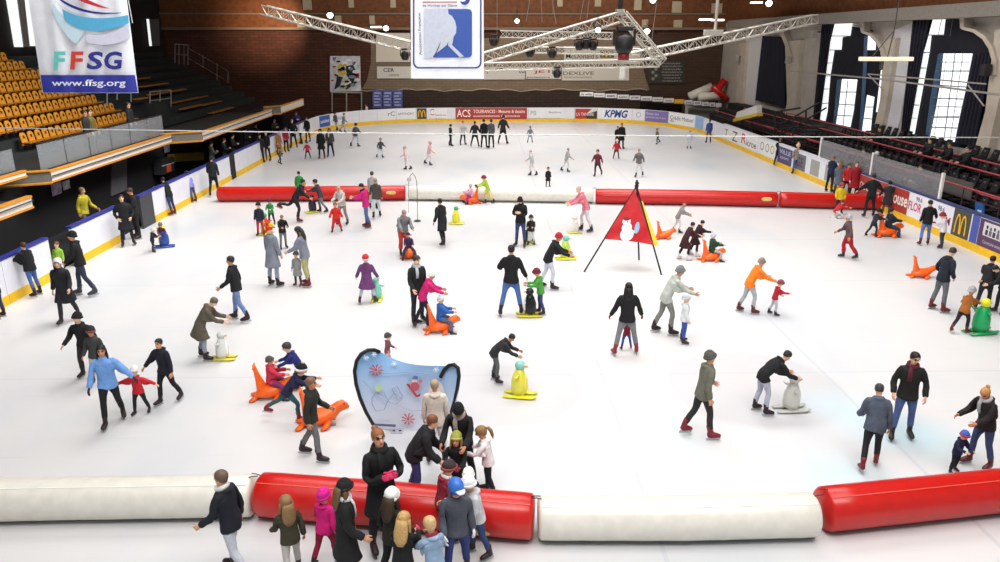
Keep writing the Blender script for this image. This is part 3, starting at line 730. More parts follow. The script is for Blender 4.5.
# ------------------------------------------------------------------ inflatable tubes
def tube_barrier(pts, r, m, label, seam):
    P = []
    for (px, py) in pts:
        g = G(px, py); d = math.hypot(g.x, g.y); al = math.atan2(CAM_H, d); k = r * math.tan(al / 2) / d
        P.append(Vector((g.x * (1 + k), g.y * (1 + k), r)))
    # resample
    Q = []; n = 14
    for i in range(n + 1):
        u = i / n * (len(P) - 1); k = min(int(u), len(P) - 2); Q.append(P[k].lerp(P[k + 1], u - k))
    o = Q[0].copy(); o.z = 0; t = empty('inflatable_barrier', o, 0, label, 'inflatable barrier', 'inflatable tubes dividing the ice')
    ax = (Q[-1] - Q[0]).normalized()
    pts_ = [Q[0] - ax * -.01] + [Q[0] + ax * .05] + Q[1:-1] + [Q[-1] - ax * .05, Q[-1] - ax * .01]
    rr = [r * .86, r * .985] + [r * (1 - .008 * (k % 2)) for k in range(len(Q) - 2)] + [r * .985, r * .86]
    b = MB(); b.tube([p - o for p in pts_], rr, n=28, cap=True, ref=(0, 0, 1)); b.build('tube', m, t, smooth=True)
    b = MB(); up = Vector((0, 0, 1)); side = ax.cross(up).normalized()
    for a in (62,):
        off = (up * math.sin(R(a)) + side * math.cos(R(a))) * (r * 1.0); b.tube([p - o + off for p in pts_[1:-1]], .008, n=6)
    b.build('welded_seam', seam, t)
    b = MB(); b.tube([p - o + side * (r * .6) - up * (r * .79) for p in pts_[1:-1]], .012, n=6); b.build('ground_strap', mat('strap_dark', '3a3a34', .8), t)
    for e, sgn in ((pts_[1], -1), (pts_[-2], 1)):
        b = MB(); e0 = e - o + up * r * .98; b.tube([e0, e0 + ax * sgn * .06 + up * .03 + side * .02, e0 + ax * sgn * .13 + up * .02], .008, n=5); b.build('tie_cord', mat('strap_dark', '3a3a34', .8), t)
    return t, o, ax, side
def vinyl(name, c): return mat(name, c, .28, noise=.06, scale=6, bump=.12, spec=.5)
RED = vinyl('red_vinyl', 'c01a14'); WHT = vinyl('white_vinyl', 'deDACE'); SR = mat('seam_red', 'e06050', .3, noise=0); SWH = mat('seam_white', 'f4f4f0', .3, noise=0)
tube_barrier([(-130, 523.5), (60, 519.5), (257, 517)], .30, WHT, 'white inflatable tube in the near left, half outside the picture', SWH)
tA = tube_barrier([(262, 516.5), (395, 528), (534, 541)], .315, RED, 'red inflatable tube behind the near group of children', SR)
tube_barrier([(537, 541), (680, 541), (812, 537)], .30, WHT, 'white inflatable tube in the near middle', SWH)
tube_barrier([(818, 532), (1000, 511), (1090, 500)], .31, RED, 'red inflatable tube at the near right', SR)
t1 = tube_barrier([(219, 201.5), (312, 201), (406, 200)], .31, RED, 'red inflatable tube at mid rink left, behind the small skaters', SR)
tube_barrier([(409, 200), (500, 201.5), (593, 203)], .31, WHT, 'white inflatable tube at mid rink centre', SWH)
t2 = tube_barrier([(595, 203.5), (690, 205), (776, 207)], .31, RED, 'red inflatable tube at mid rink right of the white one', SR)
tube_barrier([(778, 207), (830, 208.5), (888, 210)], .31, RED, 'red inflatable tube joining the right boards at mid rink', SR)
PATCH = mat('patch_yellow', 'd8c070', .5, noise=.1)
for (t, o, ax, side), u, al in ((tA, .83, -25), (t1, .93, 10), (t2, .95, 10)):
    ln = {0: 3.8}.get(0); L_ = (t.children[0].bound_box); 
    xs_ = [Vector(c) for c in L_]; ext = max(abs(c.x) for c in xs_)
    b = MB(); up = Vector((0, 0, 1)); c0 = ax * (ext * u); r = .318
    for k in range(10):
        for j in range(4):
            pass
    vs = []; n = 9
    for j in range(5):
        a = R(al - 14 + 7 * j)
        for k in range(n):
            x = (k / (n - 1) - .5) * .42 * math.sqrt(max(.05, 1 - ((j - 2) / 2.4) ** 2)); vs.append(c0 + ax * x + Vector((0, 0, r)) + (side * math.cos(a) + up * math.sin(a)) * r)
    b.add(vs, [(j * n + k, j * n + k + 1, (j + 1) * n + k + 1, (j + 1) * n + k) for j in range(4) for k in range(n - 1)]); b.build('oval_patch', PATCH, t, fix=False)
# ------------------------------------------------------------------ hall shell
def brick(name, c1, c2, mortar, sc=1.0, rough=.85):
    m = bpy.data.materials.new(name); m.use_nodes = True; nt = m.node_tree; b = nt.nodes['Principled BSDF']
    g = nt.nodes.new('ShaderNodeNewGeometry'); sp = nt.nodes.new('ShaderNodeSeparateXYZ'); cb = nt.nodes.new('ShaderNodeCombineXYZ')
    ad_ = nt.nodes.new('ShaderNodeMath'); ad_.operation = 'ADD'
    nt.links.new(g.outputs['Position'], sp.inputs[0]); nt.links.new(sp.outputs[0], ad_.inputs[0]); nt.links.new(sp.outputs[1], ad_.inputs[1])
    nt.links.new(ad_.outputs[0], cb.inputs[0]); nt.links.new(sp.outputs[2], cb.inputs[1])
    br = nt.nodes.new('ShaderNodeTexBrick'); br.inputs['Scale'].default_value = sc; br.inputs['Color1'].default_value = lin(c1); br.inputs['Color2'].default_value = lin(c2); br.inputs['Mortar'].default_value = lin(mortar)
    br.inputs['Brick Width'].default_value = .7; br.inputs['Row Height'].default_value = .22; br.inputs['Mortar Size'].default_value = .02
    nt.links.new(cb.outputs[0], br.inputs['Vector']); nt.links.new(br.outputs['Color'], b.inputs['Base Color']); b.inputs['Roughness'].default_value = rough
    return m
YB = 66.0
def struct(o, label=None, cat=None): return tag(o, label, cat, kind='structure')
RBR = brick('red_brick', '5a3020', '482619', '301a12'); TAUPE = brick('taupe_brick', '86735f', '806d5a', '72604e'); DBR = brick('dark_brick', '42312a', '3a2a23', '2c1f19')
WOOD = mat('roof_wood', '6e4020', .7, noise=.3, scale=3)
def pane(m, name, pts, mi, label=None, parent=None, off=(0, .05, 0)):
    b = MB(); b.prism(pts, off); return b.build(name, mi, parent)
def yquad(x0, y0, x1, y1, Y): return [onY(x0, y1, Y), onY(x1, y1, Y), onY(x1, y0, Y), onY(x0, y0, Y)]
b = MB(); b.box((-27, YB, -.4), (22, YB + .4, 16)); struct(b.build('wall_back', RBR))
# wall facings on the back wall
x0, x1 = onY(366, 60, YB).x, onY(762, 60, YB).x
def wz(y): return onY(484, y, YB).z
b = MB()
pts = []
for (px, py) in ((371, 38), (371, 62), (367, 80), (362, 89), (400, 90.5), (500, 90), (600, 90), (650, 90.5), (646, 80), (642, 62), (641, 50), (641, 38)): pts.append(onY(px, py, YB - .06))
b.prism(pts, (0, .06, 0)); struct(b.build('wall_back_facing', TAUPE))
b = MB(); b.prism([onY(640, 36, YB - .03), onY(740, 36, YB - .03), onY(740, 96, YB - .03), onY(640, 96, YB - .03)], (0, .03, 0)); struct(b.build('wall_back_right', brick('brown_brick', '4a3528', '443024', '38271d')))
b = MB(); b.prism([onY(362, 90, YB - .1), onY(660, 90, YB - .1), onY(660, 112, YB - .1), onY(362, 112, YB - .1)], (0, .1, 0)); struct(b.build('wall_back_base', DBR))
b = MB(); P = [onY(360 + i * 7, 90 + .8 * math.sin(i * 1.7) + .6 * math.sin(i * .6), YB - .14) for i in range(42)]; b.tube(P, .045, n=6)
tag(b.build('rolled_tarp_edge', mat('tarp', 'b8a890', .8)), 'crumpled pale tarp edge along the back wall above the dark band', 'tarp')
# upper wood wall with ledges
b = MB(); b.prism([onY(120, -8, YB - .3), onY(860, -8, YB - .3), onY(860, 28, YB - .3), onY(120, 28, YB - .3)], (0, .28, 0)); struct(b.build('wall_back_upper', WOOD))
for i, (y, h) in enumerate(((13.5, .12), (28.5, .2))):
    b = MB(); p, q = onY(120, y, YB - .5), onY(850, y, YB - .5); b.box((p.x, YB - .5, p.z - h / 2), (q.x, YB - .28, p.z + h / 2)); struct(b.build('trim_%d' % (i + 1), mat('ledge', '7a6a5c', .6)))
for i, (px, py, w, h) in enumerate(((307, 3, 8, 12), (351, 3, 5, 8), (393, 3, 5, 8), (338, 20, 6, 8), (301, 24, 7, 7), (372, 20, 5, 8), (638, 5, 7, 9), (677, 7, 9, 10), (717, 9, 10, 10), (645, 24, 6, 8), (678, 25, 8, 9), (560, 3, 5, 6), (598, 3, 6, 6))):
    b = MB(); c = onY(px, py, YB - .45); s = YB / F_PX / 1.0; b.box((c.x - w * s / 2, YB - .45, c.z - h * s / 2), (c.x + w * s / 2, YB - .33, c.z + h * s / 2))
    tag(b.build('acoustic_panel', mat('panel_cream', 'b4a68c', .8), bevel=.01), 'cream rectangular panel on the brown upper back wall, %s of the %s' % (ORD[i % 6] + (' one' if False else ''), ['left cluster', 'left cluster', 'left cluster', 'left cluster', 'left cluster', 'left cluster', 'right cluster', 'right cluster', 'right cluster', 'right cluster', 'right cluster', 'middle pair', 'middle pair'][i]) if False else 'cream panel on the brown upper wall, ' + ['left of the bright spotlights', 'small, at the top left edge', 'small, left of the hanging stick banner', 'behind the first bright spotlight', 'on the orange lit plank', 'beside the second bright spotlight', 'left of the four at the upper right', 'second of the four at the upper right', 'third of the four beside the truss mast', 'lower left under the upper right row', 'lower one above the truss arm', 'at the top edge right of the stick banner', 'at the top edge near the truss hub'][i], 'panel', 'cream panels on the back wall')
# hockey mural (generic players), frame posts, blue posters
t = empty('mural_poster', onY(345.5, 92, YB - .2), 0, 'square colourful poster of tussling hockey players on the brick back wall', 'poster')
def rel(t, px, py, Y): return onY(px, py, Y) - t.location
b = MB(); b.prism([rel(t, 330, 92, YB - .2), rel(t, 361, 91, YB - .2), rel(t, 360, 56, YB - .2), rel(t, 330, 56, YB - .2)], (0, .06, 0)); b.build('poster_sheet', mat('poster_grey', 'd4d4d8', .6, noise=.3, scale=1.5), t)
for nm, col, pl in (('yellow_shirt', 'd8c040', [(337, 66), (341, 63), (345, 70), (344, 76), (339, 75)]), ('dark_legs', '2a2830', [(337, 76), (343, 77), (340, 86), (334, 90), (336, 82)]), ('black_shirt', '26242a', [(346, 66), (353, 65), (358, 74), (352, 84), (346, 74)]), ('red_trousers', 'a02028', [(351, 74), (359, 73), (359, 80), (352, 80)]), ('blue_helmet', '5048a0', [(340, 68), (344, 66), (346, 70), (341, 71)]), ('white_helmet', 'f0f0f0', [(342, 62), (347, 61), (348, 66), (343, 66)]), ('dark_stick', '303034', [(345, 86), (357, 80), (358, 82), (346, 90)]), ('blue_corner', '5a88b8', [(332, 57), (337, 57), (334, 62)])):
    b = MB(); b.poly([rel(t, x, y, YB - .215) for x, y in pl]); b.build(nm, mat('print', col, .6, noise=0), t)
for k in range(26):
    x, y = 332 + (k * 7.3) % 26, 58 + (k * 11.7) % 30; r_ = .8 + (k * .37) % 1.3
    b = MB(); b.poly([rel(t, x + r_ * math.cos(a) * (1 + .6 * (k % 3)), y + r_ * math.sin(a), YB - .225) for a in (0, -1.2, -2.3, -3.5, -4.8)]); b.build('paint_fleck', mat('print', ['e8e8ec', '2c2a30', 'd0b840', '8a90a0', 'b02830', '4a4858', 'f0f0f0'][k % 7], .6, noise=0), t)
t = empty('wall_frame', onY(346, 112, YB - .4), 0, 'thin white metal frame standing under the hockey poster', 'frame')
for (xa, ya, xb, yb) in ((332, 92.5, 332, 112), (346.5, 93, 346.5, 112), (361.5, 92.5, 361.5, 112), (331.5, 92.5, 362, 92.5)):
    b = MB(); b.tube([rel(t, xa, ya, YB - .4), rel(t, xb, yb, YB - .4)], .05, n=6); b.build('frame_bar', mat('frame_white', 'b8b4ac', .5), t)
for i in range(3):
    xa, xb = 372.5 + i * 10.2, 382 + i * 10.2
    t = empty('poster_board', onY((xa + xb) / 2, 108, YB - .3), 0, 'blue patterned poster board under the back wall facing, %s of three from the left' % ORD[i], 'poster', 'blue poster boards')
    b = MB(); b.prism([rel(t, xa, 108, YB - .3), rel(t, xb, 108, YB - .3), rel(t, xb, 90, YB - .3), rel(t, xa, 90, YB - .3)], (0, .05, 0)); b.build('poster_sheet', mat('poster_blue', '5a66a8', .6, noise=.5, scale=2.2), t)
    for k in range(5):
        b = MB(); y = 92.5 + k * 3; b.poly([rel(t, xa + 1.5, y + 1.2, YB - .31), rel(t, xb - 1.5 - (k % 2) * 2, y + 1.2, YB - .31), rel(t, xb - 1.5 - (k % 2) * 2, y, YB - .31), rel(t, xa + 1.5, y, YB - .31)]); b.build('printed_line', mat('print', 'c4c8e4', .6, noise=0), t)
# sponsor boards of the back wall
def wall_board(x0, y0, x1, y1, col, label, words, Y=YB - .2, cat='sign', nm='sponsor_board', group='sponsor boards on the back wall'):
    t = empty(nm, onY((x0 + x1) / 2, y1, Y), 0, label, cat, group)
    b = MB(); b.prism([rel(t, x0, y1, Y), rel(t, x1, y1, Y), rel(t, x1, y0, Y), rel(t, x0, y0, Y)], (0, .06, 0)); b.build('sign_sheet', mat('sign_sheet', col, .6, noise=.05), t)
    for (s, a, b_, c, d, wc) in words:
        p, q = rel(t, a, d, Y - .02), rel(t, b_, c, Y - .02); writing(s, (p + q) / 2, (1, 0, 0), (0, 0, 1), q.x - p.x, q.z - p.z, mat('print', wc, .5, noise=0), t, bold=.01)
    return t
wall_board(377, 66.5, 411, 78.5, 'dcd6cc', 'white sponsor board with three dark capitals on the back wall left of the stick banner', [('CER', 383.5, 394, 68, 72, '222226'), ('centre', 389, 399, 74, 76, '77706a')])
t = wall_board(484, 67, 525, 79.5, 'd0c8c0', 'grey sponsor board on the back wall right of the stick banner', [('T', 486, 489, 69, 74, 'a02c24'), ('oo', 495, 503, 68, 71.5, '3a3634'), ('co', 519, 524.5, 70, 73, '3a3634')])
wall_board(526, 67, 561, 79, 'd8d0c8', 'sponsor board with short red lettering on the back wall', [('JET', 533.5, 553, 69, 74, 'b02c20'), ('partenaire', 527, 550, 76.5, 78.5, '50585c')])
wall_board(562, 68, 629, 80.5, 'd6cec4', 'long beige sponsor board with wide olive lettering on the back wall', [('DEXLIVE', 563, 594, 71.5, 75, '6a6454'), ('environnement', 564, 592, 76.2, 78, '807868')])
wall_board(564, 46, 640, 64, 'ccc2b6', 'large beige board with black lettering behind the triangle of trusses', [("McDonald's", 566, 598, 53.5, 58.5, '241f1c')])
t = wall_board(600, 50.5, 614, 57.5, '5c5846', 'small dark sign with yellow arches behind the truss', [], Y=YB - .3)
arches(t, rel(t, 606.5, 54, YB - .32), (1, 0, 0), (0, 0, 1), .7, .45, ARCHY)
wall_board(376, 33, 410, 62, 'd8cec0', 'tall cream board on the back wall left of the stick banner', [], nm='cream_board')
t = wall_board(649, 61, 684.5, 83.5, '3a3834', 'dark team honours board with rows of pale lettering on the back wall', [])
for k in range(7): writing('ROSSEGALIERE PATINAGE'[:12 + (k * 5) % 9], rel(t, 672, 63.5 + k * 2.9, YB - .24), (1, 0, 0), (0, 0, 1), (16 + (k * 3) % 5) * .088, .11, mat('print', 'b8b2a8', .5, noise=0), t)
for k in range(5): b = MB(); b.sphere(rel(t, 653 + (k % 2) * 3, 66 + k * 3.2, YB - .22), (.14, .02, .14), 8, 6); b.build('printed_player', mat('print', '8a867e', .5, noise=0), t)
# placards on the far right glass
for i in range(14):
    u = i / 13; xa = 580 + 8.5 * i + .12 * i; 
    xs_ = [580, 594, 605.5, 617.5, 629.5, 641, 652.5, 663.5, 674.5, 684.5, 693.5, 702, 709.5, 716, 722]
    xa, xb = xs_[i], xs_[i + 1] - .7; ya = 92.0 + (xa - 580) * .072 + max(0, xa - 650) * .02
    t = wall_board(xa, ya, xb, ya + 4.2, 'e6b030' if i == 8 else 'e2e0e2', ('yellow' if i == 8 else 'white') + ' sponsor placard of the row above the far right glass, %s from the left' % ORD[i], [] if i in (8, 13) else [(['la ville', 'sport plus', 'BMR', 'habitat', 'garage', 'cuisines', 'optique', 'radio', '', 'hotel', 'presse', 'vins', 'auto', ''][i], xa + 1.5, xb - 1.5, ya + 1.2, ya + 3.2, '44404a')], Y=YB - 3.2, nm='sponsor_placard', group='placards on the far right rail')
b = MB(); b.tube([onY(578, 96, YB - 3.1), onY(650, 101.2, YB - 3.1), onY(722, 107.5, YB - 3.1)], .04, n=6); tag(b.build('placard_rail', mat('steel_dark', '55504a', .5, .5)), 'thin rail carrying the row of sponsor placards', 'rail')
b = MB(); b.prism([onY(640, 102, YB - 1.1), onY(682, 105, YB - 1.1), onY(682, 120, YB - 1.1), onY(640, 116, YB - 1.1)], (0, .02, 0)); tag(b.build('dark_glass_screen', mat('smoked_glass', '1c1815', .15, noise=0)), 'dark glass pane behind the far right boards', 'glass')
b = MB(); b.prism([onY(685, 104, YB - 1.1), onY(722, 104, YB - 1.1), onY(722, 125, YB - 1.1), onY(685, 120, YB - 1.1)], (0, .02, 0)); tag(b.build('grey_screen', mat('grey_screen', 'b4b8b2', .5)), 'pale grey screen behind the far right corner', 'screen')
# stacked inflatables and blue pennants at the far right
t = empty('stacked_inflatable', onY(715, 104, YB - 2), 0, 'white and red inflatable tubes lying stacked at the far right corner', 'inflatable barrier')
def iy(px, py, Y=YB - 2): return onY(px, py, Y) - t.location
b = MB(); b.tube([iy(689, 97), iy(712, 87)], .38, n=12); b.build('white_tube', WHT, t, smooth=True)
b = MB(); b.tube([iy(698, 97, YB - 2.6), iy(723, 95.5, YB - 2.6)], .34, n=12); b.build('white_tube', WHT, t, smooth=True)
b = MB(); b.tube([iy(709, 100, YB - 2.3), iy(725, 80, YB - 2.3)], .3, n=12); b.build('red_tube', RED, t, smooth=True)
b = MB(); b.tube([iy(713, 86, YB - 2.9), iy(727, 100, YB - 2.9)], .26, n=12); b.build('red_tube', RED, t, smooth=True)
b = MB(); b.box((iy(690, 104).x, -.4, iy(690, 104).z - 2.4), (iy(724, 104).x, .4, iy(724, 104).z - .35)); b.build('plinth', mat('plinth', '7e7c74', .8), t)
# ceiling and side walls
b = MB(); b.box((-27, 2, 15), (22, 68, 15.3)); struct(b.build('ceiling', mat('ceiling_brown', '3a2418', .8, noise=.3)))
b = MB(); b.box((-27, 2, -.4), (-26.5, 68, 16)); struct(b.build('wall_left', mat('left_wall', '24201e', .9, noise=.2)))
# ------------------------------------------------------------------ right wall with tall windows
XW = 20.2
b = MB(); b.box((XW, 2, -.4), (XW + .5, 68, 16)); struct(b.build('wall_right', mat('right_plaster', 'b4aca2', .8, noise=.08, scale=1.5)))
def xp(px, py, X): return onX(px, py, X)
def xpoly(name, pts, X, m, thick=.04, parent=None, kind=None):
    P = [xp(x, y, X) for x, y in pts]
    loc = Vector((0, 0, 0)) if parent is None else parent.location
    b = MB(); b.prism([p - loc for p in P], (thick, 0, 0)); o = b.build(name, m, parent)
    if kind: o['kind'] = kind
    return o
NAVY = mat('blackout_navy', '14141f', .9, noise=.3, scale=4); DAY = mat('bright_pane', 'e8ecec', .2, emit=1.05, noise=0); BLUEP = mat('blue_pane', '3c5878', .2, emit=.12, noise=0); FRM = mat('window_frame', '6c7076', .5)
def window(n, polys, bars, label):
    c = xp(*polys[0][1][0], XW - .06); t = empty('window_%d' % n, c, 0, label, 'window', kind='structure')
    for kind_, p in polys: xpoly('window_pane', p, XW - .10, DAY if kind_ == 'w' else BLUEP, .03, t)
    b = MB()
    for (xa, ya, xb, yb, wd) in bars: b.tube([xp(xa, ya, XW - .14) - c, xp(xb, yb, XW - .14) - c], wd * .75, n=4)
    b.build('glazing_bars', FRM, t)
xpoly('window_recess', [(822, 22), (872, 30), (881, 48), (884, 62), (878, 120), (872, 142), (812, 128)], XW - .03, NAVY, .03, kind='structure')
xpoly('window_recess', [(914, 17), (962, 13), (962, 28), (974, 30), (986, 38), (993, 50), (995, 75), (986, 112), (978, 150), (900, 138)], XW - .03, NAVY, .03, kind='structure')
xpoly('window_recess', [(762, 36), (783, 37), (788, 60), (786, 108), (770, 104), (755, 100)], XW - .03, mat('curtain_navy', '1a1d3c', .9, noise=.25, scale=3), .03, kind='structure')
# near bay
w_ = [('w', [(934, 15), (957, 14.5), (956, 18), (945, 18.5), (943, 35), (931, 35), (929, 52), (922, 90), (918, 112), (914, 134), (902, 133), (905, 106), (918, 70), (926, 45)]), ('b', [(938, 54), (943, 53), (934, 112), (929, 138), (925, 138), (930, 100)]), ('w', [(943.5, 53.5), (972, 53.5), (965, 90), (960, 112), (954, 142), (930, 137), (936, 108), (940, 85)])]
bars_ = [(926, 35, 944, 35, .03), (918, 68, 926, 68, .03), (921, 53, 931, 52, .03), (911, 84, 923, 84, .03), (905, 105, 919, 105, .03), (936, 71, 969, 71, .03), (934, 85, 966, 87, .03), (932, 98, 963, 99, .03), (931, 117, 959, 117, .04), (928, 127, 957, 128, .03), (955, 54, 944, 139, .03), (963, 54, 950, 141, .02), (934, 112, 929, 137, .03), (942, 18, 938, 35, .02), (912, 96, 906, 132, .02), (950, 36, 953, 18, .015), (969, 62, 937, 62, .02), (933, 106, 962, 107, .02), (947, 54, 934, 137, .015), (903, 118, 917, 118, .02)]
window(1, w_, bars_, 'tall bright window with dark blind in the near right bay')
w_ = [('w', [(835, 22.5), (852, 22.5), (850, 36), (842, 37), (841, 50), (834, 50), (830, 75), (827, 112), (825, 121), (816, 119), (818, 100), (826, 60)]), ('b', [(837, 80), (842, 79), (838, 112), (836, 124), (833, 124)]), ('w', [(842, 79), (857, 79.5), (853, 112), (850, 127), (836, 124), (839, 105)]), ('b', [(864, 36), (868, 36), (866, 80), (862, 131), (859, 130), (863, 70)]), ('w', [(868, 35), (876, 37), (875, 50), (867, 50)]), ('w', [(884, 48), (886, 60), (884, 92), (882, 78)]), ('w', [(867, 95), (874, 97), (872, 112), (870, 133), (862, 131)]), ('w', [(881, 70), (884, 70), (880, 112), (876, 112)])]
bars_ = [(831, 36, 851, 36, .03), (826, 50, 841, 50, .03), (822, 63, 832, 63, .03), (820, 76, 830, 76, .03), (819, 89, 829, 89, .03), (817, 104, 828, 103, .03), (837, 92, 856, 92, .03), (836, 104, 854, 105, .03), (835, 115, 852, 116, .03), (848, 80, 843, 126, .03), (866, 107, 873, 107, .03), (864, 118, 872, 119, .03)]
window(2, w_, bars_, 'tall bright window with dark blind in the far right bay')
# side curtains bunched beside the near windows
def curtain(pts_top, pts_bot, label):
    b = MB(); n = 10; (xa, ya), (xb, yb) = pts_top; (xc, yc), (xd, yd) = pts_bot; T = []; Bt = []
    for k in range(n + 1):
        u = k / n; X = XW - .22 - .06 * (k % 2); T.append(xp(xa + (xb - xa) * u, ya + (yb - ya) * u, X)); Bt.append(xp(xc + (xd - xc) * u, yc + (yd - yc) * u, X))
    o = T[0].copy(); o.z = Bt[0].z; b.add([p - o for p in T + Bt], [(k, k + 1, n + 2 + k, n + 1 + k) for k in range(n)])
    q = b.build('curtain', mat('curtain_dark', '181826', .9, noise=.3), None, smooth=False, loc=o, fix=False); tag(q, label, 'curtain', 'dark curtains of the right windows')
curtain([(913, 18), (930, 17)], [(900, 138), (908, 140)], 'dark curtain at the left of the near bright window')
curtain([(823, 23), (833, 22)], [(814, 128), (819, 128)], 'dark curtain at the left of the far bright window')
curtain([(974, 55), (992, 55)], [(956, 142), (975, 148)], 'wide dark curtain at the right of the near bright window')
curtain([(764, 37), (785, 37)], [(757, 100), (785, 108)], 'navy curtain hanging in the farthest bay of the right wall')
# pilasters (project from the wall) with arched heads
def pilaster(pts, label, n, dep=.3):
    xpoly('pillar_%d' % n, pts, XW - dep, mat('pilaster_beige', 'c0b4a4', .8, noise=.1, scale=2), dep, kind='structure')
pilaster([(884, 40), (896, 38), (887, 100), (879, 140), (872, 138), (880, 100)], '', 1)
pilaster([(995, 30), (1006, 28), (1000, 95), (985, 162), (972, 158), (985, 112)], '', 2)
pilaster([(785, 42), (800, 40), (796, 100), (793, 130), (783, 128), (787, 100)], '', 3)
pilaster([(739, 44), (746, 42), (741, 112), (737, 124), (731, 122), (735, 112)], '', 4)
def arch_strip(outer, inner, n):
    vs = [xp(x, y, XW - .4) for x, y in outer] + [xp(x, y, XW - .4) for x, y in inner]; k = len(outer); b = MB()
    for i in range(k - 1): b.prism([vs[i], vs[i + 1], vs[k + i + 1], vs[k + i]], (.38, 0, 0))
    o = b.build('trim_arch_%d' % n, mat('pilaster_beige', 'c0b4a4', .8, noise=.1, scale=2)); o['kind'] = 'structure'
arch_strip([(960, 14), (964, 15), (963.5, 27), (975, 29.5), (985, 36), (992, 46), (996, 60), (995, 75)], [(959, 14), (960, 28), (962, 29.5), (973, 32.5), (982, 39), (988, 48), (991.5, 60), (990, 75)], 1)
arch_strip([(861, 20), (864, 21), (863.5, 31), (872, 34), (879, 41), (884, 50), (886, 60)], [(860, 20), (860.5, 31), (862, 33), (870, 36.5), (876, 43), (880, 51), (881.5, 60)], 2)
arch_strip([(778, 26), (782, 27), (784, 34), (788, 44), (791, 55), (792, 62)], [(776, 26), (779, 34), (782, 38), (785, 46), (788, 56), (789, 62)], 3)
# white plaster reveals and the eaves beam
xpoly('trim_reveal_1', [(895, 30), (913, 22), (905, 90), (900, 120), (893, 142), (884, 140), (890, 100)], XW - .06, mat('plaster_white', 'd4d2d4', .8, noise=.06), .05, kind='structure')
xpoly('trim_reveal_2', [(746, 38), (762, 36), (757, 80), (753, 118), (740, 118)], XW - .06, mat('plaster_white', 'd4d2d4', .8, noise=.06), .05, kind='structure')
b = MB(); p, q = xp(812, 18, 19.2), xp(1060, -8, 19.2); b.prism([(19.2, p.y + 16, p.z - .35), (19.2, 12, p.z - .35), (19.2, 12, p.z + .2), (19.2, p.y + 16, p.z + .2)], (.9, 0, 0)); zb_ = p.z + .2; struct(b.build('trim_eaves_beam', mat('beam_grey', '857e75', .8, noise=.1)))
b = MB(); b.box((XW - .12, 12, zb_ - .1), (XW - .02, 65.5, 14.9)); struct(b.build('wall_right_upper', WOOD))
b = MB()
b.tube([xp(790, 71, 18.6), xp(880, 79, 18.6), xp(1010, 96, 18.6)], .04, n=6); b.tube([xp(868, 74, 18.6), xp(883, 90, 18.6)], .03, n=5); b.tube([xp(968, 85, 18.6), xp(984, 106, 18.6)], .03, n=5); b.tube([xp(868, 74, 18.6), xp(986, 84, 18.6)], .03, n=5)
tag(b.build('tie_rod', mat('rod_grey', 'a8a29a', .5, .3)), 'long pale tie rod with braces crossing the right windows', 'tie rod')
# ------------------------------------------------------------------ right stands
CONC = mat('stand_dark', '211f21', .9, noise=.2); 
TIERS = [(17.05, .55), (17.75, .95), (18.45, 1.35), (19.15, 1.75)]
for i, (x, z) in enumerate(TIERS):
    b = MB(); b.box((x, 14, -.02), (x + .72 if i < 3 else XW, 60, z)); struct(b.build('stand_tier_right_%d' % (i + 1), CONC))
seat_m = mat('seat_black', '100f11', .6, noise=.1); lab_m = mat('seat_number', '5c5c5c', .6, noise=0)
proto = None
def black_seat(loc, label):
    global proto
    if proto is None:
        t = empty('stadium_seat', loc, 0); tag(t, label, 'seat', 'black seats of the right stand')
        b = MB(); b.box((-.02, -.2, .28), (.36, .2, .33)); b.build('seat_pan', seat_m, t)
        b = MB(); b.hexa([(.30, -.2, .30), (.36, -.2, .30), (.36, .2, .30), (.30, .2, .30)], [(.42, -.17, .68), (.46, -.17, .68), (.46, .17, .68), (.42, .17, .68)]); k = b.build('backrest', seat_m, t)
        b = MB(); b.box((.355, -.06, .52), (.40, .06, .58)); b.build('number_plate', lab_m, k)
        b = MB(); b.box((.26, -.03, .0), (.30, .03, .29)); b.build('bracket', seat_m, t)
        proto = t; return t
    c = copy_tree(proto); c.location = loc; c['label'] = label; return c
for r_, (x, z) in enumerate(TIERS):
    n = 0
    y = 19.5 + r_ * 1.2
    while y < 44 - r_ * 2 and n < 36:
        if not (30.0 < y < 31.6): black_seat((x + .2, y, z), 'black seat in the %s row of the right stand, %s from the near end' % (ORD[r_], ORD[n])); n += 1
        y += .62
PINK = mat('rail_red', 'b04a50', .5, noise=.15)
for i, (x, z, y0, y1) in enumerate(((17.0, 1.5, 16, 56), (18.4, 1.85, 16, 54), (17.72, 1.22, 17, 52), (19.1, 2.05, 18, 48))):
    t = empty('barrier_rail', (x, y0, 0), 0, ['long red rail in front of the lower black seats on the right', 'long red rail along the upper black seats on the right', 'red rail before the second row of black seats', 'red rail before the top row of black seats'][i], 'rail', 'red rails of the right stand')
    b = MB(); b.tube([(0, 0, z), (0, y1 - y0, z)], .035, n=8); b.build('handrail', PINK, t)
    b = MB(); b.tube([(0, 0, z - .35), (0, y1 - y0, z - .35)], .022, n=6); b.build('mid_rail', mat('rail_dark', '4a2c30', .6), t)
    zb = -.02 if i == 0 else (.95, .95, .55, 1.35)[i]
    k = 0
    while k <= 20:
        b = MB(); yy = k * (y1 - y0) / 20; b.tube([(0, yy, zb), (0, yy, z)], .025, n=6); b.build('rail_post', mat('rail_dark', '4a2c30', .6), t); k += 1
b = MB(); b.box((0, -1.2, 0), (.04, 1.2, .62)); o = b.build('stand_panel', mat('stand_panel_grey', '5c5854', .8), loc=(17.5, 27.5, .95)); tag(o, 'grey panel among the black seats of the right stand', 'panel')
o = empty('blue_sign', xp(979, 213, 16.9), 0, 'small blue sign with a white mark at the right edge of the stand', 'sign')
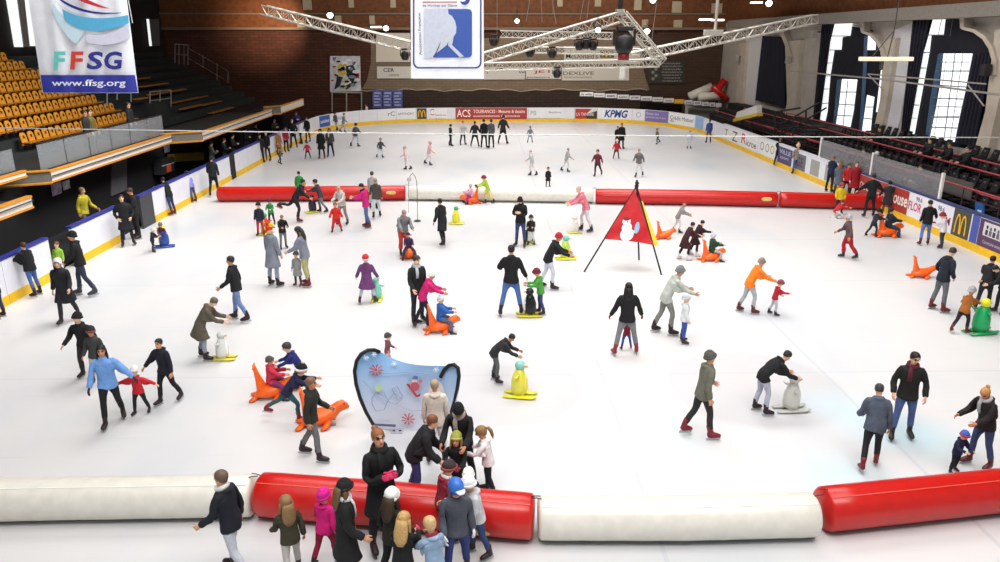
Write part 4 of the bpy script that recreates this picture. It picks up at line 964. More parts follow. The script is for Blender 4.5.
b = MB(); q = [xp(975, 218, 16.9), xp(983, 221, 16.9), xp(983, 205, 16.9), xp(975, 202, 16.9)]; b.prism([p - o.location for p in q], (.05, 0, 0)); b.build('sign_sheet', mat('sign_blue', '2c64a8', .5), o)
b = MB(); c = xp(979, 213, 16.88) - o.location; b.box((c.x, c.y - .1, c.z - .06), (c.x + .01, c.y + .1, c.z + .1)); b.build('white_mark', mat('print', 'e0e4ea', .5, noise=0), o)
# glass screens along the right boards
GL = mat('acrylic', '85868a', .25, noise=0, alpha=.5)
posts = [(819, 158), (870, 175), (938, 202)]
for i in range(2):
    ya, yb = rightY(posts[i][0] + 0), rightY(posts[i + 1][0])
    pa, pb = xp(posts[i][0], posts[i][1], XR + .05), xp(posts[i + 1][0], posts[i + 1][1], XR + .05)
    t = empty('glass_screen', (XR + .07, pb.y, 1.2), 0, ['grey see-through screen on the right boards behind the red coats', 'grey see-through screen on the right boards behind the dark pair'][i], 'screen', 'clear screens on the right boards')
    b = MB(); b.box((-.012, .05, .02), (.012, pa.y - pb.y - .05, .84)); b.build('clear_pane', GL, t)
    b = MB(); b.box((-.04, -.05, .0), (.04, .05, .92)); b.build('white_post', mat('post_white', 'e4e2dc', .5), t)
    if i == 0: b = MB(); b.box((-.04, pa.y - pb.y - .05, 0), (.04, pa.y - pb.y + .05, .92)); b.build('white_post', mat('post_white', 'e4e2dc', .5), t)
# black metal stair at the far right
t = empty('metal_stair', onY(775, 150, 46), 0, 'black metal stair frame behind the far right boards', 'stair')
def ms(px, py): return onX(px, py, 16.9) - t.location
b = MB()
for (xa, ya, xb, yb) in ((775, 112, 775, 152), (782, 110, 782, 150), (775, 112, 800, 108), (782, 124, 820, 102), (782, 134, 826, 108), (775, 130, 800, 126), (793, 118, 793, 140), (806, 110, 806, 132)): b.tube([ms(xa, ya), ms(xb, yb)], .05, n=6)
b.build('stair_rail', mat('stair_black', '151515', .6), t)
b = MB()
for k in range(7): p = ms(784 + k * 5, 150 - k * 4); b.box((p.x - .1, p.y - .3, p.z - .05), (p.x + .5, p.y + .3, p.z))
b.build('treads', mat('stair_black', '151515', .6), t)
t = empty('yellow_platform', xp(745, 112, 16.5), 0, 'white and yellow sloping edge of a small balcony in the far right corner', 'balcony')
b = MB(); q = [xp(734, 121, 16.5), xp(757, 115, 16.5), xp(757, 105, 16.5), xp(737, 112, 16.5)]; b.prism([p - t.location for p in q], (.3, 0, 0)); b.build('fascia', mat('fascia_white', 'c8c4c0', .6), t)
b = MB(); q = [xp(733, 122, 16.45), xp(757, 116, 16.45), xp(757, 113, 16.45), xp(733, 119, 16.45)]; b.prism([p - t.location for p in q], (.36, 0, 0)); b.build('yellow_edge', mat('edge_yellow', 'c8a818', .6), t)
# ------------------------------------------------------------------ left stand: tiers, orange seats, balconies
TREAD = mat('tread_dark', '2c2f30', .9, noise=.2); TEAL = mat('tread_teal', '26302f', .9, noise=.2)
ROWX = [-17.5 - .8 * r for r in range(9)]; ROWZ = [2.6 + .4 * r for r in range(9)]
YA = G(0, 0).y if False else None
def rowY(x, r): 
    d = ray(x, 100); # depth of the vertical plane X=ROWX at picture column x
    return onX(x, 39 + (484 - x) * (6.5 - ROWZ[r]) * 1.051 / -ROWX[r], ROWX[r]).y
AISLE = rowY(134, 0)
for r in range(9):
    b = MB(); b.box((ROWX[r] - .8 if r < 8 else -26.5, 18, 2.0), (ROWX[r] + .30, AISLE + .25, ROWZ[r] - .22)); struct(b.build('stand_tier_left_%d' % (r + 1), TREAD))
    b = MB(); b.box((ROWX[r] - .8 if r < 8 else -26.5, AISLE + 1.6, 2.0), (ROWX[r] + .30, 58, ROWZ[r] - .22)); struct(b.build('stand_tier_back_%d' % (r + 1), TEAL))
    b = MB(); b.box((ROWX[r] - .8 if r < 8 else -26.5, AISLE + .25, 2.0), (ROWX[r] + .30, AISLE + 1.6, ROWZ[r] - .30)); struct(b.build('stair_left_%d' % (r + 1), mat('stair_grey', '3c3c3c', .9, noise=.2)))
OSEAT = mat('seat_orange', 'dc9632', .45, noise=.10, scale=5); OPAN = mat('seat_orange_dark', 'b8741e', .5, noise=.1)
oproto = None
def orange_seat(loc, label, group='orange seats of the left stand'):
    global oproto
    if oproto is None:
        t = empty('stadium_seat', loc, 0, label, 'seat', group)
        b = MB(); b.box((-.02, -.21, .0), (.05, .21, .08)); b.hexa([(.0, -.2, .08), (.34, -.2, .10), (.34, .2, .10), (.0, .2, .08)], [(.0, -.2, .13), (.34, -.19, .15), (.34, .19, .15), (.0, .2, .13)]); b.build('seat_pan', OPAN, t, bevel=.015)
        b = MB(); b.prism([(-.02, -.19, .12), (-.02, .19, .12), (-.07, .18, .40), (-.09, .11, .49), (-.09, -.11, .49), (-.07, -.18, .40)], (.045, 0, .0)); k = b.build('backrest', OSEAT, t, bevel=.012)
        b = MB(); b.prism([(-.004, -.055, .27), (-.004, .055, .27), (-.03, .055, .38), (-.03, -.055, .38)], (.014, 0, .004)); b.build('number_plate', mat('plate_dark', '5a2e14', .6, noise=.1), k)
        b = MB(); b.box((-.05, -.03, -.23), (.0, .03, .06)); b.build('bracket', mat('bracket_dark', '202020', .6), t)
        oproto = t; return t
    c = copy_tree(oproto); c.location = loc; c['label'] = label; c['group'] = group; return c
for r in range(9):
    y = AISLE - .05; n = 0; y0 = max(rowY(-8, r), 18.5) if r > 0 else rowY(24, 0)
    while y > y0:
        orange_seat((ROWX[r] - .15, y, ROWZ[r] + 0.0), 'orange stadium seat, %s from the aisle in the %s row from the bottom' % (ORD[n], ORD[r])); y -= .5; n += 1
BEN = mat('bench_orange', 'a86a20', .6, noise=.2)
for k, (px0, py0, px1, py1, X) in enumerate(((136, 99, 147, 96.5, -18.4), (139, 86.5, 166, 82.5, -20), (149, 94, 184, 89, -19.2), (137, 78.5, 148, 77, -20.8), (172, 102, 200, 97, -18.4), (181, 108, 202, 104.5, -17.6), (200, 105, 220, 101, -17.8), (210, 113, 232, 107, -17.0), (200, 97, 206, 95, -18.8), (168, 83.5, 176, 82, -20.6))):
    p, q = onX(px0, py0, X), onX(px1, py1, X); z = (p.z + q.z) / 2
    b = MB(); b.box((-.16, 0, -.06), (.16, q.y - p.y, 0)); o = b.build('bench', BEN, loc=(X, p.y, z)); tag(o, 'narrow orange bench in the dim rear stand, ' + ['just right of the big banner, lowest', 'right of the banner at middle height', 'long one below the middle one', 'short one touching the banner', 'front long one before the stair', 'lowest one above the balcony', 'beside the balcony at the right', 'rightmost and nearest the rink', 'shortest one in the middle', 'small one at the top'][k], 'bench', 'orange benches of the rear stand')
# window in the left wall
c = onX(20, 40, -26.3); t = empty('window_3', c, 0, 'bright window at the top left corner', 'window', kind='structure')
for p in ([(6, -6), (20, -6), (26, 47), (15, 47)], [(22, -6), (30, -6), (38, 46), (29, 46)]):
    b = MB(); b.prism([onX(x, y, -26.35) - c for x, y in p], (-.05, 0, 0)); b.build('window_pane', DAY, t)
b = MB(); b.prism([onX(x, y, -26.3) - c for x, y in ((17, -6), (24, -6), (30, 47), (24, 47))], (-.05, 0, 0)); b.build('mullion', mat('pilaster_grey', '8a8680', .8), t)
c = onX(151, 40, -26.2); t = empty('window_4', c, 0, 'narrow bright slit of window left of the stair rail', 'window', kind='structure')
b = MB(); b.prism([onX(x, y, -26.3) - c for x, y in ((147, 19), (159, 19), (160, 46), (150, 46))], (-.05, 0, 0)); b.build('window_pane', mat('dim_pane', '5a5854', .4, emit=.04, noise=0), t)
b = MB(); b.prism([onX(x, y, -26.25) - c for x, y in ((147, 19), (149, 19), (152, 46), (150, 46))], (-.05, 0, 0)); b.build('bright_edge', DAY, t)
# fascias with orange trim, glass parapets
FASC = mat('fascia_cream', 'd8d2c8', .6, noise=.06); OTRIM = mat('trim_orange', 'cf8a28', .5, noise=.1); PGL = mat('parapet_glass', '9aa0a4', .2, noise=0, alpha=.38)
def balcony(pts, X, h, depth, label, glass=0.0, rail=True):
    """pts: two picture points on the lower edge of the fascia"""
    p, q = onX(*pts[0], X), onX(*pts[1], X); z = (p.z + q.z) / 2; Ln = q.y - p.y
    t = empty('balcony', (X, p.y, z), 0, label, 'balcony', 'balconies of the left stand')
    b = MB(); b.box((-.12, 0, .05), (0, Ln, h - .05)); b.build('fascia', FASC, t)
    b = MB(); b.box((-.14, -.02, 0), (.02, Ln + .02, .06)); b.build('lower_trim', OTRIM, t)
    b = MB(); b.box((-.14, -.02, h - .06), (.02, Ln + .02, h)); b.build('upper_trim', OTRIM, t)
    b = MB(); b.box((-depth, .0, .06), (-.12, Ln, .2)); b.build('floor_slab', mat('slab_dark', '2a2826', .9), t)
    b = MB(); b.prism([(-.0, .0, .0), (-.0, .0, h), (-depth * .5, -.9, h), (-depth * .5, -.9, .0)], (0, .04, 0)); b.build('end_panel', mat('end_grey', '77746a', .8), t)
    b = MB(); b.tube([(0.02, -.02, h), (-depth * .5, -.92, h)], .045, n=6); b.tube([(0.02, -.02, 0), (-depth * .5, -.92, 0)], .045, n=6); b.build('end_trim', OTRIM, t)
    if glass:
        n = max(1, int(Ln / 1.6)); 
        for k in range(n):
            b = MB(); b.box((-.30, Ln * k / n + .03, h), (-.285, Ln * (k + 1) / n - .03, h + glass)); b.build('glass_pane', PGL, t)
        b = MB(); b.tube([(-.29, 0, h + glass), (-.29, Ln, h + glass)], .03, n=6); b.build('handrail', mat('rail_black', '1c1a1a', .5), t)
    if rail: b = MB(); b.tube([(.05, 0, h * .55), (.05, Ln, h * .62)], .018, n=5); b.build('black_cable', mat('cable_black', '151515', .6), t)
    return t
balcony(((52, 183), (172, 143)), -14.0, .40, 3.4, 'long cream balcony front with orange trim in the middle left', glass=.85)
balcony(((-40, 237), (33, 207)), -12.75, .36, 2.6, 'cream balcony front with orange trim at the left picture edge')
balcony(((203, 142), (272, 115)), -13.0, .42, 3.0, 'cream balcony front further back behind the dark spectators')
balcony(((281, 112), (304, 107)), -13.2, .5, 1.7, 'dim short balcony front at the far left before the corner', rail=False)
balcony(((-20, 190), (27, 178)), -14.4, .22, 2.6, 'upper cream ledge with orange edge at the left picture edge', glass=.7, rail=False)
# dark wall and rooms under the balconies
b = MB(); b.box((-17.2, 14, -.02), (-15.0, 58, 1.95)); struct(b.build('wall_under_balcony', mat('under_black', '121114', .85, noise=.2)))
b = MB(); q = [onX(112, 196, -14.95), onX(127, 190, -14.95), onX(127, 155, -14.95), onX(112, 161, -14.95)]; b.prism([p for p in q], (-.06, 0, 0)); struct(b.build('trim_column', mat('column_grey', '56565a', .7, noise=.1)))
for k, (pl, col, lb) in enumerate((([(53, 196.5), (62, 193), (61, 181.5), (51, 184.5)], 'b8a8c8', 'purple picture poster on the black wall under the balcony'), ([(64, 190.5), (70.5, 188), (69.5, 179.5), (62.5, 182)], 'c8d0cc', 'pale paper notice on the black wall beside the purple poster'), ([(165, 153), (170, 151.5), (169.5, 144), (164, 145)], 'a8b0c4', 'small pale poster on the dark wall at the end of the balcony'))):
    o = onX(*pl[0], -14.9); b = MB(); b.prism([onX(x, y, -14.9) - o for x, y in pl], (-.02, 0, 0)); s = b.build('poster', mat('poster_sheet', col, .6, noise=.45, scale=6), loc=o); tag(s, lb, 'poster')
# fittings at the end of the balcony: yellow beam, stacked red case, sign
o = onX(175, 160, -14.6); b = MB(); b.prism([onX(x, y, -14.6) - o for x, y in ((173, 162), (204, 160), (204, 152), (174, 154))], (-.3, 0, 0)); tag(b.build('yellow_beam', mat('beam_yellow', '7a6a14', .7), loc=o), 'dull yellow beam in the dark beyond the middle balcony', 'beam')
o = onX(181, 141, -14.8); t = empty('small_monitor', o, 0, 'small square monitor with pale rim in the dark beyond the balcony', 'monitor')
b = MB(); b.prism([onX(x, y, -14.8) - o for x, y in ((175, 145), (188, 144), (187, 134), (174, 135))], (-.1, 0, 0)); b.build('case', mat('case_dark', '241f1e', .7), t)
b = MB(); b.prism([onX(x, y, -14.75) - o for x, y in ((178, 143.5), (185, 143), (185, 138), (178, 138.5))], (-.02, 0, 0)); b.build('screen_rim', mat('print', '8a8680', .5, noise=0), t)
o = onX(168, 172, -14.5); t = empty('storage_case', o, 0, 'dark storage rack with an orange door under the balcony end', 'rack')
b = MB(); b.prism([onX(x, y, -14.5) - o for x, y in ((163, 175), (174.5, 171), (174, 157), (162, 160))], (-.4, 0, 0)); b.build('rack_body', mat('rack_dark', '1e1c20', .7), t)
b = MB(); b.prism([onX(x, y, -14.48) - o for x, y in ((167.5, 172.5), (171.5, 171), (171, 164), (167, 165))], (-.02, 0, 0)); b.build('orange_door', mat('print', 'b84a20', .5, noise=0), t)
b = MB(); b.prism([onX(x, y, -14.48) - o for x, y in ((162, 166.5), (174, 163), (174, 162.3), (162, 165.8))], (-.02, 0, 0)); b.build('shelf_edge', mat('print', 'a8a4a0', .5, noise=0), t)
# rails of the stairs
def rails(name, label, segs_, X, m=mat('rail_grey', '8a8c8a', .5, .4), r=.03):
    o = onX(*segs_[0][0], X); t = empty(name, o, 0, label, 'railing')
    for k, (a, b_) in enumerate(segs_): b = MB(); b.tube([onX(*a, X) - o, onX(*b_, X) - o], r, n=6); b.build('rail_bar', m, t)
rails('stair_railing', 'grey metal stair railing on the dark rear stand', [((175, 63), (175, 44)), ((188, 65), (188, 45)), ((175, 44), (188, 45)), ((188, 48), (228, 71)), ((203, 68), (203, 55)), ((217, 84), (217, 64)), ((228, 83), (228, 71)), ((188, 58), (228, 82)), ((175, 54), (188, 55)), ((179, 64), (179, 45)), ((184, 64), (184, 45))], -20)
rails('gangway_railing', 'grey railing around the gangway below the big banner', [((150, 110), (150, 92)), ((160, 109), (160, 90)), ((171, 107), (171, 90)), ((150, 92), (171, 90)), ((150, 101), (171, 98)), ((117, 100), (117, 92)), ((131, 102), (131, 93)), ((107, 105), (107, 93)), ((107, 93), (131, 93))], -17)
b = MB(); b.box((0, 0, 0), (.4, 1.6, 1.1)); o = b.build('dark_booth', mat('booth_dark', '1c1e1e', .8, noise=.2), loc=(-16.9, AISLE + .3, 2.3)); tag(o, 'dark low booth wall at the aisle of the left stand', 'wall panel')
# ------------------------------------------------------------------ truss rig
ALU = mat('truss_alu', 'c4beb2', .35, .35, noise=.05)
def truss(p, q, w, label, n=None):
    p, q = Vector(p), Vector(q); ax = q - p; L_ = ax.length; ax.normalize(); up = Vector((0, 0, 1)); sd = ax.cross(up).normalized(); up = sd.cross(ax)
    t = empty('lighting_truss', p, 0, label, 'truss', 'lighting trusses'); n = n or max(4, int(L_ / (w * 1.0)))
    cs = [(up * a + sd * b_) * (w / 2) for a, b_ in ((1, 1), (1, -1), (-1, -1), (-1, 1))]
    for c in cs: b = MB(); b.tube([c, c + ax * L_], .028, n=6); b.build('chord', ALU, t)
    b = MB()
    for i in range(n):
        a0, a1 = ax * (L_ * i / n), ax * (L_ * (i + 1) / n)
        for k in range(4):
            c0, c1 = cs[k], cs[(k + 1) % 4]
            b.tube([a0 + (c0 if i % 2 else c1), a1 + (c1 if i % 2 else c0)], .014, n=5, cap=False); b.tube([a1 + c0, a1 + c1], .012, n=4, cap=False)
    b.build('lacing', ALU, t)
    return t
YT = 30.0
def at(px, py, Y=YT): return onY(px, py, Y)
truss(at(264, 10, 33), at(412, 47, 30), .36, 'long truss sloping down from upper left towards the stick banner')
truss(at(484, 58, 29), at(620, 17, 30), .36, 'truss rising from the stick banner to the mast')
truss(at(484, 67, 27.5), at(658, 63, 29), .26, 'flat truss running right from the stick banner')
truss(at(622, 14, 30), at(662, 62, 29), .30, 'short steep truss falling from the mast to the right')
truss(at(628, 58, 31), at(815, 19, 34), .36, 'long truss rising to the upper right')
truss(at(500, 34, 38), at(612, 36, 38), .30, 'far horizontal truss behind the rising one')
truss(at(530, 50, 33), at(640, 52, 33), .24, 'thin truss in the middle behind the flat one')
t = empty('truss_mast', at(620, 12), 0, 'dark mast with chain hoist above the meeting point of the trusses', 'mast')
b = MB(); b.tube([(0, 0, -.1), (0, 0, 14.95 - t.location.z)], .10, n=10); b.build('mast_tube', mat('mast_dark', '3a3a38', .5, .4), t, smooth=True)
b = MB(); b.box((-.16, -.16, -.12), (.16, .16, .1)); b.build('hub_block', ALU, t, bevel=.02)
t = empty('support_pole', at(715, 33, 32), 0, 'pale vertical pole standing on the right truss', 'pole')
b = MB(); b.tube([(0, 0, 0), (0, 0, 14.95 - t.location.z)], .07, n=10); b.build('pole_tube', ALU, t, smooth=True)
b = MB(); b.box((-.45, -.15, -.1), (.3, .15, .12)); b.build('clamp_block', ALU, t, bevel=.02)
for k, (xa, ya, xb, yb) in enumerate(((526, 22, 531, -8), (542, 22, 541, -8), (556, 24, 551, -8), (553, 14, 553, -8), (580, 20, 585, -8), (587, 18, 590, -8), (497, 38, 497, -6), (651, 46, 658, -8))):
    b = MB(); a_, c_ = at(xa, ya, 30), at(xb, yb, 30); c_ = a_ + (c_ - a_) * ((14.95 - a_.z) / (c_.z - a_.z)); b.tube([(0, 0, 0), c_ - a_], .012, n=5); o = b.build('hanging_cable', mat('cable_grey', '9a948a', .5, .3), loc=a_); tag(o, 'thin cable hanging to the trusses, %s from the left' % ORD[[1, 2, 4, 3, 5, 6, 0, 7][k]], 'cable', 'cables above the trusses')
# lamps
def spot(px, py, Y, label, power=0, r=.16, tilt=0):
    p = onY(px, py, Y); t = empty('spotlight', p, 0, label, 'spotlight', 'bright spotlights in the roof')
    b = MB(); b.tube([(0, .02, 0), (0, .14, .06), (0, .34, .16)], [r, r * .95, r * .5], n=12); b.build('housing', mat('lamp_black', '1a1a1a', .5), t, smooth=True)
    b = MB(); b.sphere((0, -.005, 0), (r * .85, .05, r * .85), 12, 8); b.build('lens', mat('lamp_glow', 'fff6e4', .3, emit=9, noise=0), t, smooth=True)
    b = MB(); b.tube([(-r * 1.05, .12, .05), (-r * 1.05, .12, .3), (r * 1.05, .12, .3), (r * 1.05, .12, .05)], .018, n=5); b.tube([(0, .12, .3), (0, .12, .55)], .018, n=5); b.build('yoke', mat('lamp_black', '1a1a1a', .5), t)
spot(330, 15, 50, 'bright spotlight at the left over the sloping truss', r=.22); spot(386, 28, 50, 'bright spotlight left of the stick banner', r=.2); spot(517, 21, 40, 'bright spotlight right of the stick banner', r=.13)
spot(647, 31, 46, 'bright spotlight right of the mast', r=.2); spot(769, 3, 46, 'bright spotlight at the top right', r=.22); spot(598, 30, 28, 'bright spotlight on the rising truss', r=.11); spot(653, 0, 46, 'bright spotlight cut by the top edge', r=.2)
for k, (px, py, Y) in enumerate(((706, 19.5, 46), (718, 20, 46), (757, 2.5, 50), (376, 27, 52))):
    b = MB(); b.box((-.35, -.05, -.05), (.35, .25, .05)); o = b.build('flat_lamp', mat('flat_glow', 'f4ecd8', .4, emit=3, noise=0), loc=onY(px, py, Y)); tag(o, 'flat glowing floodlight ' + ['left of the pale pole', 'right of the pale pole', 'beside the top right spotlight', 'beside the spotlight left of the stick banner'][k], 'floodlight', 'flat floodlights in the roof')
def moving_head(px, py, Y, label, s=1.0, red=False):
    p = onY(px, py, Y); t = empty('moving_head_lamp', p, 0, label, 'stage lamp', 'black stage lamps on the trusses')
    m = mat('lamp_black', '1a1a1a', .5)
    b = MB(); b.box((-.24 * s, -.16 * s, .32 * s), (.24 * s, .16 * s, .44 * s)); b.build('base_box', m, t, bevel=.02)
    b = MB(); b.box((-.34 * s, -.06 * s, -.10 * s), (-.28 * s, .06 * s, .38 * s)); b.box((.28 * s, -.06 * s, -.10 * s), (.34 * s, .06 * s, .38 * s)); b.build('yoke', m, t, bevel=.015)
    b = MB(); b.tube([(0, 0, .22 * s), (0, -.02, .1 * s), (0, -.03, -.18 * s), (0, -.03, -.32 * s)], [.16 * s, .27 * s, .27 * s, .2 * s], n=16); b.build('head', m, t, smooth=True)
    b = MB(); b.tube([(0, -.03, -.30 * s), (0, -.03, -.52 * s if red else -.35 * s)], .17 * s, n=14); b.build('lens', mat('red_gel', '7a1c18', .3, noise=0) if red else mat('lens_dark', '3a3c44', .2, noise=0), t, smooth=True)
moving_head(624, 42, 20, 'large black stage lamp with red lens hanging below the mast', .85, True)
for k, (px, py) in enumerate(((405, 55), (494, 41), (579, 45), (586, 44), (593, 45), (530, 52), (552, 53))): moving_head(px, py, 30, 'small black stage lamp ' + ['left of the stick banner', 'right of the stick banner on the rising truss', 'leftmost of three under the mast', 'middle of three under the mast', 'rightmost of three under the mast', 'left of the pair on the middle truss', 'right of the pair on the middle truss'][k], .55)
for k, (px, py) in enumerate(((557, 73),)): moving_head(px, py, 28, 'small black stage lamp hanging before the board with red lettering', .5)
b = MB(); b.box((-.09, -.05, -.2), (.09, .05, .2)); o = b.build('hanging_box', mat('box_white', 'd0ccc6', .5), loc=onY(622, 73, 28)); tag(o, 'small white box hanging under the flat truss', 'box')
# fluorescent fitting at the right
p = onY(886, 59.5, 16); t = empty('hanging_lamp', p, 0, 'long white lamp bar hanging from dark rods before the windows', 'lamp')
b = MB(); b.box((-.55, -.07, -.03), (.55, .07, .05)); b.build('lamp_bar', mat('lamp_cream', 'e8dcc0', .5, emit=.35, noise=.05), t, bevel=.015)
b = MB(); b.tube([(.02, 0, 0), (.08, 0, .6), (.1, 0, 14.95 - t.location.z)], .012, n=5); b.tube([(-.3, 0, .05), (.06, 0, .55)], .010, n=5); b.build('hanging_rod', mat('rod_dark', '3a3632', .6), t)
b = MB(); b.tube([(.06, 0, .55), (.27, 0, .05)], .007, n=5); b.build('guy_wire', mat('cable_grey', '9a948a', .5, .3), t)
b = MB(); b.tube([(-.05, .05, -.03), (-.05, .05, -.2)], .04, n=8); b.build('small_sensor', mat('rod_dark', '3a3632', .6), t)
for k, (px, py, X) in enumerate(((986, 70, 19.6), (788, 60, 19.6), (737, 58, 19.6), (814, 34, 19.6))):
    t = empty('wall_loudspeaker', onX(px, py, X), 0, 'small loudspeaker ' + ['with bracket on the nearest arch', 'on the arch of the navy curtain bay', 'on the farthest pillar', 'at the end of the right truss'][k], 'loudspeaker', 'small wall loudspeakers')
    b = MB(); b.box((-.14, -.14, -.22), (.14, .14, .22)); b.build('case', mat('case_pale' if k else 'case_dark', 'a8a49c' if k else '2c2a2a', .6), t, bevel=.02)
    b = MB(); b.tube([(-.0, .0, .1), (.45, .0, .12)], .03, n=6); b.build('bracket', mat('rod_dark', '3a3632', .6), t)
# cable stretched across the hall
b = MB(); A_, B_ = onY(-30, 127.5, 19.5), onY(1030, 137.6, 19.5); P = [A_.lerp(B_, i / 20) for i in range(21)]
for i, p in enumerate(P): p.z -= .05 * (1 - ((i - 10) / 10) ** 2)
b.tube([p - A_ for p in P], .013, n=6); tag(b.build('steel_cable', mat('cable_white', 'c8c8c4', .4, .3), loc=A_), 'thin pale cable stretched across the whole hall above the ice', 'cable')
# ------------------------------------------------------------------ hanging banners
def satin(name, c): return mat(name, c, .42, noise=.05, scale=4, bump=.15)
def fab(t, name, pts, Y, m, off=0.0):
    b = MB(); b.poly([onY(x, y, Y - off) - t.location for x, y in pts]); return b.build(name, m, t, fix=False)
def cloth_panel(t, corners, Y, m, name, nx=24, ny=10, amp=.03, off=0.0):
    """corners (tl, tr, br, bl) in the picture; soft vertical folds"""
    tl, tr, br, bl = [onY(x, y, Y - off) - t.location for x, y in corners]; vs = []
    for j in range(ny + 1):
        for i in range(nx + 1):
            u, v = i / nx, j / ny; p = tl.lerp(tr, u).lerp(bl.lerp(br, u), v); p.y += amp * (.6 * math.sin(u * 19 + v * 1.3) + .4 * math.sin(u * 37 + 2)); vs.append(p)
    b = MB(); b.add(vs, [(j * (nx + 1) + i, (j + 1) * (nx + 1) + i, (j + 1) * (nx + 1) + i + 1, j * (nx + 1) + i + 1) for j in range(ny) for i in range(nx)]); return b.build(name, m, t, smooth=True, fix=False)
YF = 20.0
t = empty('hanging_banner', onY(84, 93, YF), 0, 'white satin banner with four coloured capitals and blue foot hanging at the left', 'banner')
cloth_panel(t, ((26, -14), (125, -14), (138, 93), (42, 93)), YF, satin('satin_white', 'f2f4fa'), 'cloth', off=0)
cloth_panel(t, ((40, 75), (134.5, 75), (137.5, 92.5), (42.5, 92.5)), YF, satin('satin_blue', '3a3fa4'), 'blue_foot', off=.06, ny=3)
def bez(p0, p1, p2, p3, n=14):
    o = []
    for i in range(n + 1):
        t_ = i / n; a = (1 - t_) ** 3; b_ = 3 * (1 - t_) ** 2 * t_; c = 3 * (1 - t_) * t_ ** 2; d = t_ ** 3
        o.append((a * p0[0] + b_ * p1[0] + c * p2[0] + d * p3[0], a * p0[1] + b_ * p1[1] + c * p2[1] + d * p3[1]))
    return o
def band(t, name, top, bot, Y, col, off=.07):
    T, B = bez(*top), bez(*bot); b = MB(); n = len(T); vs = [onY(x, y, Y - off) - t.location for x, y in T + B]
    b.add(vs, [(i, n + i, n + i + 1, i + 1) for i in range(n - 1)]); return b.build(name, mat('banner_print', col, .5, noise=.05), t, fix=False)
band(t, 'navy_swoosh', ((54, -6), (72, 8), (92, 14), (121, 12.5)), ((56, -3), (72, 12), (95, 16.5), (121, 13)), YF, '2b2f84')
band(t, 'red_swoosh', ((66, -6), (82, 2), (95, 8), (110, 8.5)), ((76, -6), (86, -1), (98, 5), (110, 8.5)), YF, 'c23440')
band(t, 'light_blue_swoosh', ((62, 9), (80, 20), (104, 20), (128, 15)), ((65, 20), (80, 34), (104, 34), (129, 23)), YF, '5cb4dc')
band(t, 'aqua_streak', ((53, 3), (58, 12), (68, 22), (86, 30)), ((52, 10), (58, 24), (66, 38), (76, 44)), YF, 'cfe8f4', off=.055)
band(t, 'lilac_streak', ((86, 34), (100, 38), (116, 32), (129, 24)), ((86, 42), (104, 48), (118, 44), (130, 38)), YF, 'dcdcee', off=.055)
def btext(t, s, x0, x1, y0, y1, Y, col, off=.08, shear=0.0, bold=0.0, lean=0.0):
    c = onY((x0 + x1) / 2, (y0 + y1) / 2, Y - off) - t.location; w = (onY(x1, y0, Y - off) - onY(x0, y0, Y - off)).length; h = abs(onY(x0, y0, Y - off).z - onY(x0, y1, Y - off).z)
    return writing(s, c, (1, 0, 0), (0, 0, 1), w, h, mat('banner_print', col, .5, noise=0), t, bold=bold, shear=shear)
for s, a, b_, col in (('F', 52, 67, '6ed4cc'), ('F', 68.5, 85, 'd84a3c'), ('S', 85.5, 104, '3a3c90'), ('G', 104, 123, '33358c')): btext(t, s, a, b_, 51.5, 69.5, YF, col, bold=.03, shear=.2)
btext(t, 'www.ffsg.org', 52, 126, 79.5, 88, YF, 'f0f0f8', off=.13, bold=.015, shear=.12)
b = MB(); b.tube([onY(126, -12, YF) - t.location, onY(132.5, 23, YF) - t.location], .012, n=5); b.build('hanging_cord', mat('cable_white', 'c8c8c4', .4, .3), t)
YH = 21.0
t = empty('hanging_banner', onY(447, 79, YH), 0, 'white hanging banner with a blue field and a white stick player shape', 'banner')
cloth_panel(t, ((410.5, -14), (483.5, -14), (484, 79), (411, 78.5)), YH, satin('satin_white', 'f2f4fa'), 'cloth', amp=.012)
def rrect(x0, y0, x1, y1, r, n=5):
    o = []
    for cx, cy, a0 in ((x1 - r, y1 - r, 0), (x0 + r, y1 - r, 90), (x0 + r, y0 + r, 180), (x1 - r, y0 + r, 270)):
        for k in range(n + 1): a = R(a0 + 90 * k / n); o.append((cx + r * math.cos(a), cy + r * math.sin(a)))
    return o
o_, i_ = rrect(413, -12, 481.5, 68.5, 6), rrect(414.4, -10.6, 480.1, 67.1, 5); n = len(o_)
b = MB(); vs = [onY(x, y, YH - .03) - t.location for x, y in o_ + i_]; b.add(vs, [(k, (k + 1) % n, n + (k + 1) % n, n + k) for k in range(n)]); b.build('blue_border', mat('banner_print', '30367c', .5, noise=0), t, fix=False)
fab(t, 'blue_field', rrect(431, 9, 472, 57.5, 4), YH, mat('banner_print', '3a58a8', .5, noise=.04), .03)
fab(t, 'white_player', [(424, 9), (448, 9), (448.5, 14), (452, 16), (455, 21), (456.5, 27), (456, 33), (453.5, 37), (453, 41), (452, 45), (464, 56.5), (460, 57.5), (449, 46.5), (447, 45), (443, 48), (438, 52), (434, 55), (431.5, 58), (424, 58)], YH, mat('banner_print', 'c4cad8', .5, noise=.06), .04)
fab(t, 'dark_line', [(441, 40), (439, 45), (436.5, 51), (434.5, 55), (436, 54), (439, 47.5)], YH, mat('banner_print', '1e2440', .5, noise=0), .05)
fab(t, 'dark_line', [(448.5, 41.5), (446.5, 46), (448, 45.5)], YH, mat('banner_print', '1e2440', .5, noise=0), .05)
fab(t, 'red_line', [(422.5, 1.6), (457, 1.6), (457, 2.6), (422.5, 2.6)], YH, mat('banner_print', 'b03838', .5, noise=0), .03)
band(t, 'blue_hook', ((461, 3), (463, 6), (469, 6), (470.5, -2)), ((460, 1), (463, 2.5), (466, 2), (466.5, -2)), YH, '34408c', off=.03)
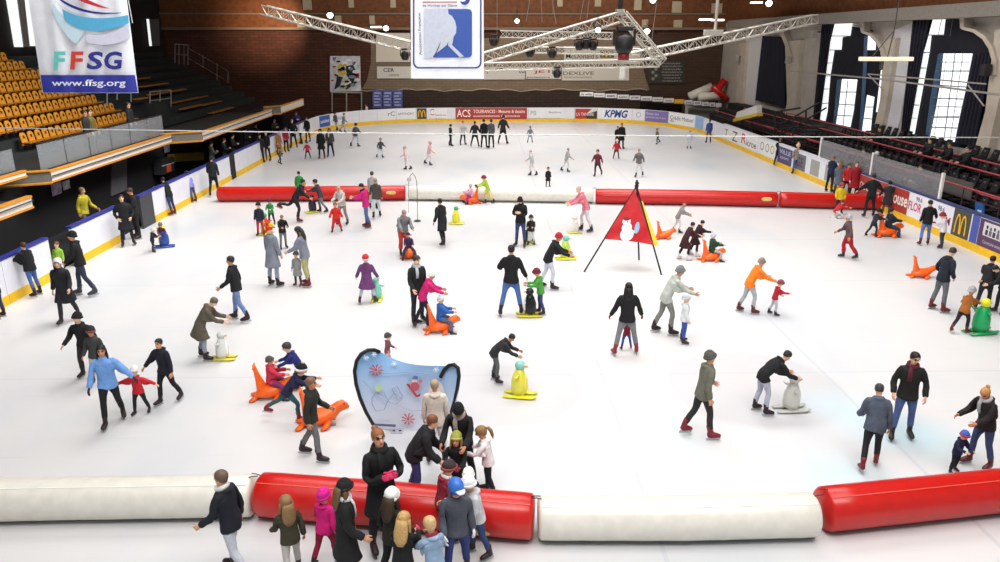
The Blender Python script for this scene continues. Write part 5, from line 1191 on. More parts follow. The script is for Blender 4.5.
btext(t, 'de Hockey sur Glace', 422.5, 457, 4.2, 7.4, YH, '2a2e60', off=.03, bold=.01)
c = onY(420, 34, YH - .03) - t.location; s_ = YH / F_PX; writing('Association Française', c, (0, 0, 1), (-1, 0, 0), 38 * s_, 3.2 * s_, mat('banner_print', '2a2e60', .5, noise=0), t)
# ------------------------------------------------------------------ tripod sign
ap0 = G(628, 268); zt = top_z(632, 185, ap0); F1, F2, F3 = G(584, 272), G(661.5, 275), G(639, 260)
AP = Vector(((F1.x + F2.x + F3.x) / 3, (F1.y + F2.y + F3.y) / 3, 0)); AP = G(632, 268); AP.z = top_z(632, 186, AP)
o = Vector((AP.x, AP.y, 0)); t = empty('tripod_sign', o, 0, 'tall black tripod with a red triangular cloth on the ice', 'tripod sign')
b_ = MB()
for f in (F1, F2, F3):
    b = MB(); b.tube([f - o, AP - o + (AP - f).normalized() * .12], [.026, .022], n=8); b.build('leg', mat('pole_black', '1c1c20', .5), t)
b = MB(); b.sphere(AP - o, (.06, .06, .08), 8, 6); b.tube([AP - o + Vector((0, 0, .0)), AP - o + Vector((0, 0, .18))], [.05, .03], n=8); b.build('apex_cap', mat('pole_black', '1c1c20', .5), t)
A0_, u1 = AP - o, .70
CL, CR, CB = A0_.lerp(F1 - o, .61), A0_.lerp(F2 - o, .66), A0_.lerp(F3 - o, .60)
def tri_cloth(a, l, r, m, name, n=10, off=Vector((0, -.03, 0))):
    vs = []; fs = []; idx = {}
    for j in range(n + 1):
        for i in range(j + 1):
            v = j / n; u = i / j if j else .5; p = a + (l - a) * v * (1 - u) + (r - a) * v * u + off; p.y += .02 * math.sin(u * 9 + v * 14) * v; p.z += .03 * math.sin(u * math.pi) * v * (1 if j == n else .3); idx[j, i] = len(vs); vs.append(p)
    for j in range(n):
        for i in range(j + 1):
            fs.append((idx[j, i], idx[j + 1, i], idx[j + 1, i + 1]))
            if i < j: fs.append((idx[j, i], idx[j + 1, i + 1], idx[j, i + 1]))
    b = MB(); b.add(vs, fs); return b.build(name, m, t, smooth=True, fix=False)
front = tri_cloth(A0_.lerp(CL, .06), CL, CR, mat('red_cloth', 'c01c24', .4, noise=.12, scale=6, bump=.4), 'red_cloth')
tri_cloth(A0_.lerp(CB, .06), CR, CB, mat('side_cloth', 'b81c24', .45, noise=.1), 'side_cloth', off=Vector((.02, 0, 0)))
b = MB(); e = Vector((.03, -.05, 0)); b.add([A0_.lerp(CR, .25) + e * .6, CR + e + Vector((-.015, 0, 0)), CR + e + Vector((.13, .02, -.02)), A0_.lerp(CR, .25) + e * .6 + Vector((.03, 0, 0))], [(0, 1, 2, 3)]); b.build('yellow_edge', mat('yellow_cloth', 'e8c83c', .5, noise=.05), t, fix=False)
def on_cloth(u, v, d=.05): return A0_ + (CL - A0_) * v * (1 - u) + (CR - A0_) * v * u + Vector((0, -d - .03, 0))
def blob(name, u, v, rx, rz, col, d=.05):
    c = on_cloth(u, v, d); b = MB(); n = 16; up = ((A0_ - (CL + CR) / 2)).normalized(); b.poly([c + Vector((rx * math.cos(2 * math.pi * k / n), 0, 0)) + up * (rz * math.sin(2 * math.pi * k / n)) for k in range(n)][::1]); return b.build(name, mat('cloth_print', col, .6, noise=0), t, fix=False)
blob('printed_snow_ball', .42, .86, .20, .20, 'e6e4ea'); blob('printed_snow_ball', .38, .74, .15, .15, 'ecebf0', .055); blob('printed_snow_ball', .32, .63, .12, .11, 'f0eff2', .06)
blob('printed_scarf', .66, .72, .07, .17, '9ab8d4', .055); blob('printed_hat', .30, .585, .10, .05, '8a2a34', .066); blob('printed_eye', .27, .635, .018, .02, '28242a', .066); blob('printed_eye', .35, .635, .018, .02, '28242a', .066); blob('printed_arm', .55, .80, .10, .05, 'dcdae2', .06)
# ------------------------------------------------------------------ curved pop-up banner
g0 = G(395, 441); YP = g0.y
t = empty('popup_banner', (g0.x, YP, 0), 0, 'pale blue pop-up banner in a black looped frame behind the near group', 'banner')
Lc = [(379.5, 352), (374, 349.8), (368, 350), (361, 354), (356.5, 361), (354.5, 371), (356, 384), (360, 398), (366, 412), (373, 424), (380, 432)]
Rc = [(440.5, 377), (444, 370), (449, 365.5), (454, 364.5), (458, 368), (459, 376), (457.5, 388), (454.5, 402), (450, 416), (444, 428), (437, 440)]
def dep(px): u = (px - 354) / 105; return .35 * math.sin(math.pi * u)
def pp(px, py, e=0.0): return onY(px, py, YP + dep(px) - e) - t.location
for nm, c in (('left_loop', Lc), ('right_loop', Rc)):
    b = MB(); P = [pp(*q) for q in c]; b.tube(P, .032, n=8); b.build(nm, mat('loop_black', '15171c', .6), t, smooth=True)
vs = []; nx, ny = 24, 16
def edge(c, v):
    k = v * (len(c) - 1); i = min(int(k), len(c) - 2); f = k - i; return (c[i][0] + (c[i + 1][0] - c[i][0]) * f, c[i][1] + (c[i + 1][1] - c[i][1]) * f)
_raw = Lc[3::-1] + bez((379.5, 352), (396, 364), (420, 365), (446, 367), 12)[1:] + [(450, 365.2), (454, 364.5)]
_len = np.concatenate([[0], np.cumsum([math.dist(_raw[i], _raw[i + 1]) for i in range(len(_raw) - 1)])]); _q = np.linspace(0, _len[-1], nx + 1)
TOP = list(zip(np.interp(_q, _len, [p[0] for p in _raw]), np.interp(_q, _len, [p[1] for p in _raw]))); BOT = bez((376, 427), (392, 434), (412, 440), (441, 436), nx)
for j in range(ny + 1):
    v = j / ny; le, re = edge(Lc[3:], v), edge(Rc[3:], v)
    for i in range(nx + 1):
        u = i / nx; tx, ty = TOP[i]; bx_, by_ = BOT[i]
        # Coons patch between the four edges
        lx = le[0] * (1 - u) + re[0] * u + tx * (1 - v) + bx_ * v - ((Lc[3][0] * (1 - u) + Rc[3][0] * u) * (1 - v) + (Lc[-1][0] * (1 - u) + Rc[-1][0] * u) * v)
        ly = le[1] * (1 - u) + re[1] * u + ty * (1 - v) + by_ * v - ((Lc[3][1] * (1 - u) + Rc[3][1] * u) * (1 - v) + (Lc[-1][1] * (1 - u) + Rc[-1][1] * u) * v)
        vs.append(pp(lx, ly) + Vector((0, .03 * math.sin(u * 8 + v * 5) + .01, 0)))
m = bpy.data.materials.new('banner_sky'); m.use_nodes = True; nt = m.node_tree; bs = nt.nodes['Principled BSDF']; tcn = nt.nodes.new('ShaderNodeTexCoord'); sp = nt.nodes.new('ShaderNodeSeparateXYZ'); rp = nt.nodes.new('ShaderNodeValToRGB'); mr = nt.nodes.new('ShaderNodeMapRange')
nt.links.new(tcn.outputs['Object'], sp.inputs[0]); nt.links.new(sp.outputs[2], mr.inputs[0]); mr.inputs[1].default_value = .2; mr.inputs[2].default_value = 1.6; nt.links.new(mr.outputs[0], rp.inputs[0])
rp.color_ramp.elements[0].color = lin('d4d8e6'); rp.color_ramp.elements[0].position = .1; rp.color_ramp.elements[1].color = lin('84bcec'); rp.color_ramp.elements[1].position = .92; e_ = rp.color_ramp.elements.new(.5); e_.color = lin('b8d0ee')
nt.links.new(rp.outputs[0], bs.inputs['Base Color']); bs.inputs['Roughness'].default_value = .6
b = MB(); b.add(vs, [(j * (nx + 1) + i, (j + 1) * (nx + 1) + i, (j + 1) * (nx + 1) + i + 1, j * (nx + 1) + i + 1) for j in range(ny) for i in range(nx)]); b.build('fabric', m, t, smooth=True, fix=False)
def art(name, pts, col, e=.07): b = MB(); b.poly([pp(x, y, e) for x, y in pts]); b.build(name, mat('cloth_print', col, .6, noise=0), t, fix=False)
def line(name, pts, col, r=.006, e=.07): b = MB(); b.tube([pp(x, y, e) for x, y in pts], r, n=5); b.build(name, mat('cloth_print', col, .6, noise=0), t)
def disc(name, x, y, r, col, e=.075, sy=1.0): art(name, [(x + r * math.cos(2 * math.pi * k / 14), y - sy * r * math.sin(2 * math.pi * k / 14)) for k in range(14)], col, e)
for x, y in ((366, 358), (374, 354.5), (394, 364), (436, 370)):      # snowflakes
    for k in range(3): a = math.pi * k / 3; line('printed_snowflake', [(x - 2.6 * math.cos(a), y - 2.6 * math.sin(a)), (x + 2.6 * math.cos(a), y + 2.6 * math.sin(a))], 'dcecf8', .008)
for x, y, s, c in ((376, 370, 1.0, 'b06070'), (408, 419, .95, 'b8606c')):                     # sketchy round figures on the cloth
    for k in range(9):
        a = 2 * math.pi * k / 9; line('printed_star_line', [(x + 2 * s * math.cos(a), y + 2 * s * math.sin(a)), (x + 7 * s * math.cos(a), y + 6 * s * math.sin(a))], c, .012)
    disc('printed_disc', x, y, 3.2 * s, 'e8d8dc'); disc('printed_disc', x, y, 1.6 * s, c, .085)
art('printed_red_sledge', [(406, 384), (409, 383.5), (417, 395), (421, 393), (420, 396.5), (416, 397.5)], 'b04454')      # plain red child-on-sledge shape
disc('printed_red_coat', 415, 386.5, 4.6, 'c05868'); disc('printed_face', 414.5, 380.5, 2.6, 'ecd4cc'); art('printed_cap', [(412, 379), (414, 375.5), (418, 376.5), (417.5, 379.5)], '5a78b0', .085); disc('printed_arm', 420.5, 381.5, 1.9, 'c87880')
disc('printed_green_cap', 378.5, 388, 3.8, 'b8d8a4'); 
for c in (((372, 398), (376, 392), (384, 392), (388, 400), (384, 410), (376, 411), (372, 404), (372, 398)), ((388, 401), (394, 393), (402, 399), (396, 404)), ((392, 389), (397, 386), (403, 397), (398, 400), (392, 389))): line('printed_outline', c, '8a94b0', .006)
line('printed_line', [(363, 381), (380, 398), (412, 411), (437, 409)], '9aa2bc', .006); line('printed_line', [(382, 374), (405, 372), (430, 374)], '7a9cc4', .006)
art('printed_strip', [(374.5, 423.5), (396, 424.5), (395.5, 427), (375, 425.8)], '5a6080')
disc('printed_pale_patch', 436, 395, 9, 'd8d2d4', .06, 1.6)
b = MB(); b.box((-.10, .24, .0), (.10, .40, .02)); b.build('foot_plate', mat('loop_pale', 'b0b0b8', .6), t)
for x_ in (-.04, .04): b = MB(); b.tube([(x_, .31, .03), (x_ * 4, .33, pp(400, 434).z)], .018, n=6); b.build('foot_pole', mat('loop_black', '15171c', .6), t)
# ------------------------------------------------------------------ skating aids
ORG = mat('seal_orange', 'f0641c', .35, noise=.04)
def seal(px, py, face, label, s=1.0, m=ORG, tall=1.0):
    p = G(px, py); t = empty('seal_sledge', p, -R(face), label, 'skating aid', 'orange seal skating aids'); k = s
    b = MB(); b.tube([(0, -.50 * k, .06 * k), (0, -.42 * k, .12 * k), (0, -.15 * k, .15 * k), (0, .15 * k, .16 * k), (0, .36 * k, .22 * k), (0, .50 * k, .30 * k), (0, .62 * k, .33 * k), (0, .74 * k, .30 * k), (0, .79 * k, .28 * k)],
                      [(.05 * k, .10 * k), (.10 * k, .19 * k), (.14 * k, .24 * k), (.15 * k, .22 * k), (.13 * k, .15 * k), (.11 * k, .11 * k), (.10 * k, .10 * k), (.06 * k, .065 * k), (.02 * k, .02 * k)], n=14, ref=(0, 0, 1))
    b.build('seal_body', m, t, smooth=True)
    b = MB(); b.tube([(0, -.26 * k, .12 * k), (0, -.33 * k, .28 * k), (0, -.40 * k, .48 * k * tall), (0, -.47 * k, .68 * k * tall), (0, -.49 * k, .73 * k * tall)], [(.22 * k, .17 * k), (.15 * k, .13 * k), (.085 * k, .10 * k), (.05 * k, .075 * k), (.03 * k, .06 * k)], n=10, ref=(0, 1, 0.001))
    h = b.build('tail_handle', m, t, smooth=True)
    b = MB(); b.tube([(-.16 * k, -.48 * k, .70 * k * tall), (.16 * k, -.48 * k, .70 * k * tall)], .024 * k, n=8); b.build('grip_bar', m, h, smooth=True)
    for sd in (-1, 1):
        b = MB(); b.tube([(sd * .16 * k, .22 * k, .10 * k), (sd * .27 * k, .12 * k, .05 * k), (sd * .34 * k, .0, .025 * k)], [(.06 * k, .09 * k), (.035 * k, .10 * k), (.015 * k, .04 * k)], n=8, ref=(0, 0, 1)); b.build('flipper', m, t, smooth=True)
        b = MB(); b.tube([(sd * .06 * k, -.45 * k, .07 * k), (sd * .17 * k, -.58 * k, .04 * k), (sd * .22 * k, -.68 * k, .03 * k)], [(.04 * k, .08 * k), (.03 * k, .09 * k), (.012 * k, .04 * k)], n=8, ref=(0, 0, 1)); b.build('tail_fin', m, t, smooth=True)
        b = MB(); b.sphere((sd * .065 * k, .66 * k, .375 * k), .018 * k, 8, 6); b.build('eye', mat('eye_black', '141414', .3, noise=0), t)
        b = MB(); b.box((sd * .14 * k - .012, -.4 * k, 0), (sd * .14 * k + .012, .4 * k, .04 * k)); b.build('runner', mat('runner_grey', '8a8a8a', .4, .5), t)
    for ob in [c for c in t.children] + [g for c in t.children for g in c.children]:
        co = np.empty(len(ob.data.vertices) * 3); ob.data.vertices.foreach_get('co', co); co = co.reshape(-1, 3); co[:, 1] *= .64; co[:, 0] *= .85; ob.data.vertices.foreach_set('co', co.ravel()); ob.data.update()
    return t
def penguin(px, py, face, label, s=1.0, back='141418', belly='e8e8e6', base='e8c818', beak='e8a818', top=None):
    p = G(px, py); t = empty('penguin_skating_aid', p, -R(face), label, 'skating aid', 'penguin skating aids'); k = s
    mb_ = mat('plastic', back, .35, noise=.04)
    b = MB(); b.tube([(0, 0, .10 * k), (0, 0, .2 * k), (0, 0, .42 * k), (0, .01 * k, .62 * k), (0, .015 * k, .70 * k)], [(.16 * k, .17 * k), (.19 * k, .20 * k), (.18 * k, .185 * k), (.12 * k, .125 * k), (.08 * k, .085 * k)], n=16, ref=(0, 1, 0.001)); b.build('body', mb_, t, smooth=True)
    b = MB(); b.tube([(0, .05 * k, .12 * k), (0, .075 * k, .24 * k), (0, .07 * k, .44 * k), (0, .05 * k, .62 * k)], [(.12 * k, .12 * k), (.13 * k, .14 * k), (.125 * k, .12 * k), (.07 * k, .06 * k)], n=14, ref=(0, 1, 0.001)); b.build('belly', mat('plastic', belly, .35, noise=.03), t, smooth=True)
    b = MB(); b.sphere((0, .02 * k, .78 * k), (.115 * k, .125 * k, .115 * k), 14, 10); hd = b.build('head', mat('plastic', top or back, .35, noise=.04), t, smooth=True)
    b = MB(); b.tube([(0, .12 * k, .77 * k), (0, .21 * k, .75 * k)], [.04 * k, .008 * k], n=8); b.build('beak', mat('plastic', beak, .35, noise=.03), hd, smooth=True)
    for sd in (-1, 1):
        b = MB(); b.sphere((sd * .05 * k, .12 * k, .82 * k), .02 * k, 8, 6); b.build('eye', mat('plastic', 'f2f2f2', .3, noise=0), hd)
        b = MB(); b.tube([(sd * .15 * k, 0, .58 * k), (sd * .24 * k, -.04 * k, .56 * k), (sd * .30 * k, -.08 * k, .60 * k)], [.035 * k, .03 * k, .02 * k], n=8); b.build('handle_wing', mb_, t, smooth=True)
        b = MB(); b.tube([(sd * .13 * k, -.36 * k, .03 * k), (sd * .13 * k, .0, .045 * k), (sd * .13 * k, .30 * k, .04 * k), (sd * .13 * k, .42 * k, .07 * k)], [(.02 * k, .05 * k), (.035 * k, .085 * k), (.03 * k, .08 * k), (.015 * k, .04 * k)], n=8, ref=(0, 0, 1)); b.build('ski_foot', mat('plastic', base, .35, noise=.04), t, smooth=True)
    b = MB(); b.box((-.14 * k, -.1 * k, .05 * k), (.14 * k, .12 * k, .14 * k)); b.build('base', mat('plastic', base, .35, noise=.04), t, bevel=.02)
    return t
seal(321, 424, 78, 'orange seal pushed by the child with black and white bobble hat', 1.0)
seal(273, 397, 80, 'orange seal carrying the child in red at the left, behind the pushing child', .95)
seal(441, 331.5, 80, 'orange seal carrying the small child in blue jacket', .92)
seal(471, 203.5, 255, 'orange seal carrying the child in pink at mid rink', .95)
seal(409, 258, 170, 'orange seal pushed by the bending person in grey', .95)
seal(711, 260.5, 80, 'orange seal carrying the child in dark green with pale hat', .92)
seal(887, 236, 85, 'orange seal carrying the dark child by the right boards', 1.1)
seal(664, 238.5, 80, 'orange seal left of the maroon coats, beside the tripod', .85)
seal(921, 277, 95, 'orange seal standing alone left of the man in grey trousers', .85)
penguin(165, 247, 250, 'blue and yellow penguin held by the two small children on the left', .85, back='2c4a94', belly='e8dc30', base='3050a0', top='e8dc30')
penguin(266, 234, 200, 'red and yellow penguin behind the grey coat', .85, back='d83a28', belly='e8d430', base='e8c830', top='2a9a4c')
penguin(313, 212.5, 240, 'dark penguin with yellow skis before the child in grey at mid rink', .8, back='26222c', belly='38323c', base='d8d040')
penguin(456, 224, 90, 'yellow and green penguin right of the skater in black at mid rink', .75, back='e0d83c', belly='e8e070', base='e8e03c', top='48a070')
penguin(565, 259, 90, 'yellow and green penguin pushed by the dark skater with red hat', .85, back='b8d060', belly='e8e030', base='ece020', top='78b8b0')
penguin(530, 316, 270, 'black and white penguin with yellow skis pushed by the child in green', .82, back='141416', belly='e4e4e2', base='d8c828')
penguin(519, 396, 100, 'yellow and teal penguin pushed by the bent dark skater', .82, back='dcd84c', belly='ece040', base='e8e024', top='86c0b8')
penguin(979, 333, 80, 'green and yellow penguin held by the child in orange brown jacket', .95, back='1fa05c', belly='28a860', base='20a058', top='e0dc30')
penguin(790, 410, 85, 'pale grey penguin pushed by the bent skater in black', .8, back='c8c8c0', belly='dcdcd6', base='b8b8b0', top='c0c0ba', beak='b0b0a0')
penguin(223, 359, 90, 'pale penguin with yellow skis before the bent brown coat', .7, back='d8d8d4', belly='e8e8e4', base='d8d048', top='ccccc8')
penguin(529, 243, 160, 'black and white penguin with yellow skis beside the man in jeans', .75, back='1c1c20', belly='e4e4e0', base='d8d860')
penguin(575, 233, 270, 'pale penguin with yellow skis before the skater in faded pink', .7, back='dcd8d4', belly='e8e6e2', base='dcd878', top='dcd0d0')
penguin(377, 300, 0, 'small yellow and teal penguin before the child in long purple coat', .7, back='7cc8b0', belly='e0d850', base='e0dc40', top='84ccb4')
# hooked pole stand on the ice
p = G(417.5, 221.5); zt = top_z(417, 181, p); t = empty('hooked_stand', p, 0, 'thin hooked wire stand on the ice by the gap of the red tube', 'stand')
b = MB(); b.tube([(-.13, 0, .02), (0, 0, .03), (.13, 0, .02)], [.02, .05, .02], n=8); b.sphere((0, 0, .03), (.13, .13, .03), 12, 6); b.build('foot', mat('pole_black', '1c1c20', .5), t)
def hp(px, py): q = onY(px, py, p.y); return q - p
b = MB(); b.tube([(0, 0, .03), hp(417.2, 190), hp(416.5, 181), hp(415, 176), hp(412.5, 173), hp(410, 176), hp(408.5, 184)], .013, n=6); b.build('pole', mat('wire_grey', '6e6a6c', .4, .4), t)
b = MB(); b.tube([hp(408.5, 184), hp(408.5, 213)], .006, n=5); b.build('hanging_wire', mat('wire_grey', '6e6a6c', .4, .4), t)
b = MB(); b.box(tuple(hp(407, 181) - Vector((.0, .03, .0))), tuple(hp(411, 177.5) + Vector((0, .03, 0)))); b.build('small_tag', mat('tag_grey', 'b4aeb4', .6), t)
# ------------------------------------------------------------------ the people; face: 0 away, 90 right, 180 to the camera, 270 left
BK = '141416'; JEAN = '3d5a8c'; DJ = '26304a'; GR = '75757a'
P = person
def rider(label, px, py, face, H, tc, hat, hc, lc='33364a', z0=.31, hat2=None, topk='puffer', **k):
    return P(label, px, py, 0, face, 'ride', topk, tc, 'loose', lc, hat, hc, skates='2a2a30', kid=True, z0=z0, H=H, hat2=hat2, **k)
# near group round the red tube
P('person in long black coat with glasses and pink gloves, standing before the near red tube', 386, 550, 430, 150, 'fold', 'coat', BK, 'slim', '17171a', 'hair_bun', '8a5a38', gloves='c8305c', glasses=True, scarf='18181a', kid=False, mod=dict(head=(-10, 0)))
P('person in black quilted jacket and blue trousers bending over the near children, jacket open', 418, 500, 414, 95, 'bend2', 'puffer', '1f2023', 'slim', '3c3f78', 'hair_short', '7a4a2e', kid=False, mod=dict(aR=(20, 8, 30, 10), aL=(20, 8, 30, 10), head=(2, 20)))
P('person in black coat and black hat standing tallest behind the near children', 463, 489, 396, 195, 'bend2', 'jacket', '17181a', 'slim', '1c1c22', 'beanie', '141417', scarf='b8a8a0', kid=False, mod=dict(lean=18, head=(26, 10)))
P('child in black coat and yellow green hat before the tallest near person', 458, 500, 430, 190, 'hold', 'coat', '17181b', 'slim', '1c1c22', 'beanie', '9a9a48', hat2='b4b05c', gloves='8a2448', extra=('hair_long', 'a08a58'), mod=dict(head=(-8, 0)))
P('child in white jacket with brown ponytail beside the near red tube', 488, 494, 426, 275, 'hold', 'jacket', 'e8e2e2', 'slim', '18181c', 'hair_ponytail', '8a6a44', gloves='d890a0')
P('child in red checked jacket with dark hat leaning to the near red tube', 444, 541, 462, 60, 'hold', 'jacket', '8a2436', 'slim', '2a2a30', 'beanie', '3a3032', hat2='a04438', scarf='e6dedd')
P('child in black with white hat behind the blue and white helmet', 470, 532, 464, 185, 'hold', 'jacket', '1a1a1e', 'slim', '1c1c22', 'beanie', 'e8e6e4')
P('child in dark grey sweatshirt with blue and white helmet', 458, 578, 479, 170, 'stand2', 'jacket', '4a4e58', 'slim', '2b3a70', 'helmet', '3a70c4', hat2='e8ecf2', gloves='d8d8dc')
P('child in pale grey jacket with white hat right of the blue and white helmet', 478, 556, 474, 250, 'reach', 'jacket', 'c4c4c8', 'slim', '30406c', 'beanie', 'ecebea')
P('child in dark jacket, white hat and long dark hair at the bottom edge', 396, 582, 487, 40, 'stand2', 'jacket', '2a2620', 'slim', '1e1e22', 'beanie', 'eceae4', extra=('hair_long', '3a2c1e'))
P('fair haired child in black coat lowest at the bottom edge', 405, 602, 517, 10, 'hold', 'coat', '161618', 'slim', '1e1e22', 'hair_long', 'b8945e', gloves='e04870')
P('fair haired child in pale denim blue jacket at the bottom edge', 436, 604, 521, 330, 'hold', 'jacket', '8aa2bc', 'slim', '30406c', 'hair_short', 'c8a878', scarf='8a2834')
P('person in black coat, black hat and pale scarf by the near red tube', 352, 590, 477, 80, 'stand2', 'coat', '19191b', 'slim', '8a7460', 'beanie', '1c1c1e', scarf='c8ccd2', extra=('hair_long', '6a5034'), kid=False)
P('child in bright pink from hat to legs before the near red tube', 327, 564, 489, 20, 'walk', 'jacket', 'd01874', 'slim', '8a1638', 'beanie', 'd8208c')
P('child with long fair hair and dark olive jacket before the red tube', 294, 577, 496, 330, 'walk', 'jacket', '3a3626', 'slim', 'b8b4b0', 'hair_long', '8a6a44')
P('person in black jacket and pale trousers gliding before the white tube at the bottom left', 238, 577, 468, 285, 'walk', 'jacket', '1a1d26', 'slim', 'c0c2cc', 'hair_short', '6a5444', scarf='d8d4d0', kid=False)
P('person in pale beige standing behind the blue pop-up banner', 437, 462, 378, 0, 'stand', 'jacket', 'd4c8bc', 'slim', 'c4bcb4', 'hair_short', 'a89078', kid=False)
P('small child in dark pink behind the top edge of the blue pop-up banner', 388, 368, 334, 90, 'walk', 'jacket', '7a4450', 'loose', 'b88890', 'beanie', '4a4248')
# left middle
P('person in light blue jacket and black trousers holding a small child by the hand', 115, 424, 341, 160, 'walk', 'jacket', '6f9cd8', 'slim', '18181c', 'hair_long', '1c1a1a', mod=dict(aR=(8, 16, 10, 0), aL=(14, 40, 6, 0)), kid=False, gloves='2a2a34')
P('small child in red jacket and white hat with both hands held', 142, 414, 364, 180, 'arms', 'jacket', 'c82430', 'slim', '1c1c22', 'beanie', 'e0dcd4', mod=dict(aR=(4, 66, 6, 0), aL=(4, 66, 6, 0)))
P('person in navy jacket holding the right hand of the child in red', 170, 403, 336, 200, 'walk', 'jacket', '181a26', 'slim', '16171d', 'hair_short', '26201c', mod=dict(aR=(10, 34, 8, 0), aL=(0, 12, 10, 0)), kid=False)
P('person in dark hat skating right behind the child in grey on the left', 94, 374, 307, 180, 'skate', 'jacket', '17181c', 'slim', '2a2a2c', 'beanie', '131316')
P('child in dark grey jacket and striped hat behind the light blue jacket', 100, 383, 324, 180, 'stand2', 'jacket', '3a3c3c', 'slim', 'c8b48c', 'beanie', '2a2428', hat2='8a4a40')
P('person in dark coat with white hood gliding at the far left near the doorway', 70, 322, 256, 170, 'walk', 'coat', '1b1c20', 'slim', '2a2b30', 'hood', 'd8dadc', kid=False)
P('person in black jacket, black hat and dark jeans by the left doorway', 86, 296, 229, 250, 'walk', 'jacket', '141417', 'slim', '2a3246', 'beanie', '141417', kid=False, skates='3a3c42')
P('person in black jacket and blue jeans leaning on the left boards', 37, 296, 241, 285, 'board', 'puffer', '15161a', 'slim', '44639c', 'hair_short', '4a3626', kid=False, mod=dict(lean=8))
P('person in dark jacket cut by the left picture edge', 0, 318, 265, 270, 'stand', 'jacket', '17181d', 'slim', '26345c', 'hair_short', '1c1918', kid=False)
P('child in lime green top standing in the doorway of the left boards', 62, 277, 241, 175, 'stand', 'jacket', '8cb83c', 'slim', '3a3a42', 'hair_short', '6a4a34')
P('person in yellow top behind the left boards under the balcony', 55, 262, 198, 100, 'walk', 'jacket', 'b0a428', 'slim', '5c5650', 'hair_short', '6a5844', kid=False, group='people behind the boards', at=(-13.6, 25.2, 0), H=1.78, noskate=True)
P('person in black coat at the left gate, nearer of the two', 129, 246, 194, 150, 'pockets', 'coat', '15161c', 'slim', '15161a', 'hair_short', '241c18', kid=False)
P('person in black jacket holding arms folded at the left gate, further of the two', 137, 239, 187, 230, 'fold', 'jacket', '151518', 'slim', '141418', 'hair_short', '3a2a20', kid=False)
P('small child in dark navy with white hat beside the blue penguin', 154, 252, 227, 90, 'hold', 'jacket', '22242e', 'slim', '22242e', 'beanie', 'd8d4d0')
P('child in maroon jacket and grey hat behind the blue penguin', 163, 247, 221, 150, 'pushkid', 'jacket', '5c2634', 'slim', '22242e', 'beanie', '6a686c')
P('person in black jacket and dark jeans leaning over the left boards by the grey gate', 173, 215, 177, 290, 'board', 'jacket', '141518', 'slim', '26335a', 'hair_short', '1c1816', kid=False, skates='5c2226')
P('child in lilac jacket looking over the left boards', 194, 202, 171, 300, 'board', 'jacket', '8480c4', 'slim', '4a5068', 'hair_short', '2a2024', skates='5c2226')
P('person all in black gliding along the left boards', 215, 196, 156, 350, 'walk', 'jacket', '1a1b20', 'slim', '1c1d22', 'hair_short', '1c1a1a', kid=False)
P('person in black jacket at the left boards beyond the mid red tube', 262, 163, 134, 150, 'stand2', 'jacket', '17181d', 'slim', '17181d', 'hair_short', '241e1c', kid=False)
P('person in black behind the other one at the left boards beyond the tube', 268, 161, 131, 200, 'stand', 'jacket', '17181b', 'slim', '17181b', 'hair_short', '241e1c', kid=False)
P('small child in grey green gliding beyond the left end of the red tube', 280, 164, 147, 100, 'skate', 'jacket', '5c5e54', 'slim', '2a2a30', 'hair_short', '4a3c30')
P('person in tan coat at the far left boards', 280, 155, 131, 120, 'stand', 'coat', 'a06a38', 'slim', '6a4a34', 'hair_short', '8a7464', kid=False)
P('person in crimson jacket at the far left boards', 287, 152, 127, 140, 'stand2', 'jacket', 'a02038', 'slim', '1c1c22', 'hair_short', '4a3426', kid=False)
P('person in black jacket facing the camera at the far left boards', 294, 148, 119, 180, 'pockets', 'jacket', '17171a', 'slim', '151518', 'hair_short', '8a6a50', kid=False)
P('person in white top and black trousers at the far left boards', 301, 144, 121, 270, 'stand2', 'sweater', 'd8d4d2', 'slim', '17171a', 'hair_short', '3a2e28', kid=False)
P('person in dark jacket at the far left boards, furthest of that group', 308, 142, 117, 200, 'stand', 'jacket', '18191c', 'slim', '17171a', 'hair_short', '4a3a34', kid=False)
P('child in crimson jacket alone beyond the left red tube', 308, 159, 141, 170, 'wide', 'jacket', 'b02848', 'slim', '26262e', 'beanie', '5a2a34')
P('person all in black with hood beside the grey coat beyond the left red tube', 322, 159, 129, 180, 'stand', 'coat', '121214', 'slim', '141416', 'hood', '121214', kid=False, skates='6a1c24')
P('person in dark jacket with white front beyond the left red tube', 331, 157, 128, 175, 'stand2', 'jacket', '3c3e3c', 'slim', '1c1c20', 'hair_long', '2a2622', kid=False, scarf='d4d4d4')
P('child in grey jacket and white trousers skating towards the far left corner', 355, 147, 123, 30, 'skate', 'jacket', '5a5c60', 'slim', 'c8c8cc', 'beanie', '2c2c30', kid=True)
P('child in dark grey skating left in the far left corner', 337, 131, 112, 300, 'skate', 'jacket', '45464a', 'slim', '8a8a90', 'hair_short', '2c2828')
P('child in pale grey skating right in the far left corner', 343, 133, 113, 80, 'skate', 'jacket', '8a8c90', 'slim', 'c0c0c6', 'hair_short', '5a5048')
P('person in white jacket and black trousers at the far boards', 367, 124, 104, 260, 'stand2', 'jacket', 'dcd8d4', 'slim', '17171a', 'hair_short', '5a3c2c', kid=False)
P('child in dark top gliding in pale trousers left of the far middle', 380, 158, 138, 20, 'skate', 'jacket', '4c4c50', 'slim', 'd0d0d4', 'hair_short', '8a847c', kid=True)
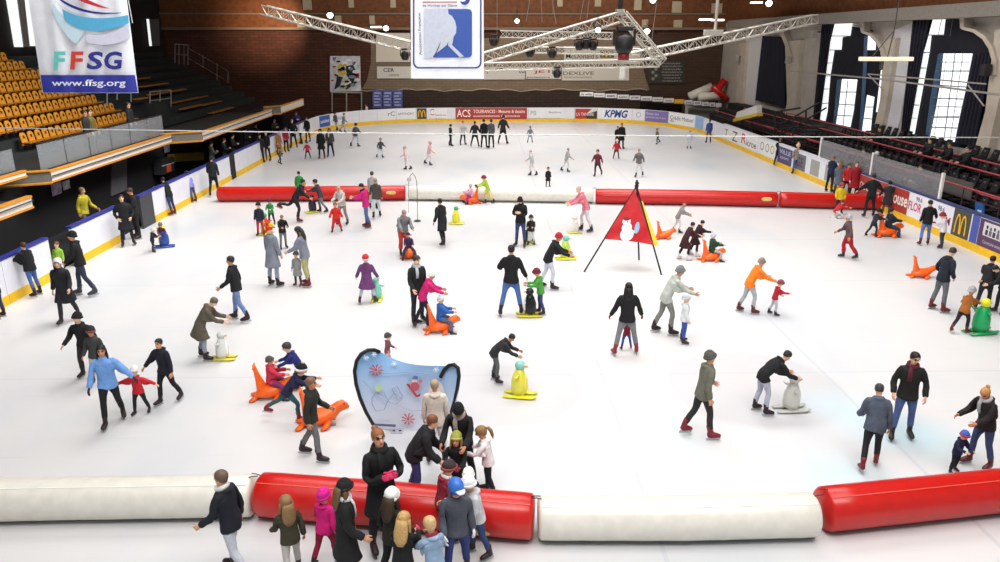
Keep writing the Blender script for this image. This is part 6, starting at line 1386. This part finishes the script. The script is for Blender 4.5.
# far middle
P('child in black seen from the side, leftmost of the far row', 451, 146, 124, 90, 'stand2', 'jacket', '18181c', 'slim', '18181c', 'hair_short', '1c1a18')
P('person in white jacket and black trousers in the far row', 463, 145, 121, 150, 'wide', 'jacket', 'c8c6c4', 'slim', '17171a', 'hair_short', '3a2e28', kid=False)
P('person in dark grey jacket third in the far row', 475, 147, 121, 10, 'wide', 'jacket', '2a2b2c', 'slim', '17171a', 'hair_short', '1c1a18', kid=False)
P('person all in black fourth in the far row', 484, 148, 119, 0, 'stand2', 'jacket', '131316', 'slim', '131316', 'hair_short', '1c1a18', kid=False)
P('person in grey sweater and dark trousers fifth in the far row', 491, 148, 119, 340, 'stand', 'sweater', '55565a', 'slim', '1f2024', 'hair_short', '2a2422', kid=False)
P('person in dark jacket with wide stance, rightmost of the far row', 503, 144, 115, 20, 'wide', 'jacket', '2a2828', 'slim', '1b1b1f', 'hair_short', '2a2424', kid=False)
P('small child in bluish grey alone near the far boards', 530, 143, 126, 180, 'wide', 'jacket', '7a8494', 'slim', '8a94a4', 'hair_short', '7a6450')
P('small child in black behind the mid white tube', 548, 187, 167, 170, 'stand', 'coat', '1c1c20', 'slim', '2a2a30', 'hair_short', '2a2424', kid=True)
P('pale grey skater bending right far behind the mid white tube', 565, 172, 148, 80, 'skate', 'jacket', '9c9a98', 'slim', 'd0cecc', 'hair_short', '8a8480', kid=False)
P('pale skater in grey gliding behind the mid white tube', 533, 176, 150, 270, 'skate', 'jacket', 'b4b2b0', 'slim', 'd4d2d0', 'hair_short', '9a948e', kid=False)
P('faded pink child far behind the mid white tube, left of centre', 428, 165, 141, 90, 'skate', 'jacket', 'd8a8b0', 'slim', 'e0d4d6', 'hair_short', 'c0a8a4', kid=True)
P('pale skater in whitish pink beyond the gap of the red tube', 408, 170, 146, 270, 'skate', 'jacket', 'e0c0c4', 'slim', 'e6dadc', 'hair_short', 'b8a4a0', kid=True)
P('child in maroon skating behind the left end of the right red tube', 598, 176, 149, 200, 'skate', 'jacket', '6a2434', 'slim', '3a2a34', 'hair_short', '2a2022')
P('person in black jacket seen from behind, left of the far pair', 617, 148, 126, 180, 'stand2', 'jacket', '17171b', 'slim', '17171b', 'hair_short', '2a2420', kid=False)
P('person in black coat, right and taller one of the far pair', 621, 149, 123, 175, 'stand', 'coat', '151518', 'slim', '151518', 'hair_short', '1c1a18', kid=False)
P('small child in red jacket and white hat before the far pair', 616, 159, 139, 180, 'wide', 'jacket', 'b8202c', 'slim', '1f1f24', 'beanie', 'd8ccc8')
P('child in olive skating before the far right boards', 658, 144, 128, 250, 'skateL', 'jacket', '5c6030', 'slim', '3a3a40', 'hair_short', '6a7a50')
P('pale skater in bluish white near the far right corner', 689, 149, 130, 180, 'stand', 'jacket', 'c0ccd8', 'slim', 'd0d4da', 'hair_short', 'a0a8b0', kid=True)
P('child in blue jacket at the far right corner', 708, 143, 119, 0, 'stand', 'jacket', '3c4f94', 'slim', '5a6070', 'hair_short', '3a3230')
P('pale skater with dark grey jacket beyond the right red tube', 639, 177, 148, 200, 'skate', 'jacket', '6a6868', 'slim', 'd4d2d0', 'hair_short', '8a8680', kid=False)
# right boards, far to near
P('person in dark clothes leaning to the purple poster of the right boards', 777, 166, 138, 30, 'board', 'jacket', '221c22', 'slim', '201e24', 'hair_short', '6a5448', kid=False, mod=dict(lean=6))
P('child in grey jacket and blue jeans at the right boards', 795, 174, 143, 10, 'stand2', 'jacket', '8a8078', 'slim', '4a5a9c', 'bobble_hat', 'c8b890', kid=True)
P('tall person in navy jacket at the right boards, left of the group in red', 829, 192, 155, 60, 'fold', 'jacket', '1e2340', 'slim', '1d1d24', 'hair_short', '8a6a54', kid=False)
P('person in long grey blue coat with brown hair at the right boards', 837, 196, 161, 40, 'stand', 'coat', '5c6470', 'slim', '4a4e58', 'hair_long', '8a5a38', kid=False)
P('person in red sweater at the right boards, half hidden', 845, 197, 163, 200, 'stand2', 'jacket', 'c02428', 'slim', '1f1f26', 'hair_short', '3a2a24', kid=False)
P('person in dark red coat at the right boards, right one of that group', 852, 200.5, 161, 190, 'stand', 'coat', '9a1c28', 'slim', '1f1c22', 'hair_short', '5a3a30', kid=False)
P('child in yellow vest before the right red tube', 838, 214, 182, 200, 'stand2', 'puffer', 'd8b820', 'slim', '3a2c34', 'beanie', 'a83438')
P('small child in red and white kneeling on the ice before the right red tube', 835, 218, 205, 90, 'kneel', 'jacket', 'c02430', 'loose', 'd8d4d4', 'beanie', '8a2430', z0=.22, H=1.0, kid=True)
P('tall person in black with arms spread at the right boards', 868, 217, 173, 10, 'arms', 'jacket', '151618', 'slim', '151618', 'hair_short', '1c1a18', mod=dict(aR=(10, 36, 12, 0), aL=(10, 40, 12, 0)), kid=False)
P('person in long dark grey coat and black cap holding on to the right boards', 885, 215, 180, 20, 'stand', 'coat', '2c2e30', 'slim', '4a4a4e', 'beanie', '17171a', mod=dict(aR=(20, 58, 8, 0), aL=(6, 28, 10, 0)), kid=False)
P('child in dark clothes pushing the orange seal by the right boards', 871, 237, 208, 75, 'pushkid', 'jacket', '22262e', 'slim', '22242a', 'beanie', '1a1c22')
rider('child in dark clothes sitting on the orange seal by the right boards', 887, 236, 85, 1.25, '1f232e', 'hair_short', '241f20', z0=.33)
P('person in black jacket and pale blue jeans seen from behind at the right boards', 923, 245, 199, 15, 'stand2', 'jacket', '141417', 'slim', '5a6fb0', 'hair_short', '1f1b1a', kid=False, skates='5c2226', mod=dict(aR=(22, 24, 30, 0)))
P('child in white with red gloves beside the black jacket at the right boards', 940, 248, 212, 330, 'hold', 'jacket', 'd8d4d8', 'slim', '3a3c44', 'beanie', '8a2438', gloves='a82038')
P('skater with red trousers bending at the right before the seal', 848, 259, 214, 280, 'skate', 'jacket', '5a4648', 'loose', 'a8182c', 'beanie', 'a8acb4', kid=False)
P('older person in dark navy jacket and grey trousers looking down on the right', 938, 311, 246, 80, 'pockets', 'jacket', '1a1e2c', 'slim', '62646a', 'hair_short', '3a302a', kid=False, skates='6a2026', mod=dict(lean=8, head=(24, 10)))
P('person in black jacket bending, left of the dark pair at the right edge', 981, 311, 256, 40, 'push', 'jacket', '1a1b1e', 'slim', '242428', 'hair_short', '221e1c', kid=False)
P('person in black padded jacket at the right picture edge of the dark pair', 998, 314, 264, 280, 'bend2', 'puffer', '17181a', 'slim', '222226', 'hair_short', '1c1a1a', kid=False)
P('child in orange brown jacket and grey hat with the green penguin', 959, 333, 286, 60, 'pushkid', 'jacket', '9a5a20', 'slim', '1d1b20', 'beanie', 'a4a4a4', skates='6a1c26')
# mid-left cluster
P('child in navy jacket and red legs with black hat left of the penguin cluster', 261, 236, 202, 180, 'stand', 'jacket', '1c2034', 'slim', 'b02a40', 'beanie', '17171c')
P('child in green and purple above the red penguin', 272, 225, 198, 180, 'hold', 'jacket', '2f8a4a', 'slim', '2a2438', 'beanie', '4a1c4c')
P('person in long grey coat and red and yellow pointed hat', 276, 286, 224, 30, 'stand', 'coat', '7a7e8a', 'slim', '8a93a4', 'jester_hat', 'd83828', hat2='e8d430', hat3='2a9a4c', kid=False)
P('person in black jumper with fair brown hair gliding behind the long grey coat', 284, 249, 214, 150, 'hold', 'jacket', '18181a', 'slim', '6a6c72', 'hair_short', '8a6444', kid=False)
P('person in grey jacket and khaki trousers with long dark hair bending to a child', 307, 286, 226, 280, 'hold', 'jacket', '7c7f8e', 'slim', 'a4a070', 'hair_long', '2a2822', kid=False, skates='6a1c2c', mod=dict(aR=(30, 6, 30, 10), aL=(30, 6, 30, 10)))
P('small child in grey coat held by the person in khaki trousers', 298, 286, 251, 200, 'stand', 'coat', '8a8c8e', 'slim', '3a3a3e', 'beanie', '55565a', skates='6a1c2c')
P('child in long purple coat and red and white hat seen from behind', 368, 303, 254, 0, 'wide', 'coat', '6a3a6c', 'slim', 'b8b4c0', 'beanie', 'c02c34', hat2='dcc8cc', skates='4a2a24')
P('skater in black leaning forward on one leg before the left red tube', 290, 222, 179, 85, 'kick', 'jacket', '1c1a20', 'slim', '1f1d26', 'hair_short', '1c1a1a', kid=False, skates='5c2226')
P('person in green jacket with black hair at the left red tube', 301, 202, 171, 10, 'stand2', 'jacket', '2f8a3c', 'slim', '28222c', 'hair_short', '1a1818', kid=False)
P('child in dark grey skating with a dark penguin before the left red tube', 323, 213, 179, 280, 'pushkid', 'jacket', '3a343c', 'slim', '6a6a70', 'hair_short', '2c2426')
P('person in whitish grey jacket behind the child in red snowsuit', 343, 225, 185, 200, 'bend2', 'jacket', 'bcb8b4', 'slim', '8a8880', 'hair_short', 'a8987c', kid=False, mod=dict(lean=12))
P('small child in red snowsuit at mid rink left', 337, 232, 202, 170, 'wide', 'puffer', 'c82420', 'loose', 'c42420', 'hair_short', '7a4a2c')
P('person in bright pink jacket and blue jeans at mid rink left', 367, 228, 183, 270, 'hold', 'jacket', 'c41c74', 'slim', '4a5f8c', 'hair_short', '1e1a1c', kid=False, skates='5c2226', scarf='1a1a1c')
P('person in dark brown jacket and white trousers behind the bright pink jacket', 377, 218, 178, 350, 'walk', 'jacket', '4a4440', 'slim', 'c8ccd0', 'hair_short', 'a08a7c', kid=False)
P('person with brown hair in pale grey top behind the dark brown jacket', 374, 209, 171, 10, 'stand', 'sweater', 'a8a8a4', 'slim', 'a8aeb4', 'hair_short', '4a3c30', kid=False)
P('person in grey padded jacket bending over an orange seal at mid rink', 404, 254, 208, 160, 'push', 'puffer', '77787c', 'loose', 'b8403c', 'hair_short', '8a8a8c', kid=False)
rider('small child in dark purple on the orange seal before the grey padded jacket', 409, 258, 170, .95, '3a2a4c', 'beanie', '2c2440')
P('skater all in black striding left at mid rink', 443, 246, 199, 320, 'skate', 'coat', '1b1b1d', 'slim', '1b1b1d', 'hair_short', '161616', kid=False)
P('child in lime jacket and yellow trousers pushing the seal with the child in pink', 489, 204, 175, 265, 'pushkid', 'jacket', 'a8c83c', 'slim', 'e0c85c', 'beanie', '8a3040', gloves='2a2028')
rider('small child in pink on the orange seal at mid rink', 471, 203.5, 255, .95, 'e0a8c4', 'beanie', 'b4b0ac', lc='a0208c')
P('person in black jacket and blue jeans looking at his hands near the mid white tube', 520, 247, 196, 200, 'fold', 'jacket', '17181a', 'slim', '36406c', 'beanie', '1a1818', kid=False, mod=dict(head=(28, 0)))
P('small child in black and white skating beside the person in black jacket and jeans', 531, 245, 214, 190, 'hold', 'jacket', '2a2a2e', 'slim', 'd8d8d4', 'beanie', '26262a', hat2='8a8a90')
P('skater in faded pink pushing a pale penguin right of centre', 585, 232, 186, 270, 'push', 'jacket', 'd87888', 'slim', 'cfc4c6', 'hair_short', 'c8a8a8', kid=False)
P('skater in black jacket and pale trousers with red hat right of the tall black jacket', 548, 289, 232, 90, 'push', 'jacket', '1b1b1e', 'slim', 'c4c8d4', 'beanie', 'b02438', kid=False)
P('tall person in black jacket and blue jeans seen from behind in the centre', 511, 315, 245, 5, 'wide', 'jacket', '161718', 'slim', '4a69a4', 'hair_short', '1a1614', kid=False, mod=dict(aL=(20, 28, 75, 30)))
P('child in green jacket and maroon hat pushing the black and white penguin', 540, 314, 268, 275, 'hold', 'jacket', '4a9a3c', 'slim', '36406c', 'beanie', '6a2434')
P('person with grey hair and black jacket standing behind the person in pink in the centre', 419, 324, 255, 150, 'stand2', 'jacket', '1a1c1e', 'slim', '1f2024', 'hair_short', '3a302a', kid=False, scarf='b8bcc4')
P('person in pink jacket and white hat pushing the seal with the child in blue', 424, 326, 271, 80, 'push', 'jacket', 'c8206c', 'slim', '20243a', 'beanie', 'dcdad8', kid=False)
rider('small child in blue jacket and grey hat on the orange seal in the centre', 441, 331.5, 80, 1.05, '2c5ca4', 'bobble_hat', 'c4c4c4', lc='55607a')
P('skater in maroon coat bending towards the seal right of the tripod', 684, 260, 222, 80, 'push', 'coat', '3c1a1e', 'slim', '1e1a20', 'hair_short', '2c1c1c', kid=False, skates='d8d4d4')
P('skater in dark maroon coat behind the one pushing the seal right of the tripod', 694, 256, 220, 85, 'reach', 'coat', '34181c', 'slim', '1e1a20', 'hair_short', '241818', kid=False, skates='d8d4d4', mod=dict(lean=26))
P('pale skater with dark jacket behind the lone seal beside the tripod', 677, 233, 203, 100, 'push', 'jacket', '8a8484', 'slim', 'd0ccca', 'hair_short', '8a8480', kid=False)
rider('small child in dark green with pale hat on the orange seal right of the tripod', 711, 260.5, 80, 1.05, '24402c', 'beanie', 'b8c8dc', lc='a8a0a0')
P('person in orange jacket and grey trousers pushing a child in red', 747, 313, 257, 85, 'push', 'jacket', 'ec7c1c', 'slim', 'a4a8ac', 'beanie', '8a7a70', kid=False, skates='5c2226')
P('child in red jacket and pale trousers held by the orange jacket', 773, 315, 279, 95, 'reach', 'jacket', 'b01c2c', 'slim', 'b8b8bc', 'beanie', '8a4048')
P('skater in pale grey jacket and grey hat with a child in blue', 664, 334, 265, 85, 'push', 'jacket', 'b4b8b0', 'slim', '7a7c78', 'beanie', '77787a', kid=False)
P('child in white top and blue trousers held by the pale grey jacket', 684, 343, 293, 95, 'stand', 'jacket', 'd8dcdc', 'slim', '34509c', 'beanie', 'c8ccd0')
P('person in black jacket and grey trousers with feet apart around a child', 625, 354, 282, 0, 'wide', 'jacket', '161719', 'slim', '77787c', 'hair_long', '171615', kid=False, skates='8a2430', gloves='a02440', mod=dict(lR=(4, 12, 4), lL=(-2, 12, 4)))
P('small child in blue trousers between the feet of the black jacket', 626, 349, 316, 0, 'wide', 'jacket', '8a3044', 'slim', '36509c', 'beanie', '3a2c34', kid=True)
P('skater in black bent low over the yellow and teal penguin in the centre', 497, 382, 333, 95, 'bend', 'jacket', '2a2a2c', 'slim', '55585c', 'hair_short', '262424', kid=False)
P('skater in black bent over a pale grey penguin right of the centre', 762, 413, 350, 85, 'bend', 'jacket', '17171a', 'slim', 'a8acbc', 'hair_short', '2a2624', kid=False)
P('skater in olive grey jacket and black legs gliding right of the centre', 699, 437, 349, 80, 'walk', 'jacket', '6a6a5c', 'slim', '2a2828', 'beanie', '55564e', kid=False, skates='7a1c28')
P('skater in brown coat bending over a pale penguin on the left', 206, 359, 297, 80, 'bend2', 'coat', '5c5446', 'slim', '8a90a0', 'hair_short', '6a5c4c', kid=False)
P('skater in black jacket and blue jeans gliding on the left', 240, 321, 255, 270, 'walk', 'jacket', '1a1a1e', 'slim', '6a80ac', 'hair_short', '2c2624', kid=False)
P('child in navy jacket, teal legs and black and white bobble hat pushing a seal', 285, 420, 364, 80, 'lunge', 'jacket', '1e2140', 'slim', '2a5560', 'bobble_hat', '1a1a1e', hat2='e0e0e0', skates='7a1c2c', kid=True)
rider('child in red and purple on the seal at the left behind the pushing child', 273, 397, 80, 1.0, 'c03048', 'beanie', '55504c', lc='7a2a5c')
P('skater in navy pushing behind the child with the bobble hat', 301, 392, 341, 260, 'push', 'jacket', '23286c', 'slim', '7a8490', 'hair_short', '3a3838', kid=True)
P('skater in dark olive gliding before the orange seal on the left', 314, 459, 376, 90, 'walk', 'jacket', '2a2a24', 'slim', '6a6c70', 'hair_short', '7a5c48', kid=False)
# front right
P('person with glasses in black open jacket and jeans at the front right', 900, 439, 349, 200, 'stand2', 'jacket', '191c1a', 'slim', '465a8a', 'hair_short', '1c1614', glasses=True, scarf='5a2030', kid=False, skates='26201e', mod=dict(aR=(-4, 18, 40, 20), aL=(0, 20, 40, 25)))
P('skater in grey blue jacket and black trousers bending at the front right', 868, 468, 386, 20, 'walk', 'puffer', '4c5664', 'slim', '1e1e22', 'hair_short', '3a3838', skates='7a1c28', kid=False, mod=dict(lean=20, head=(20, 0)))
P('small child in navy with blue and red hat climbing the right red tube', 953, 473, 429, 170, 'hold', 'jacket', '1c2040', 'slim', '16171c', 'beanie', '3a60b0', hat2='c83040', kid=True)
P('person with fair hair bun, black jacket and grey scarf at the right picture edge', 976, 467, 382, 255, 'bend2', 'jacket', '221a1c', 'slim', '36456c', 'hair_bun', 'b88450', scarf='b8b8bc', skates='5c2226', kid=False, mod=dict(lean=16, head=(24, 10)))
# spectators
def spec(label, x, y, z, face, pose, tc, hc, H=1.75, hat='hair_short', **k): P(label, 0, 0, 0, face, pose, 'jacket', tc, 'slim', '1d1d22', hat, hc, at=(x, y, z), H=H, group='spectators', noskate=True, kid=False, **k)
def atX(px, py, X, z): d = ray(px, py); t_ = X / d[0]; return X, d[1] * t_
for i, (px, X, tc, lb, face) in enumerate(((212, -13.4, '4a4a46', 'spectator in grey jacket behind the left boards, nearest of the row', 60), (225, -13.2, '17181c', 'spectator in black with pale bag behind the left boards', 80), (234, -13.3, '1a1a20', 'dark spectator leaning behind the left boards, third of the row', 90), (247, -13.5, '17171a', 'dark spectator behind the left boards under the balcony edge', 100), (258, -13.6, '1c1c22', 'dark spectator with pale face behind the left boards, fifth of the row', 120), (277, -13.2, '26241f', 'spectator in dark olive behind the far left boards', 130), (299, -13.0, '2c2c70', 'spectator in violet blue jacket behind the far left boards', 150))):
    x, y = atX(px, 150, X, 0); spec(lb, x, y, -.02, face, 'fold', tc, '3a2c24')
for i, (px, lb, tc) in enumerate(((93, 'spectator in dark coat standing behind the glass of the middle balcony', '2a2a2c'), (98, 'spectator in yellowish top behind the glass of the middle balcony', '6a5c24'), (137, 'dark spectator behind the glass at the far end of the balcony', '202024'))):
    x, y = atX(px, 160, -14.75, 2.2); spec(lb, x, y, 2.26, 90, 'stand', tc, '2a2422')
for i, (px, py, r_, tc, lb) in enumerate(((864, 166, 0, '3a3d40', 'spectator in dark grey seated behind the clear screen above the red coats'), (877, 163, 0, '5a6070', 'spectator in grey blue with white hat seated behind the clear screen'), (920, 186, 0, '1c1c20', 'spectator in black seated behind the board with pink lettering'), (879, 148, 2, '1c1a1e', 'dark spectator seated high on the right stand below the pillar'), (928, 166, 2, '1d1c20', 'dark spectator seated left of two on the right stand'), (948, 168, 2, '19191c', 'dark spectator leaning in the middle of the right stand'), (965, 176, 2, '1a1a1e', 'dark spectator seated rightmost on the right stand'))):
    x, z = TIERS[r_]; d = ray(px, py); t_ = (x + .3) / d[0]; yy = d[1] * t_
    P(lb, 0, 0, 0, 270, 'sit', 'jacket', tc, 'slim', '1d1d22', 'beanie' if 'white hat' in lb else 'hair_short', 'd8d8d8' if 'white hat' in lb else '241f1c', at=(x + .25, yy, z), H=1.75, z0=.34, group='spectators', noskate=True, kid=False)
# ------------------------------------------------------------------ light
w = bpy.data.worlds.new('world'); SC.world = w; w.use_nodes = True
bg = w.node_tree.nodes['Background']; bg.inputs[0].default_value = (.9, .95, 1.0, 1); bg.inputs[1].default_value = .35
def area(loc, sx, sy, power, col=(1, .985, .97), spread=130, rot=(0, 0, 0)):
    l = bpy.data.lights.new('hall_or_fill_light', 'AREA'); l.shape = 'RECTANGLE'; l.size = sx; l.size_y = sy; l.energy = power; l.color = col; l.spread = R(spread)
    o = bpy.data.objects.new('hall_or_fill_light', l); link(o); o.location = loc; o.rotation_euler = rot; return o
for y, p in ((8, 2000), (20, 4200), (34, 4800), (50, 4600)):
    area((1.7, y, 13.5), 18, 9, p * .42, spread=120)
area((-6, 24, 13), 5, 16, 2100, spread=130, rot=(0, R(55), 0))  # added fill light, tilted left to brighten the stand and banner
area((3, 52, 12.5), 24, 3, 1500, col=(1, .93, .82), spread=150, rot=(R(62), 0, 0))  # added unseen light that lifts the back wall
area((8, 26, 13), 6, 30, 1300, spread=140, rot=(0, R(-48), 0))
area((1, 2.5, 13.5), 16, 3, 1200, spread=150, rot=(R(52), 0, 0))  # added fill light from the camera side, brightens the hanging banners
l = bpy.data.lights.new('wall_lamp', 'SPOT'); l.energy = 2600; l.color = (1, .72, .48); l.spot_size = R(70); l.spot_blend = .9; o = bpy.data.objects.new('wall_lamp', l); link(o)
o.location = onY(275, 18, 60); o.rotation_euler = (Vector(onY(268, 24, YB)) - o.location).to_track_quat('-Z', 'Y').to_euler()
SC.view_settings.view_transform = 'Standard'; SC.view_settings.look = 'None'; SC.view_settings.exposure = 0; SC.view_settings.gamma = 1
SC.cycles.max_bounces = 6; SC.cycles.diffuse_bounces = 3; SC.cycles.glossy_bounces = 3; SC.cycles.transparent_max_bounces = 8
SC.cycles.use_denoising = True
SC.cycles.caustics_reflective = False; SC.cycles.caustics_refractive = False; SC.cycles.sample_clamp_indirect = 6
